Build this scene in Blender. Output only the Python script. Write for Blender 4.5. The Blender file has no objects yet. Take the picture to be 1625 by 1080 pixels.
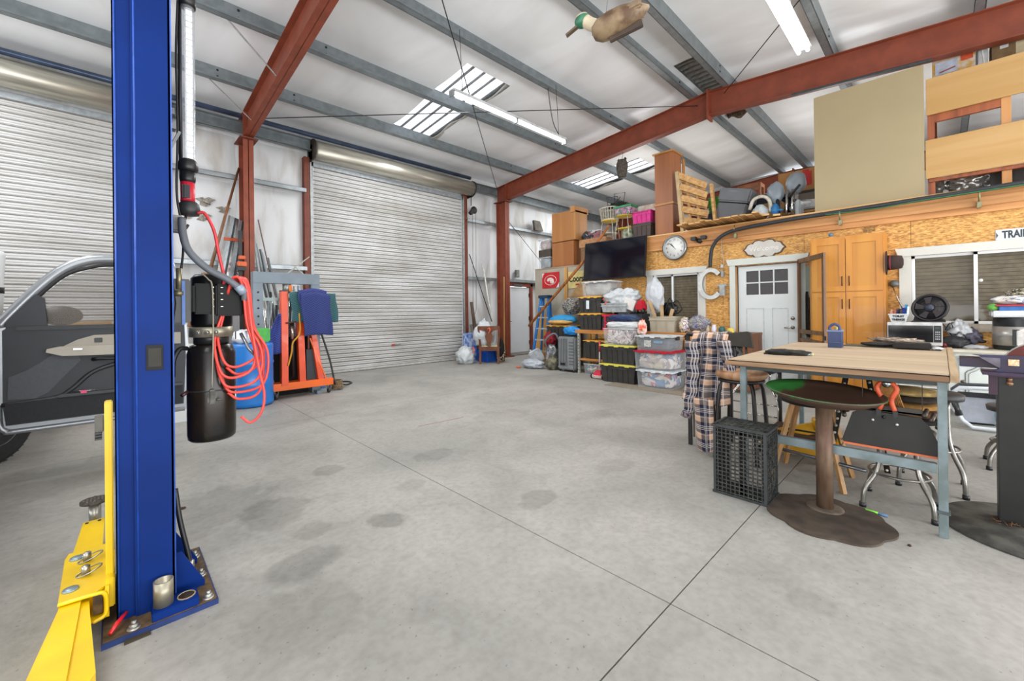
import bpy, bmesh, math, random
from mathutils import Vector, Matrix, Euler, noise
random.seed(7)
R=math.radians; PI=math.pi
scn=bpy.context.scene; COL=scn.collection
# ------------------------------------------------------------------ camera
cd=bpy.data.cameras.new('camera'); cam=bpy.data.objects.new('camera',cd); COL.objects.link(cam)
_y,_p,_r=0.766734,-0.001086,-0.010852
_fw=Vector((math.sin(_y),math.cos(_y),0)); _rt=Vector((math.cos(_y),-math.sin(_y),0)); _up=Vector((0,0,1))
_f2=_fw*math.cos(_p)-_up*math.sin(_p); _u2=_up*math.cos(_p)+_fw*math.sin(_p)
_r3=_rt*math.cos(_r)+_u2*math.sin(_r); _u3=_u2*math.cos(_r)-_rt*math.sin(_r)
_m=Matrix((( _r3.x,_u3.x,-_f2.x,0),(_r3.y,_u3.y,-_f2.y,0),(_r3.z,_u3.z,-_f2.z,1.3),(0,0,0,1)))
cam.matrix_world=_m
cd.sensor_width=36; cd.lens=656.05/1625*36; cd.shift_y=-(540-492.16)/1625; cd.clip_start=.05; cd.clip_end=200
scn.camera=cam
# ------------------------------------------------------------------ world, lights, exposure
w=bpy.data.worlds.new('sky'); scn.world=w; w.use_nodes=True
bg=w.node_tree.nodes['Background']; bg.inputs[0].default_value=(0.93,0.96,1.0,1); bg.inputs[1].default_value=1.25
scn.view_settings.view_transform='Standard'; scn.view_settings.look='None'; scn.view_settings.gamma=1
scn.view_settings.use_curve_mapping=False; scn.view_settings.exposure=0.04
def area(name,loc,rot,sx,sy,power,col=(1,1,1)):
    l=bpy.data.lights.new(name,'AREA'); l.shape='RECTANGLE'; l.size=sx; l.size_y=sy; l.energy=power; l.color=col
    o=bpy.data.objects.new(name,l); COL.objects.link(o); o.location=loc; o.rotation_euler=rot; return o
# daylight through the roof skylights
for sx,sy,pw in ((4.64,6.65,125),(10.6,6.75,150),(-1.7,6.65,110),(4.64,-1.6,60),(-1.7,-.9,60)):
    area('skylight_daylight',(sx,sy,4.85),(0,0,0),.9,2.5,pw,(.95,.98,1))
# the hanging fluorescent fixtures (two in view, the others further back in the shop)
for sx,sy,pw in ((4.5,4.5,45),(4.15,1.0,30),(-1.5,4.5,45),(-1.5,1.0,40)):
    area('fluorescent_light',(sx,sy,4.0),(0,0,0),2.4,.2,pw,(1,.99,.97))
def fill_point(name,loc,power,rad=.25):
    l=bpy.data.lights.new(name,'POINT'); l.energy=power; l.shadow_soft_size=rad; o=bpy.data.objects.new(name,l); COL.objects.link(o); o.location=loc; return o
# unseen point lights added to brighten the loft ceiling
fill_point('loft_fill',(10.6,1.6,3.7),70,.4); fill_point('loft_fill',(10.4,5.6,3.7),60,.4); fill_point('loft_fill',(10.6,-1.5,3.7),45,.4)
# unseen area lights added for the daylight of assumed open bays
area('bay_fill',(2.5,-4.2,2.4),(R(90),0,0),11,4.2,190,(1,.99,.98))
area('bay_fill',(-6.5,3.5,2.4),(R(90),0,R(-90)),9,4.2,170,(1,.99,.97))
area('ceiling_fill',(2.5,-4.6,.15),(R(128),0,0),13,3.2,1150,(.97,.985,1))  # unseen up-lights added to brighten the ceiling, from behind and from the left
area('ceiling_fill',(-6.9,3.5,.15),(R(128),0,R(-90)),10,3.0,700,(.97,.985,1))
# ------------------------------------------------------------------ materials
def C(h):
    h=h.lstrip('#'); v=[int(h[i:i+2],16)/255 for i in (0,2,4)]
    return tuple((c/12.92 if c<=.04045 else ((c+.055)/1.055)**2.4) for c in v)+(1,)
MC={}
def _new(k):
    m=bpy.data.materials.new(k); m.use_nodes=True; return m,m.node_tree,m.node_tree.nodes['Principled BSDF']
def mat(hexc,rough=.55,metal=0,var=.12,scale=14,bump=.0,trans=0,alpha=1,spec=.5,c2=None,stretch=(1,1,1),emit=0,coat=0,detail=4,bs=None):
    k=('m',hexc,rough,metal,var,scale,bump,trans,alpha,spec,c2,stretch,emit,coat,detail,bs)
    if k in MC: return MC[k]
    m,nt,b=_new('paint_'+hexc.strip('#')); N=nt.nodes; L=nt.links
    tc=N.new('ShaderNodeTexCoord'); mp=N.new('ShaderNodeMapping'); mp.inputs['Scale'].default_value=stretch
    L.new(tc.outputs['Object'],mp.inputs[0])
    nz=N.new('ShaderNodeTexNoise'); nz.inputs['Scale'].default_value=scale; nz.inputs['Detail'].default_value=detail
    L.new(mp.outputs[0],nz.inputs[0])
    a=C(hexc); 
    if c2: d=C(c2)
    else: d=tuple(min(1,x*(1-2*var)) for x in a[:3])+(1,)
    r=N.new('ShaderNodeValToRGB'); r.color_ramp.elements[0].position=.38; r.color_ramp.elements[1].position=.62
    r.color_ramp.elements[0].color=d; r.color_ramp.elements[1].color=a
    L.new(nz.outputs[0],r.inputs[0]); L.new(r.outputs[0],b.inputs['Base Color'])
    b.inputs['Roughness'].default_value=rough; b.inputs['Metallic'].default_value=metal
    b.inputs['Specular IOR Level'].default_value=spec
    if coat: b.inputs['Coat Weight'].default_value=coat
    if trans: b.inputs['Transmission Weight'].default_value=trans
    if alpha<1: b.inputs['Alpha'].default_value=alpha
    if emit: b.inputs['Emission Color'].default_value=a; b.inputs['Emission Strength'].default_value=emit
    if bump:
        n2=nz
        if bs:
            n2=N.new('ShaderNodeTexNoise'); n2.inputs['Scale'].default_value=bs; n2.inputs['Detail'].default_value=4; L.new(mp.outputs[0],n2.inputs[0])
        bp=N.new('ShaderNodeBump'); bp.inputs['Strength'].default_value=bump; bp.inputs['Distance'].default_value=.02
        L.new(n2.outputs[0],bp.inputs['Height']); L.new(bp.outputs[0],b.inputs['Normal'])
    MC[k]=m; return m
def wood(h1,h2,axis=0,rough=.5,scale=5,coat=0):
    k=('w',h1,h2,axis,rough,scale,coat)
    if k in MC: return MC[k]
    s=[22,22,22]; s[axis]=1.3
    m=mat(h1,rough,0,.1,scale,.08,c2=h2,stretch=tuple(x/ 6 for x in s),coat=coat,detail=6); MC[k]=m; return m
def glow(hexc,st):
    k=('g',hexc,st)
    if k in MC: return MC[k]
    m,nt,b=_new('glow'); b.inputs['Base Color'].default_value=C(hexc); b.inputs['Emission Color'].default_value=C(hexc); b.inputs['Emission Strength'].default_value=st
    MC[k]=m; return m
def clear(tint='#E8ECEE',op=.3,rough=.25):
    k=('c',tint,op,rough)
    if k in MC: return MC[k]
    m,nt,b=_new('clear_plastic'); N=nt.nodes; L=nt.links
    b.inputs['Base Color'].default_value=C(tint); b.inputs['Roughness'].default_value=rough
    t=N.new('ShaderNodeBsdfTransparent'); t.inputs[0].default_value=(.95,.96,.97,1); mx=N.new('ShaderNodeMixShader'); mx.inputs[0].default_value=op
    L.new(t.outputs[0],mx.inputs[1]); L.new(b.outputs[0],mx.inputs[2]); L.new(mx.outputs[0],nt.nodes['Material Output'].inputs[0])
    MC[k]=m; return m
def stripes(ha,hb,axis,freq,rough=.6,sharp=.5,hc=None):
    k=('s',ha,hb,axis,freq,rough,sharp,hc)
    if k in MC: return MC[k]
    m,nt,b=_new('striped'); N=nt.nodes; L=nt.links
    tc=N.new('ShaderNodeTexCoord'); wv=N.new('ShaderNodeTexWave'); wv.bands_direction='XYZ'[axis]; wv.inputs['Scale'].default_value=freq
    L.new(tc.outputs['Object'],wv.inputs[0]); r=N.new('ShaderNodeValToRGB'); r.color_ramp.elements[0].position=sharp-.04; r.color_ramp.elements[1].position=sharp+.04
    r.color_ramp.elements[0].color=C(ha); r.color_ramp.elements[1].color=C(hb); L.new(wv.outputs[0],r.inputs[0]); L.new(r.outputs[0],b.inputs['Base Color'])
    b.inputs['Roughness'].default_value=rough; MC[k]=m; return m
def patch(cols,scale=6,rough=.8,bump=.3):
    """voronoi patchwork: folded printed cloth"""
    k=('p',tuple(cols),scale,rough)
    if k in MC: return MC[k]
    m,nt,b=_new('print_cloth'); N=nt.nodes; L=nt.links
    tc=N.new('ShaderNodeTexCoord'); nz=N.new('ShaderNodeTexNoise'); nz.inputs['Scale'].default_value=scale*.7; nz.inputs['Distortion'].default_value=1.2
    L.new(tc.outputs['Object'],nz.inputs[0]); v=N.new('ShaderNodeTexVoronoi'); v.inputs['Scale'].default_value=scale
    ad=N.new('ShaderNodeVectorMath'); ad.operation='ADD'; L.new(tc.outputs['Object'],ad.inputs[0]); L.new(nz.outputs['Color'],ad.inputs[1]); L.new(ad.outputs[0],v.inputs[0])
    sp=N.new('ShaderNodeSeparateColor'); L.new(v.outputs['Color'],sp.inputs[0])
    r=N.new('ShaderNodeValToRGB'); r.color_ramp.interpolation='CONSTANT'; n=len(cols)
    while len(r.color_ramp.elements)<n: r.color_ramp.elements.new(.5)
    for i,c in enumerate(cols): r.color_ramp.elements[i].position=i/n; r.color_ramp.elements[i].color=C(c)
    L.new(sp.outputs[0],r.inputs[0]); L.new(r.outputs[0],b.inputs['Base Color']); b.inputs['Roughness'].default_value=rough
    bp=N.new('ShaderNodeBump'); bp.inputs['Strength'].default_value=bump; L.new(nz.outputs[0],bp.inputs['Height']); L.new(bp.outputs[0],b.inputs['Normal'])
    MC[k]=m; return m
# ------------------------------------------------------------------ mesh builder
class MB:
    def __init__(s): s.bm=bmesh.new(); s.T=Matrix()
    def _add(s,vs,fs,smooth=False):
        bv=[s.bm.verts.new(s.T@Vector(v)) for v in vs]
        for f in fs:
            try:
                q=s.bm.faces.new([bv[i] for i in f]); q.smooth=smooth
            except ValueError: pass
        return bv
    def box(s,x0,x1,y0,y1,z0,z1,bev=0):
        if x0>x1:x0,x1=x1,x0
        if y0>y1:y0,y1=y1,y0
        if z0>z1:z0,z1=z1,z0
        if bev:
            b2=bmesh.new(); bmesh.ops.create_cube(b2,size=1)
            for v in b2.verts: v.co=Vector(((x0+x1)/2+v.co.x*(x1-x0),(y0+y1)/2+v.co.y*(y1-y0),(z0+z1)/2+v.co.z*(z1-z0)))
            bmesh.ops.bevel(b2,geom=list(b2.edges),offset=bev,segments=2,affect='EDGES',clamp_overlap=True)
            b2.verts.index_update()
            s._add([v.co.copy() for v in b2.verts],[[v.index for v in f.verts] for f in b2.faces],False); b2.free(); return s
        s._add([(x0,y0,z0),(x1,y0,z0),(x1,y1,z0),(x0,y1,z0),(x0,y0,z1),(x1,y0,z1),(x1,y1,z1),(x0,y1,z1)],
               [(0,3,2,1),(4,5,6,7),(0,1,5,4),(1,2,6,5),(2,3,7,6),(3,0,4,7)]); return s
    def taper(s,cx,cy,z0,z1,w0,d0,w1,d1,n=1):
        """box whose footprint grows from w0,d0 to w1,d1"""
        s._add([(cx+a*w/2,cy+b*d/2,z) for z,w,d in ((z0,w0,d0),(z1,w1,d1)) for a,b in ((-1,-1),(1,-1),(1,1),(-1,1))],
               [(0,3,2,1),(4,5,6,7),(0,1,5,4),(1,2,6,5),(2,3,7,6),(3,0,4,7)]); return s
    def bar(s,p,q,w,h=None,up=(0,0,1)):
        """rectangular bar from p to q"""
        h=w if h is None else h
        p=Vector(p);q=Vector(q);d=(q-p).normalized(); u=Vector(up)
        if abs(d.dot(u))>.98: u=Vector((0,1,0))
        a=d.cross(u).normalized(); b=a.cross(d).normalized()
        vs=[pt+a*i*w/2+b*j*h/2 for pt in (p,q) for i,j in ((-1,-1),(1,-1),(1,1),(-1,1))]
        s._add(vs,[(0,3,2,1),(4,5,6,7),(0,1,5,4),(1,2,6,5),(2,3,7,6),(3,0,4,7)]); return s
    def tube(s,pts,r,n=8,caps=True,closed=False):
        pts=[Vector(p) for p in pts]; m=len(pts); rings=[]; vs=[]
        rr=r if isinstance(r,(list,tuple)) else [r]*m
        prev=None
        for i,p in enumerate(pts):
            if closed: d=pts[(i+1)%m]-pts[i-1]
            else: d=(pts[min(i+1,m-1)]-pts[max(i-1,0)])
            d.normalize()
            if prev is None:
                u=Vector((0,0,1)) if abs(d.z)<.9 else Vector((1,0,0)); a=d.cross(u).normalized()
            else:
                a=(prev-d*prev.dot(d)); 
                a=a.normalized() if a.length>1e-5 else d.orthogonal().normalized()
            prev=a; b=d.cross(a)
            vs+=[p+(a*math.cos(2*PI*k/n)+b*math.sin(2*PI*k/n))*rr[i] for k in range(n)]
        fs=[]
        for i in range(m if closed else m-1):
            j=(i+1)%m
            fs+=[(i*n+k,i*n+(k+1)%n,j*n+(k+1)%n,j*n+k) for k in range(n)]
        if caps and not closed: fs+=[tuple(range(n-1,-1,-1)),tuple((m-1)*n+k for k in range(n))]
        s._add(vs,fs,True); return s
    def lathe(s,prof,c=(0,0,0),n=20,axis='Z',sx=1,sy=1):
        vs=[];fs=[];c=Vector(c)
        for (r,z) in prof:
            for k in range(n):
                a=2*PI*k/n; x,y=r*math.cos(a)*sx,r*math.sin(a)*sy
                v={'Z':(x,y,z),'X':(z,x,y),'Y':(x,z,y)}[axis]; vs.append(c+Vector(v))
        for i in range(len(prof)-1):
            fs+=[(i*n+k,i*n+(k+1)%n,(i+1)*n+(k+1)%n,(i+1)*n+k) for k in range(n)]
        fs+=[tuple(range(n)),tuple((len(prof)-1)*n+k for k in range(n))]
        s._add(vs,fs,True); return s
    def prism(s,poly,axis,a,b):
        """extrude a 2-D outline along an axis: X: poly=(y,z)  Y: poly=(x,z)  Z: poly=(x,y)"""
        f={'X':lambda u,v,t:(t,u,v),'Y':lambda u,v,t:(u,t,v),'Z':lambda u,v,t:(u,v,t)}[axis]; n=len(poly)
        s._add([f(u,v,a) for u,v in poly]+[f(u,v,b) for u,v in poly],
               [tuple(range(n)),tuple(range(2*n-1,n-1,-1))]+[(i,(i+1)%n,n+(i+1)%n,n+i) for i in range(n)]); return s
    def grid(s,fn,nu,nv,th=0):
        vs=[fn(i/nu,j/nv) for j in range(nv+1) for i in range(nu+1)]
        fs=[(j*(nu+1)+i,j*(nu+1)+i+1,(j+1)*(nu+1)+i+1,(j+1)*(nu+1)+i) for j in range(nv) for i in range(nu)]
        if th:
            vs=[Vector(v) for v in vs]; nn=len(vs); t=Vector(th); vs+= [v+t for v in vs]
            fs2=[tuple(nn+i for i in reversed(f)) for f in fs]
            rim=[j for j in range(nu+1)]; W=nu+1
            def e(a,b): return (a,b,nn+b,nn+a)
            side=[e(i+1,i) for i in range(nu)]+[e(nv*W+i,nv*W+i+1) for i in range(nu)]+[e(j*W,(j+1)*W) for j in range(nv)]+[e((j+1)*W+nu,j*W+nu) for j in range(nv)]
            fs=fs+fs2+side
        s._add(vs,fs,True); return s
    def blob(s,c,r,amp=.15,freq=2.2,sub=3,seed=0,flat=None,pinch=0,sq=0):
        b2=bmesh.new(); bmesh.ops.create_icosphere(b2,subdivisions=sub,radius=1); c=Vector(c); r=Vector(r)
        out=[]
        for v in b2.verts:
            d=v.co.normalized(); k=1+amp*noise.noise(d*freq+Vector((seed*7.3,seed*3.1,seed)))+amp*.5*noise.noise(d*freq*2.7+Vector((seed,9,seed*5)))
            if sq: k/=max(abs(d.x),abs(d.y),abs(d.z))**sq
            p=Vector((d.x*r.x,d.y*r.y,d.z*r.z))*k
            if pinch and d.z>.3: q=1-pinch*((d.z-.3)/.7)**1.0; p.x*=q; p.y*=q
            p=c+p
            if flat is not None and p.z<flat: p.z=flat+.001*d.z
            out.append(p)
        b2.verts.index_update(); s._add(out,[[v.index for v in f.verts] for f in b2.faces],True); b2.free(); return s
def _org(parent):
    o=parent
    while o is not None:
        if 'org' in _ORG.get(o.name,{}): return _ORG[o.name]['org']
        o=o.parent
    return Vector((0,0,0))
_ORG={}
def obj(name,mb,m,parent=None,label=None,org=None):
    me=bpy.data.meshes.new(name); o=bpy.data.objects.new(name,me); COL.objects.link(o)
    if parent is not None: off=_org(parent); o.parent=parent
    else:
        off=Vector(org) if org is not None else Vector((0,0,0)); o.location=off; _ORG[o.name]={'org':off}
    for v in mb.bm.verts: v.co-=off
    bmesh.ops.recalc_face_normals(mb.bm,faces=mb.bm.faces) if getattr(mb,'fix',True) else None
    mb.bm.to_mesh(me); mb.bm.free(); me.materials.append(m)
    if label: o['label']=label
    return o
def thing(name,label,cat,loc,group=None):
    o=bpy.data.objects.new(name,None); COL.objects.link(o); o.location=loc; o.empty_display_size=.1
    _ORG[o.name]={'org':Vector(loc)}; o['label']=label; o['category']=cat
    if group: o['group']=group
    return o
def solo(name,mb,m,label,cat,org,group=None):
    o=obj(name,mb,m,None,label,org); o['category']=cat
    if group: o['group']=group
    return o
def struct(name,mb,m,parent=None):
    o=obj(name,mb,m,parent)
    if parent is None: o['kind']='structure'
    return o
def copytree(o,loc,rz=0,label=None,parent=None):
    c=o.copy(); COL.objects.link(c)
    if parent is not None: c.parent=parent
    else: c.location=loc; c.rotation_euler=(0,0,rz)
    if label: c['label']=label
    for ch in o.children: copytree(ch,None,0,None,c)
    return c
def text(name,s,size,loc,rot,m,parent,depth=.002,sx=1,bold=0):
    cu=bpy.data.curves.new(name,'FONT'); cu.body=s; cu.size=size; cu.extrude=depth; cu.align_x='CENTER'; cu.align_y='CENTER'; cu.offset=bold
    t=bpy.data.objects.new('tmp',cu); COL.objects.link(t); t.rotation_euler=rot; t.location=loc; t.scale=(sx,1,1)
    bpy.context.view_layer.update(); dg=bpy.context.evaluated_depsgraph_get()
    me=bpy.data.meshes.new_from_object(t.evaluated_get(dg)); me.transform(t.matrix_world)
    off=_org(parent); me.transform(Matrix.Translation(-off)); bpy.data.objects.remove(t)
    o=bpy.data.objects.new(name,me); COL.objects.link(o); o.parent=parent; me.materials.clear(); me.materials.append(m); return o
FACE_B=(R(90),0,R(-90))   # lettering on a plane X=const that faces -X
FACE_A=(R(90),0,0)        # lettering on a plane Y=const that faces -Y
def bez(ps,n=24):
    """smooth curve through points (Catmull-Rom)"""
    P=[Vector(p) for p in ps]; P=[P[0]*2-P[1]]+P+[P[-1]*2-P[-2]]; out=[]; seg=len(P)-3
    per=max(2,n//seg)
    for i in range(seg):
        a,b,c,d=P[i:i+4]
        for k in range(per):
            t=k/per; out.append(.5*((2*b)+(c-a)*t+(2*a-5*b+4*c-d)*t*t+(3*b-a-3*c+d)*t**3))
    out.append(P[-2].copy()); return out
def rect_cells(y0,y1,z0,z1,holes):
    ys=sorted({y0,y1}|{min(max(h[i],y0),y1) for h in holes for i in (0,1)}); zs=sorted({z0,z1}|{min(max(h[i],z0),z1) for h in holes for i in (2,3)})
    out=[]
    for a,b in zip(ys,ys[1:]):
        for c,d in zip(zs,zs[1:]):
            my,mz=(a+b)/2,(c+d)/2
            if b-a>1e-4 and d-c>1e-4 and not any(h[0]<my<h[1] and h[2]<mz<h[3] for h in holes): out.append((a,b,c,d))
    return out
# ================================================================== SETTING
GALV=mat('#A9B0B3',.35,.6,.1,9); GALVD=mat('#838B8E',.4,.45,.1,9); RED=mat('#87412B',.55,.1,.1,5,bump=.05); REDD=mat('#763A28',.6,.1,.12,6)
WHITEP=mat('#CDD2D1',.45,0,.02,3); TRIMW=mat('#C9C8C0',.5,0,.03,4)
# ---- floor: concrete slabs with sawn joints
def concrete():
    m,nt,b=_new('concrete'); N=nt.nodes; L=nt.links
    g=N.new('ShaderNodeNewGeometry')
    def nz(s,d=5,dist=0):
        n=N.new('ShaderNodeTexNoise'); n.inputs['Scale'].default_value=s; n.inputs['Detail'].default_value=d; n.inputs['Distortion'].default_value=dist; L.new(g.outputs['Position'],n.inputs[0]); return n
    def ramp(src,p0,c0,p1,c1):
        r=N.new('ShaderNodeValToRGB'); r.color_ramp.elements[0].position=p0; r.color_ramp.elements[0].color=c0; r.color_ramp.elements[1].position=p1; r.color_ramp.elements[1].color=c1; L.new(src,r.inputs[0]); return r.outputs[0]
    def mul(a,bb,f=1):
        x=N.new('ShaderNodeMix'); x.data_type='RGBA'; x.blend_type='MULTIPLY'; x.inputs[0].default_value=f; L.new(a,x.inputs[6]); L.new(bb,x.inputs[7]); return x.outputs[2]
    base=ramp(nz(1.1,8,.6).outputs[0],.33,C('#8D8B85'),.62,C('#9F9C96'))
    fine=ramp(nz(26,6).outputs[0],.3,(.86,.86,.85,1),.6,(1,1,1,1))
    mot=ramp(nz(4.5,8,1.2).outputs[0],.36,(.80,.80,.79,1),.52,(1,1,1,1))
    spk=ramp(nz(48,3).outputs[0],.285,(.5,.49,.47,1),.325,(1,1,1,1))
    c=mul(mul(mul(base,fine),mot,.45),spk,.7)
    wob=nz(5,4,.5)
    for (x,y,r,k,sx) in ((1.23,2.43,.13,.66,1),(0.70,2.30,.19,.76,1),(1.27,3.54,.13,.78,1),(2.12,1.95,.13,.76,1.4),(.77,3.05,.25,.80,1),(1.59,2.77,.10,.84,1.5),(2.21,.38,.10,.88,1),(2.1,3.22,.16,.82,1.6),(.84,2.62,.12,.84,1),(.50,3.4,.38,.80,1),(3.0,1.9,.12,.88,2),(4.3,3.0,.22,.88,1.5),(3.5,3.8,.3,.9,1.4),(.6,1.9,.25,.88,1),(2.3,6.0,.5,.9,1.3),(-.3,4.9,.5,.84,1.4)):
        sub=N.new('ShaderNodeVectorMath'); sub.operation='SUBTRACT'; L.new(g.outputs['Position'],sub.inputs[0]); sub.inputs[1].default_value=(x,y,0)
        sc=N.new('ShaderNodeVectorMath'); sc.operation='MULTIPLY'; sc.inputs[1].default_value=(1/r/sx,1/r,1); L.new(sub.outputs[0],sc.inputs[0])
        ln=N.new('ShaderNodeVectorMath'); ln.operation='LENGTH'; L.new(sc.outputs[0],ln.inputs[0])
        ad=N.new('ShaderNodeMath'); ad.operation='ADD'; L.new(ln.outputs['Value'],ad.inputs[0])
        mm=N.new('ShaderNodeMath'); mm.operation='MULTIPLY_ADD'; L.new(wob.outputs[0],mm.inputs[0]); mm.inputs[1].default_value=1.6; mm.inputs[2].default_value=-.8; L.new(mm.outputs[0],ad.inputs[1])
        c=mul(c,ramp(ad.outputs[0],.75,(k,k,k*.99,1),1.0,(1,1,1,1)))
    L.new(c,b.inputs['Base Color']); b.inputs['Roughness'].default_value=.62
    bp=N.new('ShaderNodeBump'); bp.inputs['Strength'].default_value=.12; bp.inputs['Distance'].default_value=.01; L.new(nz(40,4).outputs[0],bp.inputs['Height']); L.new(bp.outputs[0],b.inputs['Normal'])
    return m
CONC=concrete()
mb=MB().box(-11,15,-12,9.6,-.2,-.012); floor=struct('floor',mb,mat('#4A4844',.9))
xs=[-11,-4.6,1.76,8.1,15]; ys=[-12,-8.2,-3.7,.84,5.4,9.6]
for a,b in zip(xs,xs[1:]):
    for c,d in zip(ys,ys[1:]): obj('concrete_slab',MB().box(a+.003,b-.003,c+.003,d-.003,-.1,0),CONC,floor)
# ---- roof
def RT(Y): return 5.33-.083*abs(Y-2.97)          # top of the rafters
def insul():
    m,nt,b=_new('roof_insulation'); N=nt.nodes; L=nt.links
    g=N.new('ShaderNodeNewGeometry'); mp=N.new('ShaderNodeMapping'); mp.inputs['Scale'].default_value=(.9,.3,1); mp.inputs['Rotation'].default_value=(0,0,.5); L.new(g.outputs['Position'],mp.inputs[0])
    n=N.new('ShaderNodeTexNoise'); n.inputs['Scale'].default_value=1.3; n.inputs['Detail'].default_value=3; n.inputs['Distortion'].default_value=.7; L.new(mp.outputs[0],n.inputs[0])
    r=N.new('ShaderNodeValToRGB'); r.color_ramp.elements[0].color=C('#E0E1E2'); r.color_ramp.elements[1].color=C('#EFF1F3'); r.color_ramp.elements[0].position=.3; r.color_ramp.elements[1].position=.6; L.new(n.outputs[0],r.inputs[0]); L.new(r.outputs[0],b.inputs['Base Color'])
    b.inputs['Roughness'].default_value=.38
    n2=N.new('ShaderNodeTexNoise'); n2.inputs['Scale'].default_value=1.0; n2.inputs['Detail'].default_value=1.5; n2.inputs['Distortion'].default_value=.8; L.new(mp.outputs[0],n2.inputs[0])
    bp=N.new('ShaderNodeBump'); bp.inputs['Strength'].default_value=.5; bp.inputs['Distance'].default_value=.15; L.new(n2.outputs[0],bp.inputs['Height']); L.new(bp.outputs[0],b.inputs['Normal'])
    return m
INS=insul()
PY=[7.8,6.29,4.78,3.31,2.61,1.11,-.42,-1.95]
SKY=[(4.16,5.12,5.3,7.98),(10.0,11.1,5.5,8.0),(-2.2,-1.2,5.3,7.98),(4.16,5.12,-2.6,-.6),(-2.2,-1.2,-2.2,.5)]
HOLE=(7.05,9.6,2.72,3.2)
def insz(X,Y):
    z=RT(Y)+.23
    kn=sorted([8.98]+PY+[-3.1]);
    for a,b in zip(kn,kn[1:]):
        if a<=Y<=b: t=(Y-a)/(b-a); z-=.05*math.sin(PI*t)*(b-a)/1.5*(1+.5*noise.noise(Vector((X*.9,a,0)))); break
    return z
mb=MB(); bm=mb.bm
gx=sorted({round(-11+.4*i,3) for i in range(66)}|{s[i] for s in SKY for i in (0,1)}|{HOLE[0],HOLE[1]}); gy=sorted({round(-3.05+.2*i,3) for i in range(61)}|{s[i] for s in SKY for i in (2,3)}|{HOLE[2],HOLE[3],9.0,9.18,2.97}); gy=[y for y in gy if y<=9.18]
V={}
for i,x in enumerate(gx):
    for j,y in enumerate(gy): V[i,j]=bm.verts.new((x,y,insz(x,y)))
for i in range(len(gx)-1):
    for j in range(len(gy)-1):
        mx,my=(gx[i]+gx[i+1])/2,(gy[j]+gy[j+1])/2
        if any(s[0]<mx<s[1] and s[2]<my<s[3] for s in SKY+[HOLE]): continue
        f=bm.faces.new((V[i,j],V[i,j+1],V[i+1,j+1],V[i+1,j])); f.smooth=True
mb.fix=False
ceiling=struct('ceiling',mb,INS)
# metal roof deck above the insulation (seen through the torn hole)
mb=MB()
for y0,y1 in ((-3.3,2.97),(2.97,9.2)):
    mb._add([(-11.2,y0,RT(y0)+.27),(15.2,y0,RT(y0)+.27),(15.2,y1,RT(y1)+.27),(-11.2,y1,RT(y1)+.27)],[(0,1,2,3)]) if False else None
holes=[(s[0],s[1],s[2],s[3]) for s in SKY]
for (a,b,c,d) in rect_cells(-11.2,15.2,-3.3,9.2,[(s[0]-.02,s[1]+.02,s[2],s[3]) for s in SKY]+[(-12,16,2.9699,2.9701)]):
    mb._add([(a,c,RT(c)+.34),(b,c,RT(c)+.34),(b,d,RT(d)+.34),(a,d,RT(d)+.34)],[(0,1,2,3)])
obj('roof_sheet',mb,mat('#B9BDBE',.4,.4),ceiling)
# ribs of the roof sheet in the torn opening
mb=MB()
for k in range(17): mb.box(7.05+k*.15,7.09+k*.15,2.72,3.2,RT(2.97)+.25,RT(2.97)+.3)
obj('roof_rib',mb,mat('#A9A6A0',.4,.3),ceiling)
obj('torn_facing',MB().grid(lambda u,v:(9.6+.25*v,2.72+.48*u,RT(2.97)+.2-.1*math.sin(v*PI)+.05*math.sin(u*9)),8,4,(0,0,.006)),mat('#6E5A48',.9,0,.3,20),ceiling)
def zsec(Y,x0,x1,h=.245,flip=1):
    zb=RT(Y); mb=MB(); t=.004
    mb.box(x0,x1,Y-.006,Y+.006,zb,zb+h); mb.box(x0,x1,Y,Y+flip*.10,zb,zb+t+.002); mb.box(x0,x1,Y+flip*.095,Y+flip*.101,zb,zb+.026); mb.box(x0,x1,Y,Y-flip*.075,zb+h-t,zb+h)
    return mb
for i,Y in enumerate(PY):
    p=obj('purlin',zsec(Y,-11,15,flip=-1 if Y>3 else 1),GALVD,ceiling)
    mb=MB()
    for fx in (-4.6,1.74,8.08):
        for dx in (-.55,.55):
            for dz in (.07,.17): mb.tube([(fx+dx,Y-.014,RT(Y)+dz),(fx+dx,Y+.014,RT(Y)+dz)],.016,8)
    obj('bolt',mb,mat('#2E3033',.6,.5),p)
mb=MB().box(-11,15,8.93,8.94,4.6,4.83).box(-11,15,8.85,8.93,4.6,4.606).box(-11,15,8.85,8.856,4.6,4.62).box(-11,15,8.85,8.93,4.824,4.83)
obj('eave_strut',mb,GALVD,ceiling)
# skylight panels: corrugated translucent fibreglass lit by the sky
for k,s in enumerate(SKY):
    def f(u,v,s=s):
        X=s[0]+(s[1]-s[0])*u; Y=s[2]+(s[3]-s[2])*v
        rib=0
        return (X,Y,RT(Y)+.30+rib)
    mb=MB().grid(f,8,4,(0,0,.01))
    sk=thing('skylight_panel',['bright corrugated skylight above the hanging shop light','bright corrugated skylight over the stored furniture on the loft'][k] if k<2 else 'corrugated skylight further back in the roof outside the picture','skylight',((s[0]+s[1])/2,(s[2]+s[3])/2,RT(s[3])),'roof skylights') if False else None
    p=obj('skylight_panel',mb,glow('#F4F8FF',1.1),ceiling)
    mb=MB()
    for j in range(5):
        X=s[0]+(s[1]-s[0])*j/4
        y=s[2]
        mb.bar((X,s[2],RT(s[2])+.29),(X,s[3],RT(s[3])+.29),.05,.012)
    obj('skylight_rib',mb,mat('#9A9DA0',.6),p)
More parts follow.
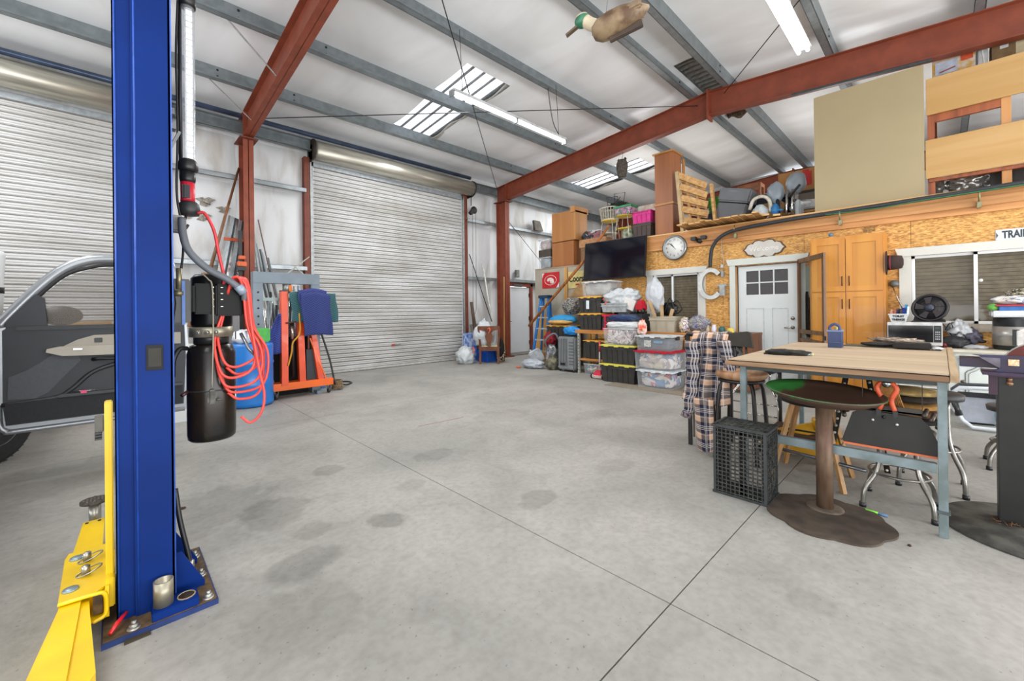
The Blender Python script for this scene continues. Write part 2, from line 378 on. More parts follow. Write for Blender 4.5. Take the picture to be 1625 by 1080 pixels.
# torn facing hanging below the visible skylight
for (x,y0,y1,sg) in ((5.12,5.3,7.98,.06),(11.1,5.5,8.0,.05)):
    obj('loose_facing',MB().grid(lambda u,v,x=x,y0=y0,y1=y1,sg=sg:(x-.05+.16*u,y0+(y1-y0)*v,RT(y0+(y1-y0)*v)+.22-sg*math.sin(v*PI*3)**2*(1-u)),4,24,(0,0,.006)),mat('#C9C6BE',.7),ceiling)
# ---- rigid red steel frames
def steel_frame(X,label):
    t=thing('steel_portal',label,'steel frame',(X,8.7,0))
    w=.16
    mb=MB().box(X-w/2,X+w/2,8.5,8.51,0,4.4).box(X-w/2,X+w/2,8.86,8.87,0,4.4).box(X-.006,X+.006,8.5,8.87,0,4.4)
    col=obj('column',mb,RED,t)
    obj('base_plate',MB().box(X-.14,X+.14,8.4,8.92,0,.02),REDD,t)
    mb=MB().box(X-.14,X+.14,8.42,8.92,4.385,4.405); obj('cap_plate',mb,REDD,t)
    mb=MB(); n=14; d=.44
    for sgn,(ya,yb) in ((1,(8.9,2.97)),(-1,(2.97,-3.0))):
        for (za,zb,ww) in ((-.012,0,w),(-d,-d+.012,w),(-d,0,.012)):
            mb._add([(X+i*ww/2,Y,RT(Y)+z) for Y in (ya,yb) for i in (-1,1) for z in (za,zb)],[(0,1,3,2),(4,6,7,5),(0,2,6,4),(1,5,7,3),(0,4,5,1),(2,3,7,6)])
    raf=obj('rafter',mb,RED,t)
    # thin stiffener ribs along the web
    obj('ridge_plate',MB().box(X-.11,X+.11,2.955,2.985,RT(2.97)-.52,RT(2.97)+.04),RED,t)
    obj('haunch_plate',MB().box(X-w/2,X+w/2,8.485,8.5,4.4,RT(8.5)-.01).box(X-.008,X+.008,8.87,8.9,4.4,RT(8.9)-.01),RED,t)
    return t
steel_frame(8.04,'rust-red steel column and roof beam beside the white exit door, running over the loft')
steel_frame(1.74,'rust-red steel column and roof beam behind the steel stud bundle, left of the roll-up door')
steel_frame(-4.6,'rust-red steel frame beyond the truck, outside the picture on the left')
steel_frame(14.4,'rust-red steel frame at the far right end of the loft, hidden behind the board')
# ---- far wall with roll-up doors
def wallins():
    m,nt,b=_new('wall_insulation'); N=nt.nodes; L=nt.links
    g=N.new('ShaderNodeNewGeometry')
    mp=N.new('ShaderNodeMapping'); mp.inputs['Scale'].default_value=(2.2,1,.6); L.new(g.outputs['Position'],mp.inputs[0])
    n=N.new('ShaderNodeTexNoise'); n.inputs['Scale'].default_value=1.2; n.inputs['Detail'].default_value=6; n.inputs['Distortion'].default_value=.4; L.new(mp.outputs[0],n.inputs[0])
    r=N.new('ShaderNodeValToRGB'); r.color_ramp.elements[0].color=C('#B4B0A9'); r.color_ramp.elements[1].color=C('#D2D3D4'); r.color_ramp.elements[0].position=.30; r.color_ramp.elements[1].position=.52; L.new(n.outputs[0],r.inputs[0])
    L.new(r.outputs[0],b.inputs['Base Color']); b.inputs['Roughness'].default_value=.55
    bp=N.new('ShaderNodeBump'); bp.inputs['Strength'].default_value=.4; bp.inputs['Distance'].default_value=.05; L.new(n.outputs[0],bp.inputs['Height']); L.new(bp.outputs[0],b.inputs['Normal'])
    return m
WI=wallins()
D1=(2.96,6.86); D2=(-3.38,.52); D3=(8.40,9.50)
mb=MB()
for (a,b,c,d) in rect_cells(-11,15,0,5.06,[(D1[0],D1[1],0,4.45),(D2[0],D2[1],0,4.45),(D3[0],D3[1],0,2.06)]): mb.box(a,b,9.14,9.2,c,d)
walf=struct('wall_far',mb,WI)
def quilt(u): return u
for (xa,xb) in ((.6,1.66),(1.82,2.8),(6.95,7.95),(8.2,9.9),(9.9,12.5)):
    for (za,zb) in ((0,2.12),(2.26,3.72),(3.86,4.6)):
        if xa==8.2 and za==0: continue
        s0=random.random()*50
        mb=MB().grid(lambda u,v:(xa+(xb-xa)*u,9.135-.07*(math.sin(PI*u)**.4*math.sin(PI*v)**.4)-.02*noise.noise(Vector((u*3+s0,v*3,0))),za+(zb-za)*v),14,10)
        obj('insulation_batt',mb,WI,walf)
for (xa,xb) in ((.62,1.66),(1.82,2.84),(6.96,8.0),(8.16,12.5)):
    for z in (3.8,2.21):
        mb=MB().box(xa,xb,8.93,9.14,z+.03,z+.036).box(xa,xb,8.93,8.936,z-.05,z+.036).box(xa,xb,8.93,8.96,z-.05,z-.044); obj('girt',mb,GALV,walf)
for (x,z,s) in ((1.2,3.3,.12),(1.47,3.2,.09),(1.16,3.02,.1),(.95,3.0,.06)):
    n=11; pts=[(x+s*(1+.5*random.random())*math.cos(2*PI*k/n)*(1.2 if k%2 else .5),z+s*.6*math.sin(2*PI*k/n)*(1.3 if k%3 else .6)) for k in range(n)]
    obj('torn_patch',MB().prism(pts,'Y',9.045,9.06),mat('#9C958A',.9,0,.25,30),walf)
def rollmat():
    m,nt,b=_new('painted_steel_slats'); N=nt.nodes; L=nt.links
    g=N.new('ShaderNodeNewGeometry'); mp=N.new('ShaderNodeMapping'); mp.inputs['Scale'].default_value=(.5,1,2.2); L.new(g.outputs['Position'],mp.inputs[0])
    n=N.new('ShaderNodeTexNoise'); n.inputs['Scale'].default_value=1.3; n.inputs['Detail'].default_value=7; L.new(mp.outputs[0],n.inputs[0])
    r=N.new('ShaderNodeValToRGB'); r.color_ramp.elements[0].color=C('#A5A29D'); r.color_ramp.elements[1].color=C('#C2C2C1'); r.color_ramp.elements[0].position=.3; r.color_ramp.elements[1].position=.62; L.new(n.outputs[0],r.inputs[0])
    L.new(r.outputs[0],b.inputs['Base Color']); b.inputs['Roughness'].default_value=.45; return m
RM=rollmat()
def rolldoor(name,x0,x1,z1):
    pitch=.089; n=int(4.4/pitch); Y=9.03
    mb=MB(); prof=[]
    for k in range(n+1):
        z=.06+k*pitch
        prof+=[(Y,z),(Y-.020,z+.012),(Y-.020,z+.026),(Y-.008,z+.036),(Y-.020,z+.046),(Y-.020,z+.062),(Y,z+.076)]
    prof=[p for p in prof if p[1]<z1]
    vs=[(x,p[0],p[1]) for x in (x0+.05,x1-.05) for p in prof]; m=len(prof)
    mb._add(vs,[(i,i+1,m+i+1,m+i) for i in range(m-1)])
    d=obj(name,mb,RM); d['kind']='structure'
    mb=MB()
    for k in range(n): 
        z=.06+k*pitch+.076
        if z<z1-.02: mb.box(x0+.05,x1-.05,Y-.003,Y+.004,z+.0005,z+.011)
    sg=obj('slat_groove',mb,mat('#77736C',.8),d); sg['kind']='stuff'
    obj('bottom_bar',MB().box(x0+.05,x1-.05,Y-.03,Y+.02,.012,.06),mat('#B6B4AE',.5),d); obj('rubber_seal',MB().box(x0+.05,x1-.05,Y-.02,Y+.01,0,.012),mat('#1E1E1E',.8),d)
    for x in (x0,x1): obj('guide',MB().box(x-.035,x+.035,Y-.045,Y-.035,0,4.42).box(x-.035,x-.03,Y-.045,Y+.05,0,4.42).box(x+.03,x+.035,Y-.045,Y+.05,0,4.42),mat('#A9ABAA',.45,.4),d)
    for x,s in ((x0-.09,-1),(x1+.09,1)): obj('jamb',MB().box(x-.05,x+.05,8.99,9.14,0,4.5),REDD,d)
    # galvanized hood over the coil
    prof=[]; 
    n2=24; yc,zc,r=8.83,4.62,.19
    mb=MB().lathe([(r,x0-.02),(r,x1+.16)],(0,yc,zc),28,'X'); obj('coil_hood',mb,mat('#C6C2B4',.38,.7,.14,4,stretch=(.4,4,4)),d)
    for x in (x0-.03,x1+.18): obj('hood_bracket',MB().lathe([(r+.02,x-.012),(r+.02,x+.012)],(0,yc,zc),24,'X').box(x-.012,x+.012,yc-.02,9.1,zc-.22,zc+.1),mat('#3B322B',.6,.4),d)
    obj('head_strip',MB().box(x0,x1,8.985,9.0,4.33,4.42),mat('#9AA0A4',.5,.3),d)
    return d
d1=rolldoor('door_1',D1[0],D1[1],4.44)
rolldoor('door_2',D2[0],D2[1],4.44)
obj('latch_tag',MB().box(4.72,4.80,8.995,9.008,.50,.54),mat('#B0342A',.5),d1); obj('lock_plate',MB().box(4.8,4.95,8.998,9.008,.515,.53),mat('#77776F',.4,.6),d1)
mb=MB(); z0=4.0
# long blue-grey conduit just under the eave
mb=MB().tube([(-11,8.72,4.86),(6.9,8.72,4.86)],.045,12); solo('conduit_pipe',mb,mat('#4A5A75',.3,.4,.2,3),'long blue-grey pipe running above the roll-up door hoods under the eave','pipe',(0,8.72,4.86))
# exit door
mb=MB().box(D3[0]+.04,D3[1]-.04,9.03,9.075,.03,2.02); ed=struct('door_3',mb,mat('#DADDE0',.4,0,.02,3))
for x in (D3[0]-.02,D3[1]+.02): obj('door_jamb',MB().box(x-.05,x+.05,8.98,9.15,0,2.13),RED,ed)
obj('door_head',MB().box(D3[0]-.07,D3[1]+.07,8.98,9.15,2.05,2.15),RED,ed)
obj('hinge',MB().box(D3[1]-.07,D3[1]-.045,9.01,9.04,.25,.37).box(D3[1]-.07,D3[1]-.045,9.01,9.04,1.0,1.12).box(D3[1]-.07,D3[1]-.045,9.01,9.04,1.72,1.84),mat('#7A4A38',.4,.5),ed)
obj('lever_handle',MB().tube([(8.53,9.03,.98),(8.53,8.98,.98),(8.62,8.975,.98)],.012,8).lathe([(.03,9.03),(.03,9.015)],(8.53,0,.98),12,'Y'),mat('#3A3A3C',.35,.7),ed)
obj('deadbolt',MB().lathe([(.03,9.03),(.025,9.0)],(8.53,0,1.12),12,'Y'),mat('#3A3A3C',.35,.7),ed)
obj('threshold',MB().box(8.3,9.6,8.55,9.14,-.002,.02),mat('#77736C',.8),ed)
obj('closer_arm',MB().box(8.7,9.1,8.96,9.0,2.06,2.11).bar((8.75,8.97,2.04),(9.0,8.9,2.03),.02),mat('#6B6E70',.4,.5),ed)
# ---- loft room: OSB wall, windows, white door
def osb():
    m,nt,b=_new('osb'); N=nt.nodes; L=nt.links; tc=N.new('ShaderNodeNewGeometry')
    cols=[]
    for i,(rot,sc) in enumerate(((.6,9),(-.5,11),(1.4,8))):
        mp=N.new('ShaderNodeMapping'); mp.inputs['Rotation'].default_value=(rot,0,0); mp.inputs['Scale'].default_value=(1,sc*2.2,sc*7.5); L.new(tc.outputs['Position'],mp.inputs[0])
        v=N.new('ShaderNodeTexVoronoi'); v.inputs['Scale'].default_value=1.3; L.new(mp.outputs[0],v.inputs[0]); s=N.new('ShaderNodeSeparateColor'); L.new(v.outputs['Color'],s.inputs[0]); cols.append(s.outputs[0])
    a=N.new('ShaderNodeMath'); a.operation='ADD'; L.new(cols[0],a.inputs[0]); L.new(cols[1],a.inputs[1])
    a2=N.new('ShaderNodeMath'); a2.operation='MULTIPLY_ADD'; L.new(cols[2],a2.inputs[0]); a2.inputs[1].default_value=1; L.new(a.outputs[0],a2.inputs[2])
    d=N.new('ShaderNodeMath'); d.operation='DIVIDE'; L.new(a2.outputs[0],d.inputs[0]); d.inputs[1].default_value=3
    r=N.new('ShaderNodeValToRGB'); e=r.color_ramp.elements; e[0].position=.2; e[0].color=C('#9A6A34'); e[1].position=.8; e[1].color=C('#DDAF6A')
    x=e.new(.5); x.color=C('#C8944C'); L.new(d.outputs[0],r.inputs[0]); L.new(r.outputs[0],b.inputs['Base Color']); b.inputs['Roughness'].default_value=.6
    bp=N.new('ShaderNodeBump'); bp.inputs['Strength'].default_value=.15; L.new(d.outputs[0],bp.inputs['Height']); L.new(bp.outputs[0],b.inputs['Normal']); return m
OSB=osb(); XB=7.9
W1=(3.14,4.06,.93,1.98); W2=(-.92,.28,1.07,1.99); DR=(1.6,2.48,0,2.03)
mb=MB()
for (a,b,c,d) in rect_cells(-3.0,5.6,0,2.5,[W1,W2,DR]): mb.box(XB+.012,XB+.12,a,b,c,d)
wr=struct('wall_right',mb,mat('#6B4A2A',.8))
ys=[-3.0,-2.16,-.94,.28,1.50,2.72,3.94,5.16,5.6]
for a,b in zip(ys,ys[1:]):
    mb=MB(); cells=rect_cells(a+.002,b-.002,0.0,2.5,[W1,W2,DR])
    for (p,q,c,d) in cells: mb.box(XB,XB+.012,p,q,c,d)
    obj('osb_panel',mb,OSB,wr)
# greige sheet section at the far end of the loft
pn=struct('wall_end',MB().box(XB+.0,XB+.1,5.6,7.32,0,2.33).box(XB+.1,12.5,7.22,7.32,0,2.33),mat('#A39B8C',.75,0,.08,3))
obj('wood_stud',MB().box(XB-.035,XB-.001,6.24,6.33,0,2.33),wood('#C79A5C','#A97838',2),pn); obj('wood_stud',MB().box(XB-.035,XB-.001,5.58,5.66,0,2.33),wood('#C79A5C','#A97838',2),pn)
obj('plywood_sheet',MB().box(XB-.03,XB-.005,6.35,7.28,0,1.2),wood('#C99A5A','#B07E42',2),pn)
obj('cardboard_sheet',MB().prism([(5.7,1.62),(6.2,1.62),(5.7,2.1)],'X',XB-.02,XB-.004),mat('#B08A5C',.8),pn)
# loft deck
dk=obj('loft_deck',MB().box(XB+.04,13,-3,5.6,2.72,2.76),wood('#9A8A74','#847462',1)); dk['kind']='structure'
obj('lower_deck',MB().box(XB,12.5,5.6,7.32,2.33,2.37),wood('#9A8A74','#847462',1),dk)
mb=MB().box(XB-.045,XB+.04,-3,4.16,2.47,2.76); rb=obj('trim_1',mb,wood('#C98F55','#A8703A',1,.5,4)); rb['kind']='structure'
obj('rim_strip',MB().box(XB-.075,XB-.045,-3,3.1,2.55,2.66),wood('#BF8850','#9C6A38',1,.5,4),rb); obj('deck_edge',MB().box(XB-.06,XB+.1,-3,4.16,2.76,2.785),wood('#D9AE74','#BC8C50',1,.5,4),rb)
obj('rim_extension',MB().box(XB-.04,XB+.04,4.16,5.6,2.47,2.76),wood('#C98F55','#A8703A',1,.5,4),rb)
# windows
GLS=clear('#3A352C',.22,.05)
def window(name,w,split,slidefirst):
    y0,y1,z0,z1=w; X=XB
    mb=MB().box(X-.03,X+.0,y0-.12,y0,z0-.02,z1+.02).box(X-.03,X,y1,y1+.12,z0-.02,z1+.02)
    o=obj(name,mb,TRIMW); o['kind']='structure'
    obj('window_head',MB().prism([(y0-.16,z1+.11),(y0-.13,z1+.0),(y1+.13,z1+.0),(y1+.16,z1+.11)],'X',X-.045,X),TRIMW,o)
    obj('window_sill',MB().box(X-.05,X,y0-.1,y1+.1,z0-.1,z0),mat('#B9AE9C',.55),o)
    ym=split; f=.035
    for (a,b,xx) in ((y0,ym+f/2,X+.01),(ym-f/2,y1,X+.035)):
        mb=MB().box(xx,xx+.025,a,a+f,z0,z1).box(xx,xx+.025,b-f,b,z0,z1).box(xx,xx+.025,a,b,z0,z0+f).box(xx,xx+.025,a,b,z1-f,z1)
        fr=obj('sash',mb,mat('#E2E4E4',.35,0,.01),o); obj('pane',MB().box(xx+.01,xx+.014,a+f,b-f,z0+f,z1-f),GLS,fr)
    mb=MB(); n=int((z1-z0)/.05)
    for k in range(n): mb.box(X+.085,X+.09,y0-.05,y1+.05,z0+k*.05,z0+k*.05+.045)
    bl=obj('reflection_slats',mb,mat('#B09F82',.7),o); bl['kind']='stuff'  # slats added in place of the roll-up door reflected in the glass
    return o
window('window_1',W1,3.66,0); wn2=window('window_2',W2,-.31,0)
obj('sash_lock',MB().lathe([(.02,7.885),(.02,7.9)],(0,-.35,1.62),12,'X'),mat('#D8D8D4',.4),wn2)
# dark room behind
struct('wall_gable',MB().box(14.6,14.7,-3.2,9.2,0,5.4),WI)
struct('wall_back',MB().box(9.6,9.7,-3,7.2,0,2.7),mat('#5A4C3C',.9))
# white door with six lights
y0,y1,z0,z1=DR; X=XB+.03
holes=[]
gw=(y1-y0-.26-.04)/3
for i in range(3):
    for j in range(2): 
        a=y0+.13+i*(gw+.02); c=1.53+j*.215; holes.append((a,a+gw,c,c+.195))
mb=MB()
for (a,b,c,d) in rect_cells(y0+.005,y1-.005,.01,z1-.005,holes): mb.box(X,X+.045,a,b,c,d)
dd=struct('door_4',mb,WHITEP)
for (a,b,c,d) in holes: obj('glass_pane',MB().box(X+.02,X+.025,a,b,c,d),clear('#3A3436',.6,.05),dd)
for (a,b) in ((y0+.13,y0+.36),(y0+.48,y1-.13)):
    obj('door_panel',MB().box(X-.004,X,a,b,.25,.262).box(X-.006,X,a,b,1.285,1.3).box(X-.004,X,a,a+.01,.26,1.29).box(X-.004,X,b-.01,b,.26,1.29),mat('#BFC6C6',.5),dd)
obj('door_handle',MB().tube([(X,y0+.07,.98),(X-.05,y0+.07,.98),(X-.055,y0+.18,.975)],.011,8).lathe([(.028,X-.012),(.028,X)],(0,y0+.07,.98),14,'X'),mat('#B8B2A6',.25,.9),dd)
obj('deadbolt',MB().lathe([(.025,X-.025),(.03,X)],(0,y0+.07,1.13),14,'X'),mat('#B8B2A6',.25,.9),dd)
obj('jamb_strip',MB().box(XB-.005,XB+.1,y1,y1+.03,0,z1+.02).box(XB-.005,XB+.1,y0-.03,y0,0,z1+.02).box(XB-.005,XB+.1,y0-.03,y1+.03,z1,z1+.03),wood('#B98C5E','#9A6E40',2),dd)
mb=MB().box(XB-.03,XB,y1+.03,y1+.12,0,z1+.02).box(XB-.03,XB,y0-.12,y0-.03,0,z1+.02); tr=obj('trim_2',mb,mat('#C8CCC4',.5,0,.03,4)); tr['kind']='structure'
obj('door_head_trim',MB().prism([(y0-.17,z1+.13),(y0-.14,z1+.02),(y1+.14,z1+.02),(y1+.17,z1+.13)],'X',XB-.045,XB),mat('#C8CCC4',.5,0,.03,4),tr)
# ================================================================== LEFT SIDE: LIFT
BLUE=mat('#04276A',.5,0,.12,2.5,spec=.12); YEL=mat('#EDC40E',.35,0,.07,4,coat=.2); BLK=mat('#1C1C1D',.4,0,.15,8); STEEL=mat('#A9A79E',.35,.8,.15,10); DUST=mat('#6A5336',.85,0,.3,22); RUBB=mat('#17171A',.6,0,.1,8); REDP=mat('#C8232E',.4,0,.06,6); HOSE=mat('#E0453A',.4,0,.1,6); GREYP=mat('#7C7F84',.5,0,.1,6); CHROME=mat('#C2C0BC',.18,.95,.08,8)
T=thing('vehicle_lift','tall blue steel vehicle lift post with yellow swing arms, bolted to the floor','vehicle lift',(.1,2.5,0))
mb=MB().box(-.045,.33,2.265,2.84,0,.023); obj('base_plate',mb,mat('#173067',.45,0,.2,12),T)
obj('dirt_film',MB().box(-.04,.325,2.27,2.835,.0231,.025),DUST,T,label='brown dust and rust on the base plate')
mb=MB().box(.066,.192,2.37,2.382,.025,4.1).box(.18,.192,2.37,2.76,.025,4.1).box(.0,.192,2.748,2.76,.025,4.1).box(.0,.066,2.385,2.397,.025,4.1).box(.058,.07,2.372,2.397,.025,4.1).box(.0,.012,2.385,2.45,.025,4.1).box(.0,.012,2.69,2.76,.025,4.1)
p=obj('post',mb,BLUE,T)
obj('bend_highlight',MB().tube([(.068,2.371,.03),(.068,2.371,4.1)],.004,6).tube([(.008,2.384,.03),(.008,2.384,4.1)],.004,6),mat('#1E4AA4',.3),p)  # highlights on the post's bends put in as lighter blue
obj('edge_highlight',MB().tube([(.19,2.371,.03),(.19,2.371,4.1)],.003,6),mat('#3F66C4',.3),p)  # bright line of the right edge, also coloured in
obj('name_plate',MB().box(.098,.155,2.364,2.37,1.06,1.17,.002),mat('#222326',.6,.1,.05,20,spec=.2),T)
obj('name_plate_face',MB().box(.105,.148,2.361,2.364,1.075,1.155),mat('#35332E',.6,.1,.06,25,spec=.2),T)
for y in (2.42,2.66): obj('gusset',MB().prism([(.192,.025),(.30,.025),(.3,.05),(.215,.215),(.192,.215)],'Y',y,y+.01),BLUE,T)
hb=obj('adapter_holder',MB().box(.105,.262,2.272,2.365,.025,.062,.003),BLUE,T)
obj('holder_hole',MB().lathe([(.03,.0625),(.03,.0635)],(.222,2.32,0),20),mat('#2A1A0E',.9),hb); obj('holder_rim',MB().tube([(.222+.031*math.cos(a/12*2*PI),2.32+.031*math.sin(a/12*2*PI),.063) for a in range(12)],.003,6,closed=True),mat('#9A8A70',.7),hb)
mb=MB(); n=24; 
prof=[(.034,.062),(.034,.165),(.029,.165),(.029,.064)]; mb.lathe(prof,(.145,2.32,0),24); obj('height_adapter',mb,mat('#A59F8C',.4,.7,.2,8),T)
for (x,y) in ((.05,2.292),(.298,2.30),(.298,2.52),(.298,2.73)):
    bt=obj('anchor_bolt',MB().lathe([(.022,.025),(.022,.029)],(x,y,0),16).lathe([(.016,.029),(.016,.042)],(x,y,0),6).lathe([(.009,.042),(.009,.055)],(x,y,0),10),mat('#B4B3AC',.35,.7,.2,30),T)
obj('release_lever',MB().tube([(-.02,2.29,.04),(.0,2.32,.055),(.03,2.37,.06)],[.007,.009,.006],8),mat('#D8202A',.3),T)
obj('shim',MB().box(.02,.1,2.24,2.27,0,.006),mat('#3A3226',.9),T)
# hydraulic line at the foot
obj('hydraulic_line',MB().tube(bez([(.21,2.6,.45),(.225,2.58,.3),(.25,2.56,.15),(.262,2.55,.06)],18),.011,8),BLK,T); obj('hose_fitting',MB().tube([(.262,2.55,.1),(.264,2.55,.04)],.014,8),CHROME,T)
# carriage and arms
cg=obj('carriage',MB().box(-.032,-.006,2.47,2.53,.12,.93,.004).box(-.032,-.004,2.42,2.72,.08,.2,.004),YEL,T)
obj('rubber_bumper',MB().box(-.062,-.034,2.49,2.53,.80,.87,.004),mat('#5A5853',.6),cg); 
for k in range(3): obj('bumper_tooth',MB().box(-.062,-.04,2.485,2.53,.77+k*.012,.778+k*.012),BLK,cg)
mb=MB()
tp=[(-.165,2.40),(-.06,2.39),(-.034,2.42),(-.034,2.86),(-.16,2.86),(-.17,2.8)]
mb.prism(tp,'Z',.165,.178); mb.prism(tp,'Z',.055,.068); mb.prism([(-.034,2.40),(-.022,2.40),(-.022,2.86),(-.034,2.86)],'Z',.055,.178)
obj('arm_bracket',mb,YEL,T)
obj('bracket_edge',MB().tube(bez([(-.165,2.398,.172),(-.07,2.388,.172),(-.036,2.392,.16),(-.03,2.395,.11),(-.036,2.392,.07),(-.07,2.388,.06)],30),.008,8),YEL,T)
# rear arm
ra=obj('rear_arm',MB().prism([(-.155,2.8),(-.05,2.8),(-.045,3.3),(-.13,3.3)],'Z',.08,.155),YEL,T)
for x in (-.115,-.065): obj('arm_screw',MB().lathe([(.007,.155),(.007,.16)],(x,3.27,0),8),BLK,ra)
obj('pad_stem',MB().lathe([(.026,.1),(.026,.235)],(-.085,3.36,0),16),STEEL,T)
pp=obj('lift_pad',MB().lathe([(.05,.232),(.062,.236),(.062,.25),(.05,.252)],(-.085,3.36,0),28),mat('#4B443C',.7,.2,.3,60),T)
mb=MB()
for i in range(-3,4):
    for j in range(-3,4):
        if i*i+j*j<10: mb.box(-.085+i*.015-.004,-.085+i*.015+.004,3.36+j*.015-.004,3.36+j*.015+.004,.252,.256)
obj('pad_tread',mb,mat('#6A6258',.8,.1,.3,60),T)
# front arm
mb=MB().prism([(-.165,2.52),(-.085,2.52),(-.075,2.3),(-.05,1.9),(-.12,1.75),(-.255,1.75),(-.215,1.95),(-.165,2.4)],'Z',.045,.15)
obj('front_arm',mb,YEL,T)
obj('arm_rib',MB().prism([(-.155,2.47),(-.10,2.47),(-.12,1.75),(-.225,1.75),(-.2,1.95)],'Z',.15,.162),YEL,T)
for (x,y) in ((-.095,2.72),(-.095,2.58)):
    pn_=obj('pivot_pin',MB().lathe([(.014,.178),(.014,.215),(.011,.218)],(x,y,0),14),STEEL,T)
    obj('pull_ring',MB().tube([(x+.01+.04*math.cos(a/18*2*PI),y+.028*math.sin(a/18*2*PI),.192+.012*math.cos(a/18*2*PI)) for a in range(18)],.003,6,closed=True),STEEL,pn_)
for (x,y) in ((-.135,2.48),(-.13,2.78)): obj('pin_cap',MB().lathe([(.026,.178),(.024,.184),(.012,.187)],(x,y,0),20),mat('#8FA0A4',.35,.5,.1,8),T)
obj('arm_gear',MB().box(-.07,-.04,2.41,2.45,.075,.16),DUST,T)
# ---- hydraulic power unit (black tank + motor) carried by the post
T=thing('power_unit','black hydraulic power unit with oil tank, hung on the blue lift post','pump',(.36,2.6,.66))
obj('oil_tank',MB().lathe([(.06,.68),(.09,.665),(.1,.675),(.103,.70),(.103,1.10),(.09,1.14),(.055,1.155)],(.36,2.6,0),36,sx=1,sy=.9),mat('#141312',.25,0,.2,5,c2='#221A13',spec=.3),T)
obj('tank_band',MB().lathe([(.1045,.915),(.1045,.922)],(.36,2.6,0),30,sy=.9),mat('#2A2A2A',.4),T)
obj('tank_neck',MB().lathe([(.075,1.15),(.075,1.2)],(.36,2.6,0),28),BLK,T)
cb=obj('clamp_band',MB().lathe([(.092,1.185),(.092,1.235)],(.36,2.6,0),30),mat('#A9A38F',.4,.7,.2,20),T)
for dx in (-.035,.0,.035): obj('clamp_bolt',MB().lathe([(.011,0),(.011,.01)],(.33+dx,2.505,1.21),10,'Y').tube([(.33+dx,2.51,1.21),(.33+dx,2.49,1.21)],.006,8),STEEL,cb)
obj('motor',MB().lathe([(.085,1.235),(.088,1.25),(.088,1.48),(.07,1.50),(.03,1.505)],(.365,2.61,0),32),mat('#0E0E0E',.3,0,.2,8,spec=.15),T)
bx=obj('capacitor_box',MB().box(.275,.36,2.495,2.57,1.30,1.45,.012),mat('#0D0D0D',.35,0,.1,6,spec=.12),T)
bx2=obj('switch_box',MB().box(.365,.485,2.495,2.58,1.29,1.45,.008),mat('#0D0D0D',.35,0,.1,6,spec=.12),T)
for z in (1.335,1.37,1.40,1.43):
    obj('cover_screw',MB().box(.352,.358,2.494,2.5,z,z+.005),STEEL,bx); obj('cover_screw',MB().box(.385,.395,2.494,2.5,z,z+.004),STEEL,bx2)
obj('manifold_block',MB().box(.2,.27,2.52,2.58,1.26,1.47,.006),BLK,T); obj('blue_strap',MB().box(.234,.246,2.505,2.52,1.25,1.46),mat('#2D5FA8',.4),T)
obj('relief_valve',MB().tube([(.225,2.515,1.42),(.225,2.515,1.52)],.012,10).tube([(.205,2.515,1.40),(.24,2.515,1.40)],.014,10),mat('#8C8468',.35,.6),T)
obj('release_handle',MB().tube([(.19,2.5,1.25),(.2,2.49,1.35),(.19,2.49,1.45)],.012,8),BLK,T)
sp=obj('pull_cord',MB().tube(bez([(.31,2.5,1.50),(.335,2.49,1.47),(.35,2.487,1.43),(.352,2.487,1.2),(.345,2.49,.94)],30),.0035,6),mat('#8C8878',.6),T)
obj('cord_weight',MB().box(.325,.365,2.47,2.5,.86,.93,.01).tube([(.36,2.47,.88),(.385,2.47,.878)],.006,8),mat('#55534C',.5,.4,.3,30),T)
obj('tank_label',MB().box(.452,.458,2.56,2.6,.86,.9),mat('#D8DAD6',.5),T)
obj('return_hose',MB().tube(bez([(.262,2.6,1.13),(.23,2.58,1.13),(.205,2.56,1.08),(.2,2.55,1.0)],16),.011,8),BLK,T)
obj('side_valve',MB().tube([(.262,2.58,.92),(.235,2.56,.905)],.009,8),mat('#3B1F22',.5),T)
# grey armoured cable from the lamp down to the switch box
solo('power_cable',MB().tube(bez([(.238,2.52,1.76),(.24,2.5,1.68),(.262,2.49,1.60),(.33,2.47,1.52),(.41,2.46,1.47),(.475,2.46,1.41),(.485,2.47,1.37)],40),.0165,10),mat('#5C6066',.5,0,.1,10),'thick grey power cable curving down to the black power unit','cable',(.36,2.48,1.4))
solo('cable_collar',MB().tube([(.452,2.458,1.44),(.478,2.46,1.405)],.022,10),mat('#8A97A6',.4,.2),'grey collar clamped round the end of the thick grey cable','clamp',(.465,2.46,1.42))
# ---- coiled red air hose hung on the power unit
T=thing('air_hose','coil of bright red air hose hung on the black power unit','hose',(.5,2.5,1.0))
for k in range(6):
    x0=.445+.008*k; lo=[.98,.93,1.03,.90,.99,.86][k]; wd=[.10,.22,.08,.30,.10,.16][k]; y=2.46+.012*k
    pts=[(x0-.03,y+.04,1.40),(x0-.015,y+.01,1.475),(x0+.01,y-.01,1.48),(x0+.03,y,1.42),(x0+.045,y,1.25),(x0+.06+wd*.2,y,1.10),(x0+.04+wd*.2,y,lo+.03),(x0-.02,y,lo),(x0-.07,y,lo+.04)]
    if k<4: pts+=[(x0-.085,y+.05,lo+.18),(x0-.05,y+.06,1.3),(x0-.03,y+.05,1.39)]
    obj('hose_loop',MB().tube(bez(pts,60),.0065,8),HOSE,T)
obj('hose_tail',MB().tube(bez([(.47,2.45,1.47),(.49,2.45,1.42),(.51,2.44,1.2),(.54,2.44,1.0),(.56,2.44,.88),(.545,2.44,.79),(.50,2.45,.745),(.46,2.46,.78)],50),.0065,8),HOSE,T)
obj('air_gun',MB().tube([(.47,2.5,1.2),(.5,2.48,1.12),(.53,2.47,1.08)],.008,8).box(.45,.5,2.5,2.53,1.17,1.21),mat('#8D9096',.3,.8),T)
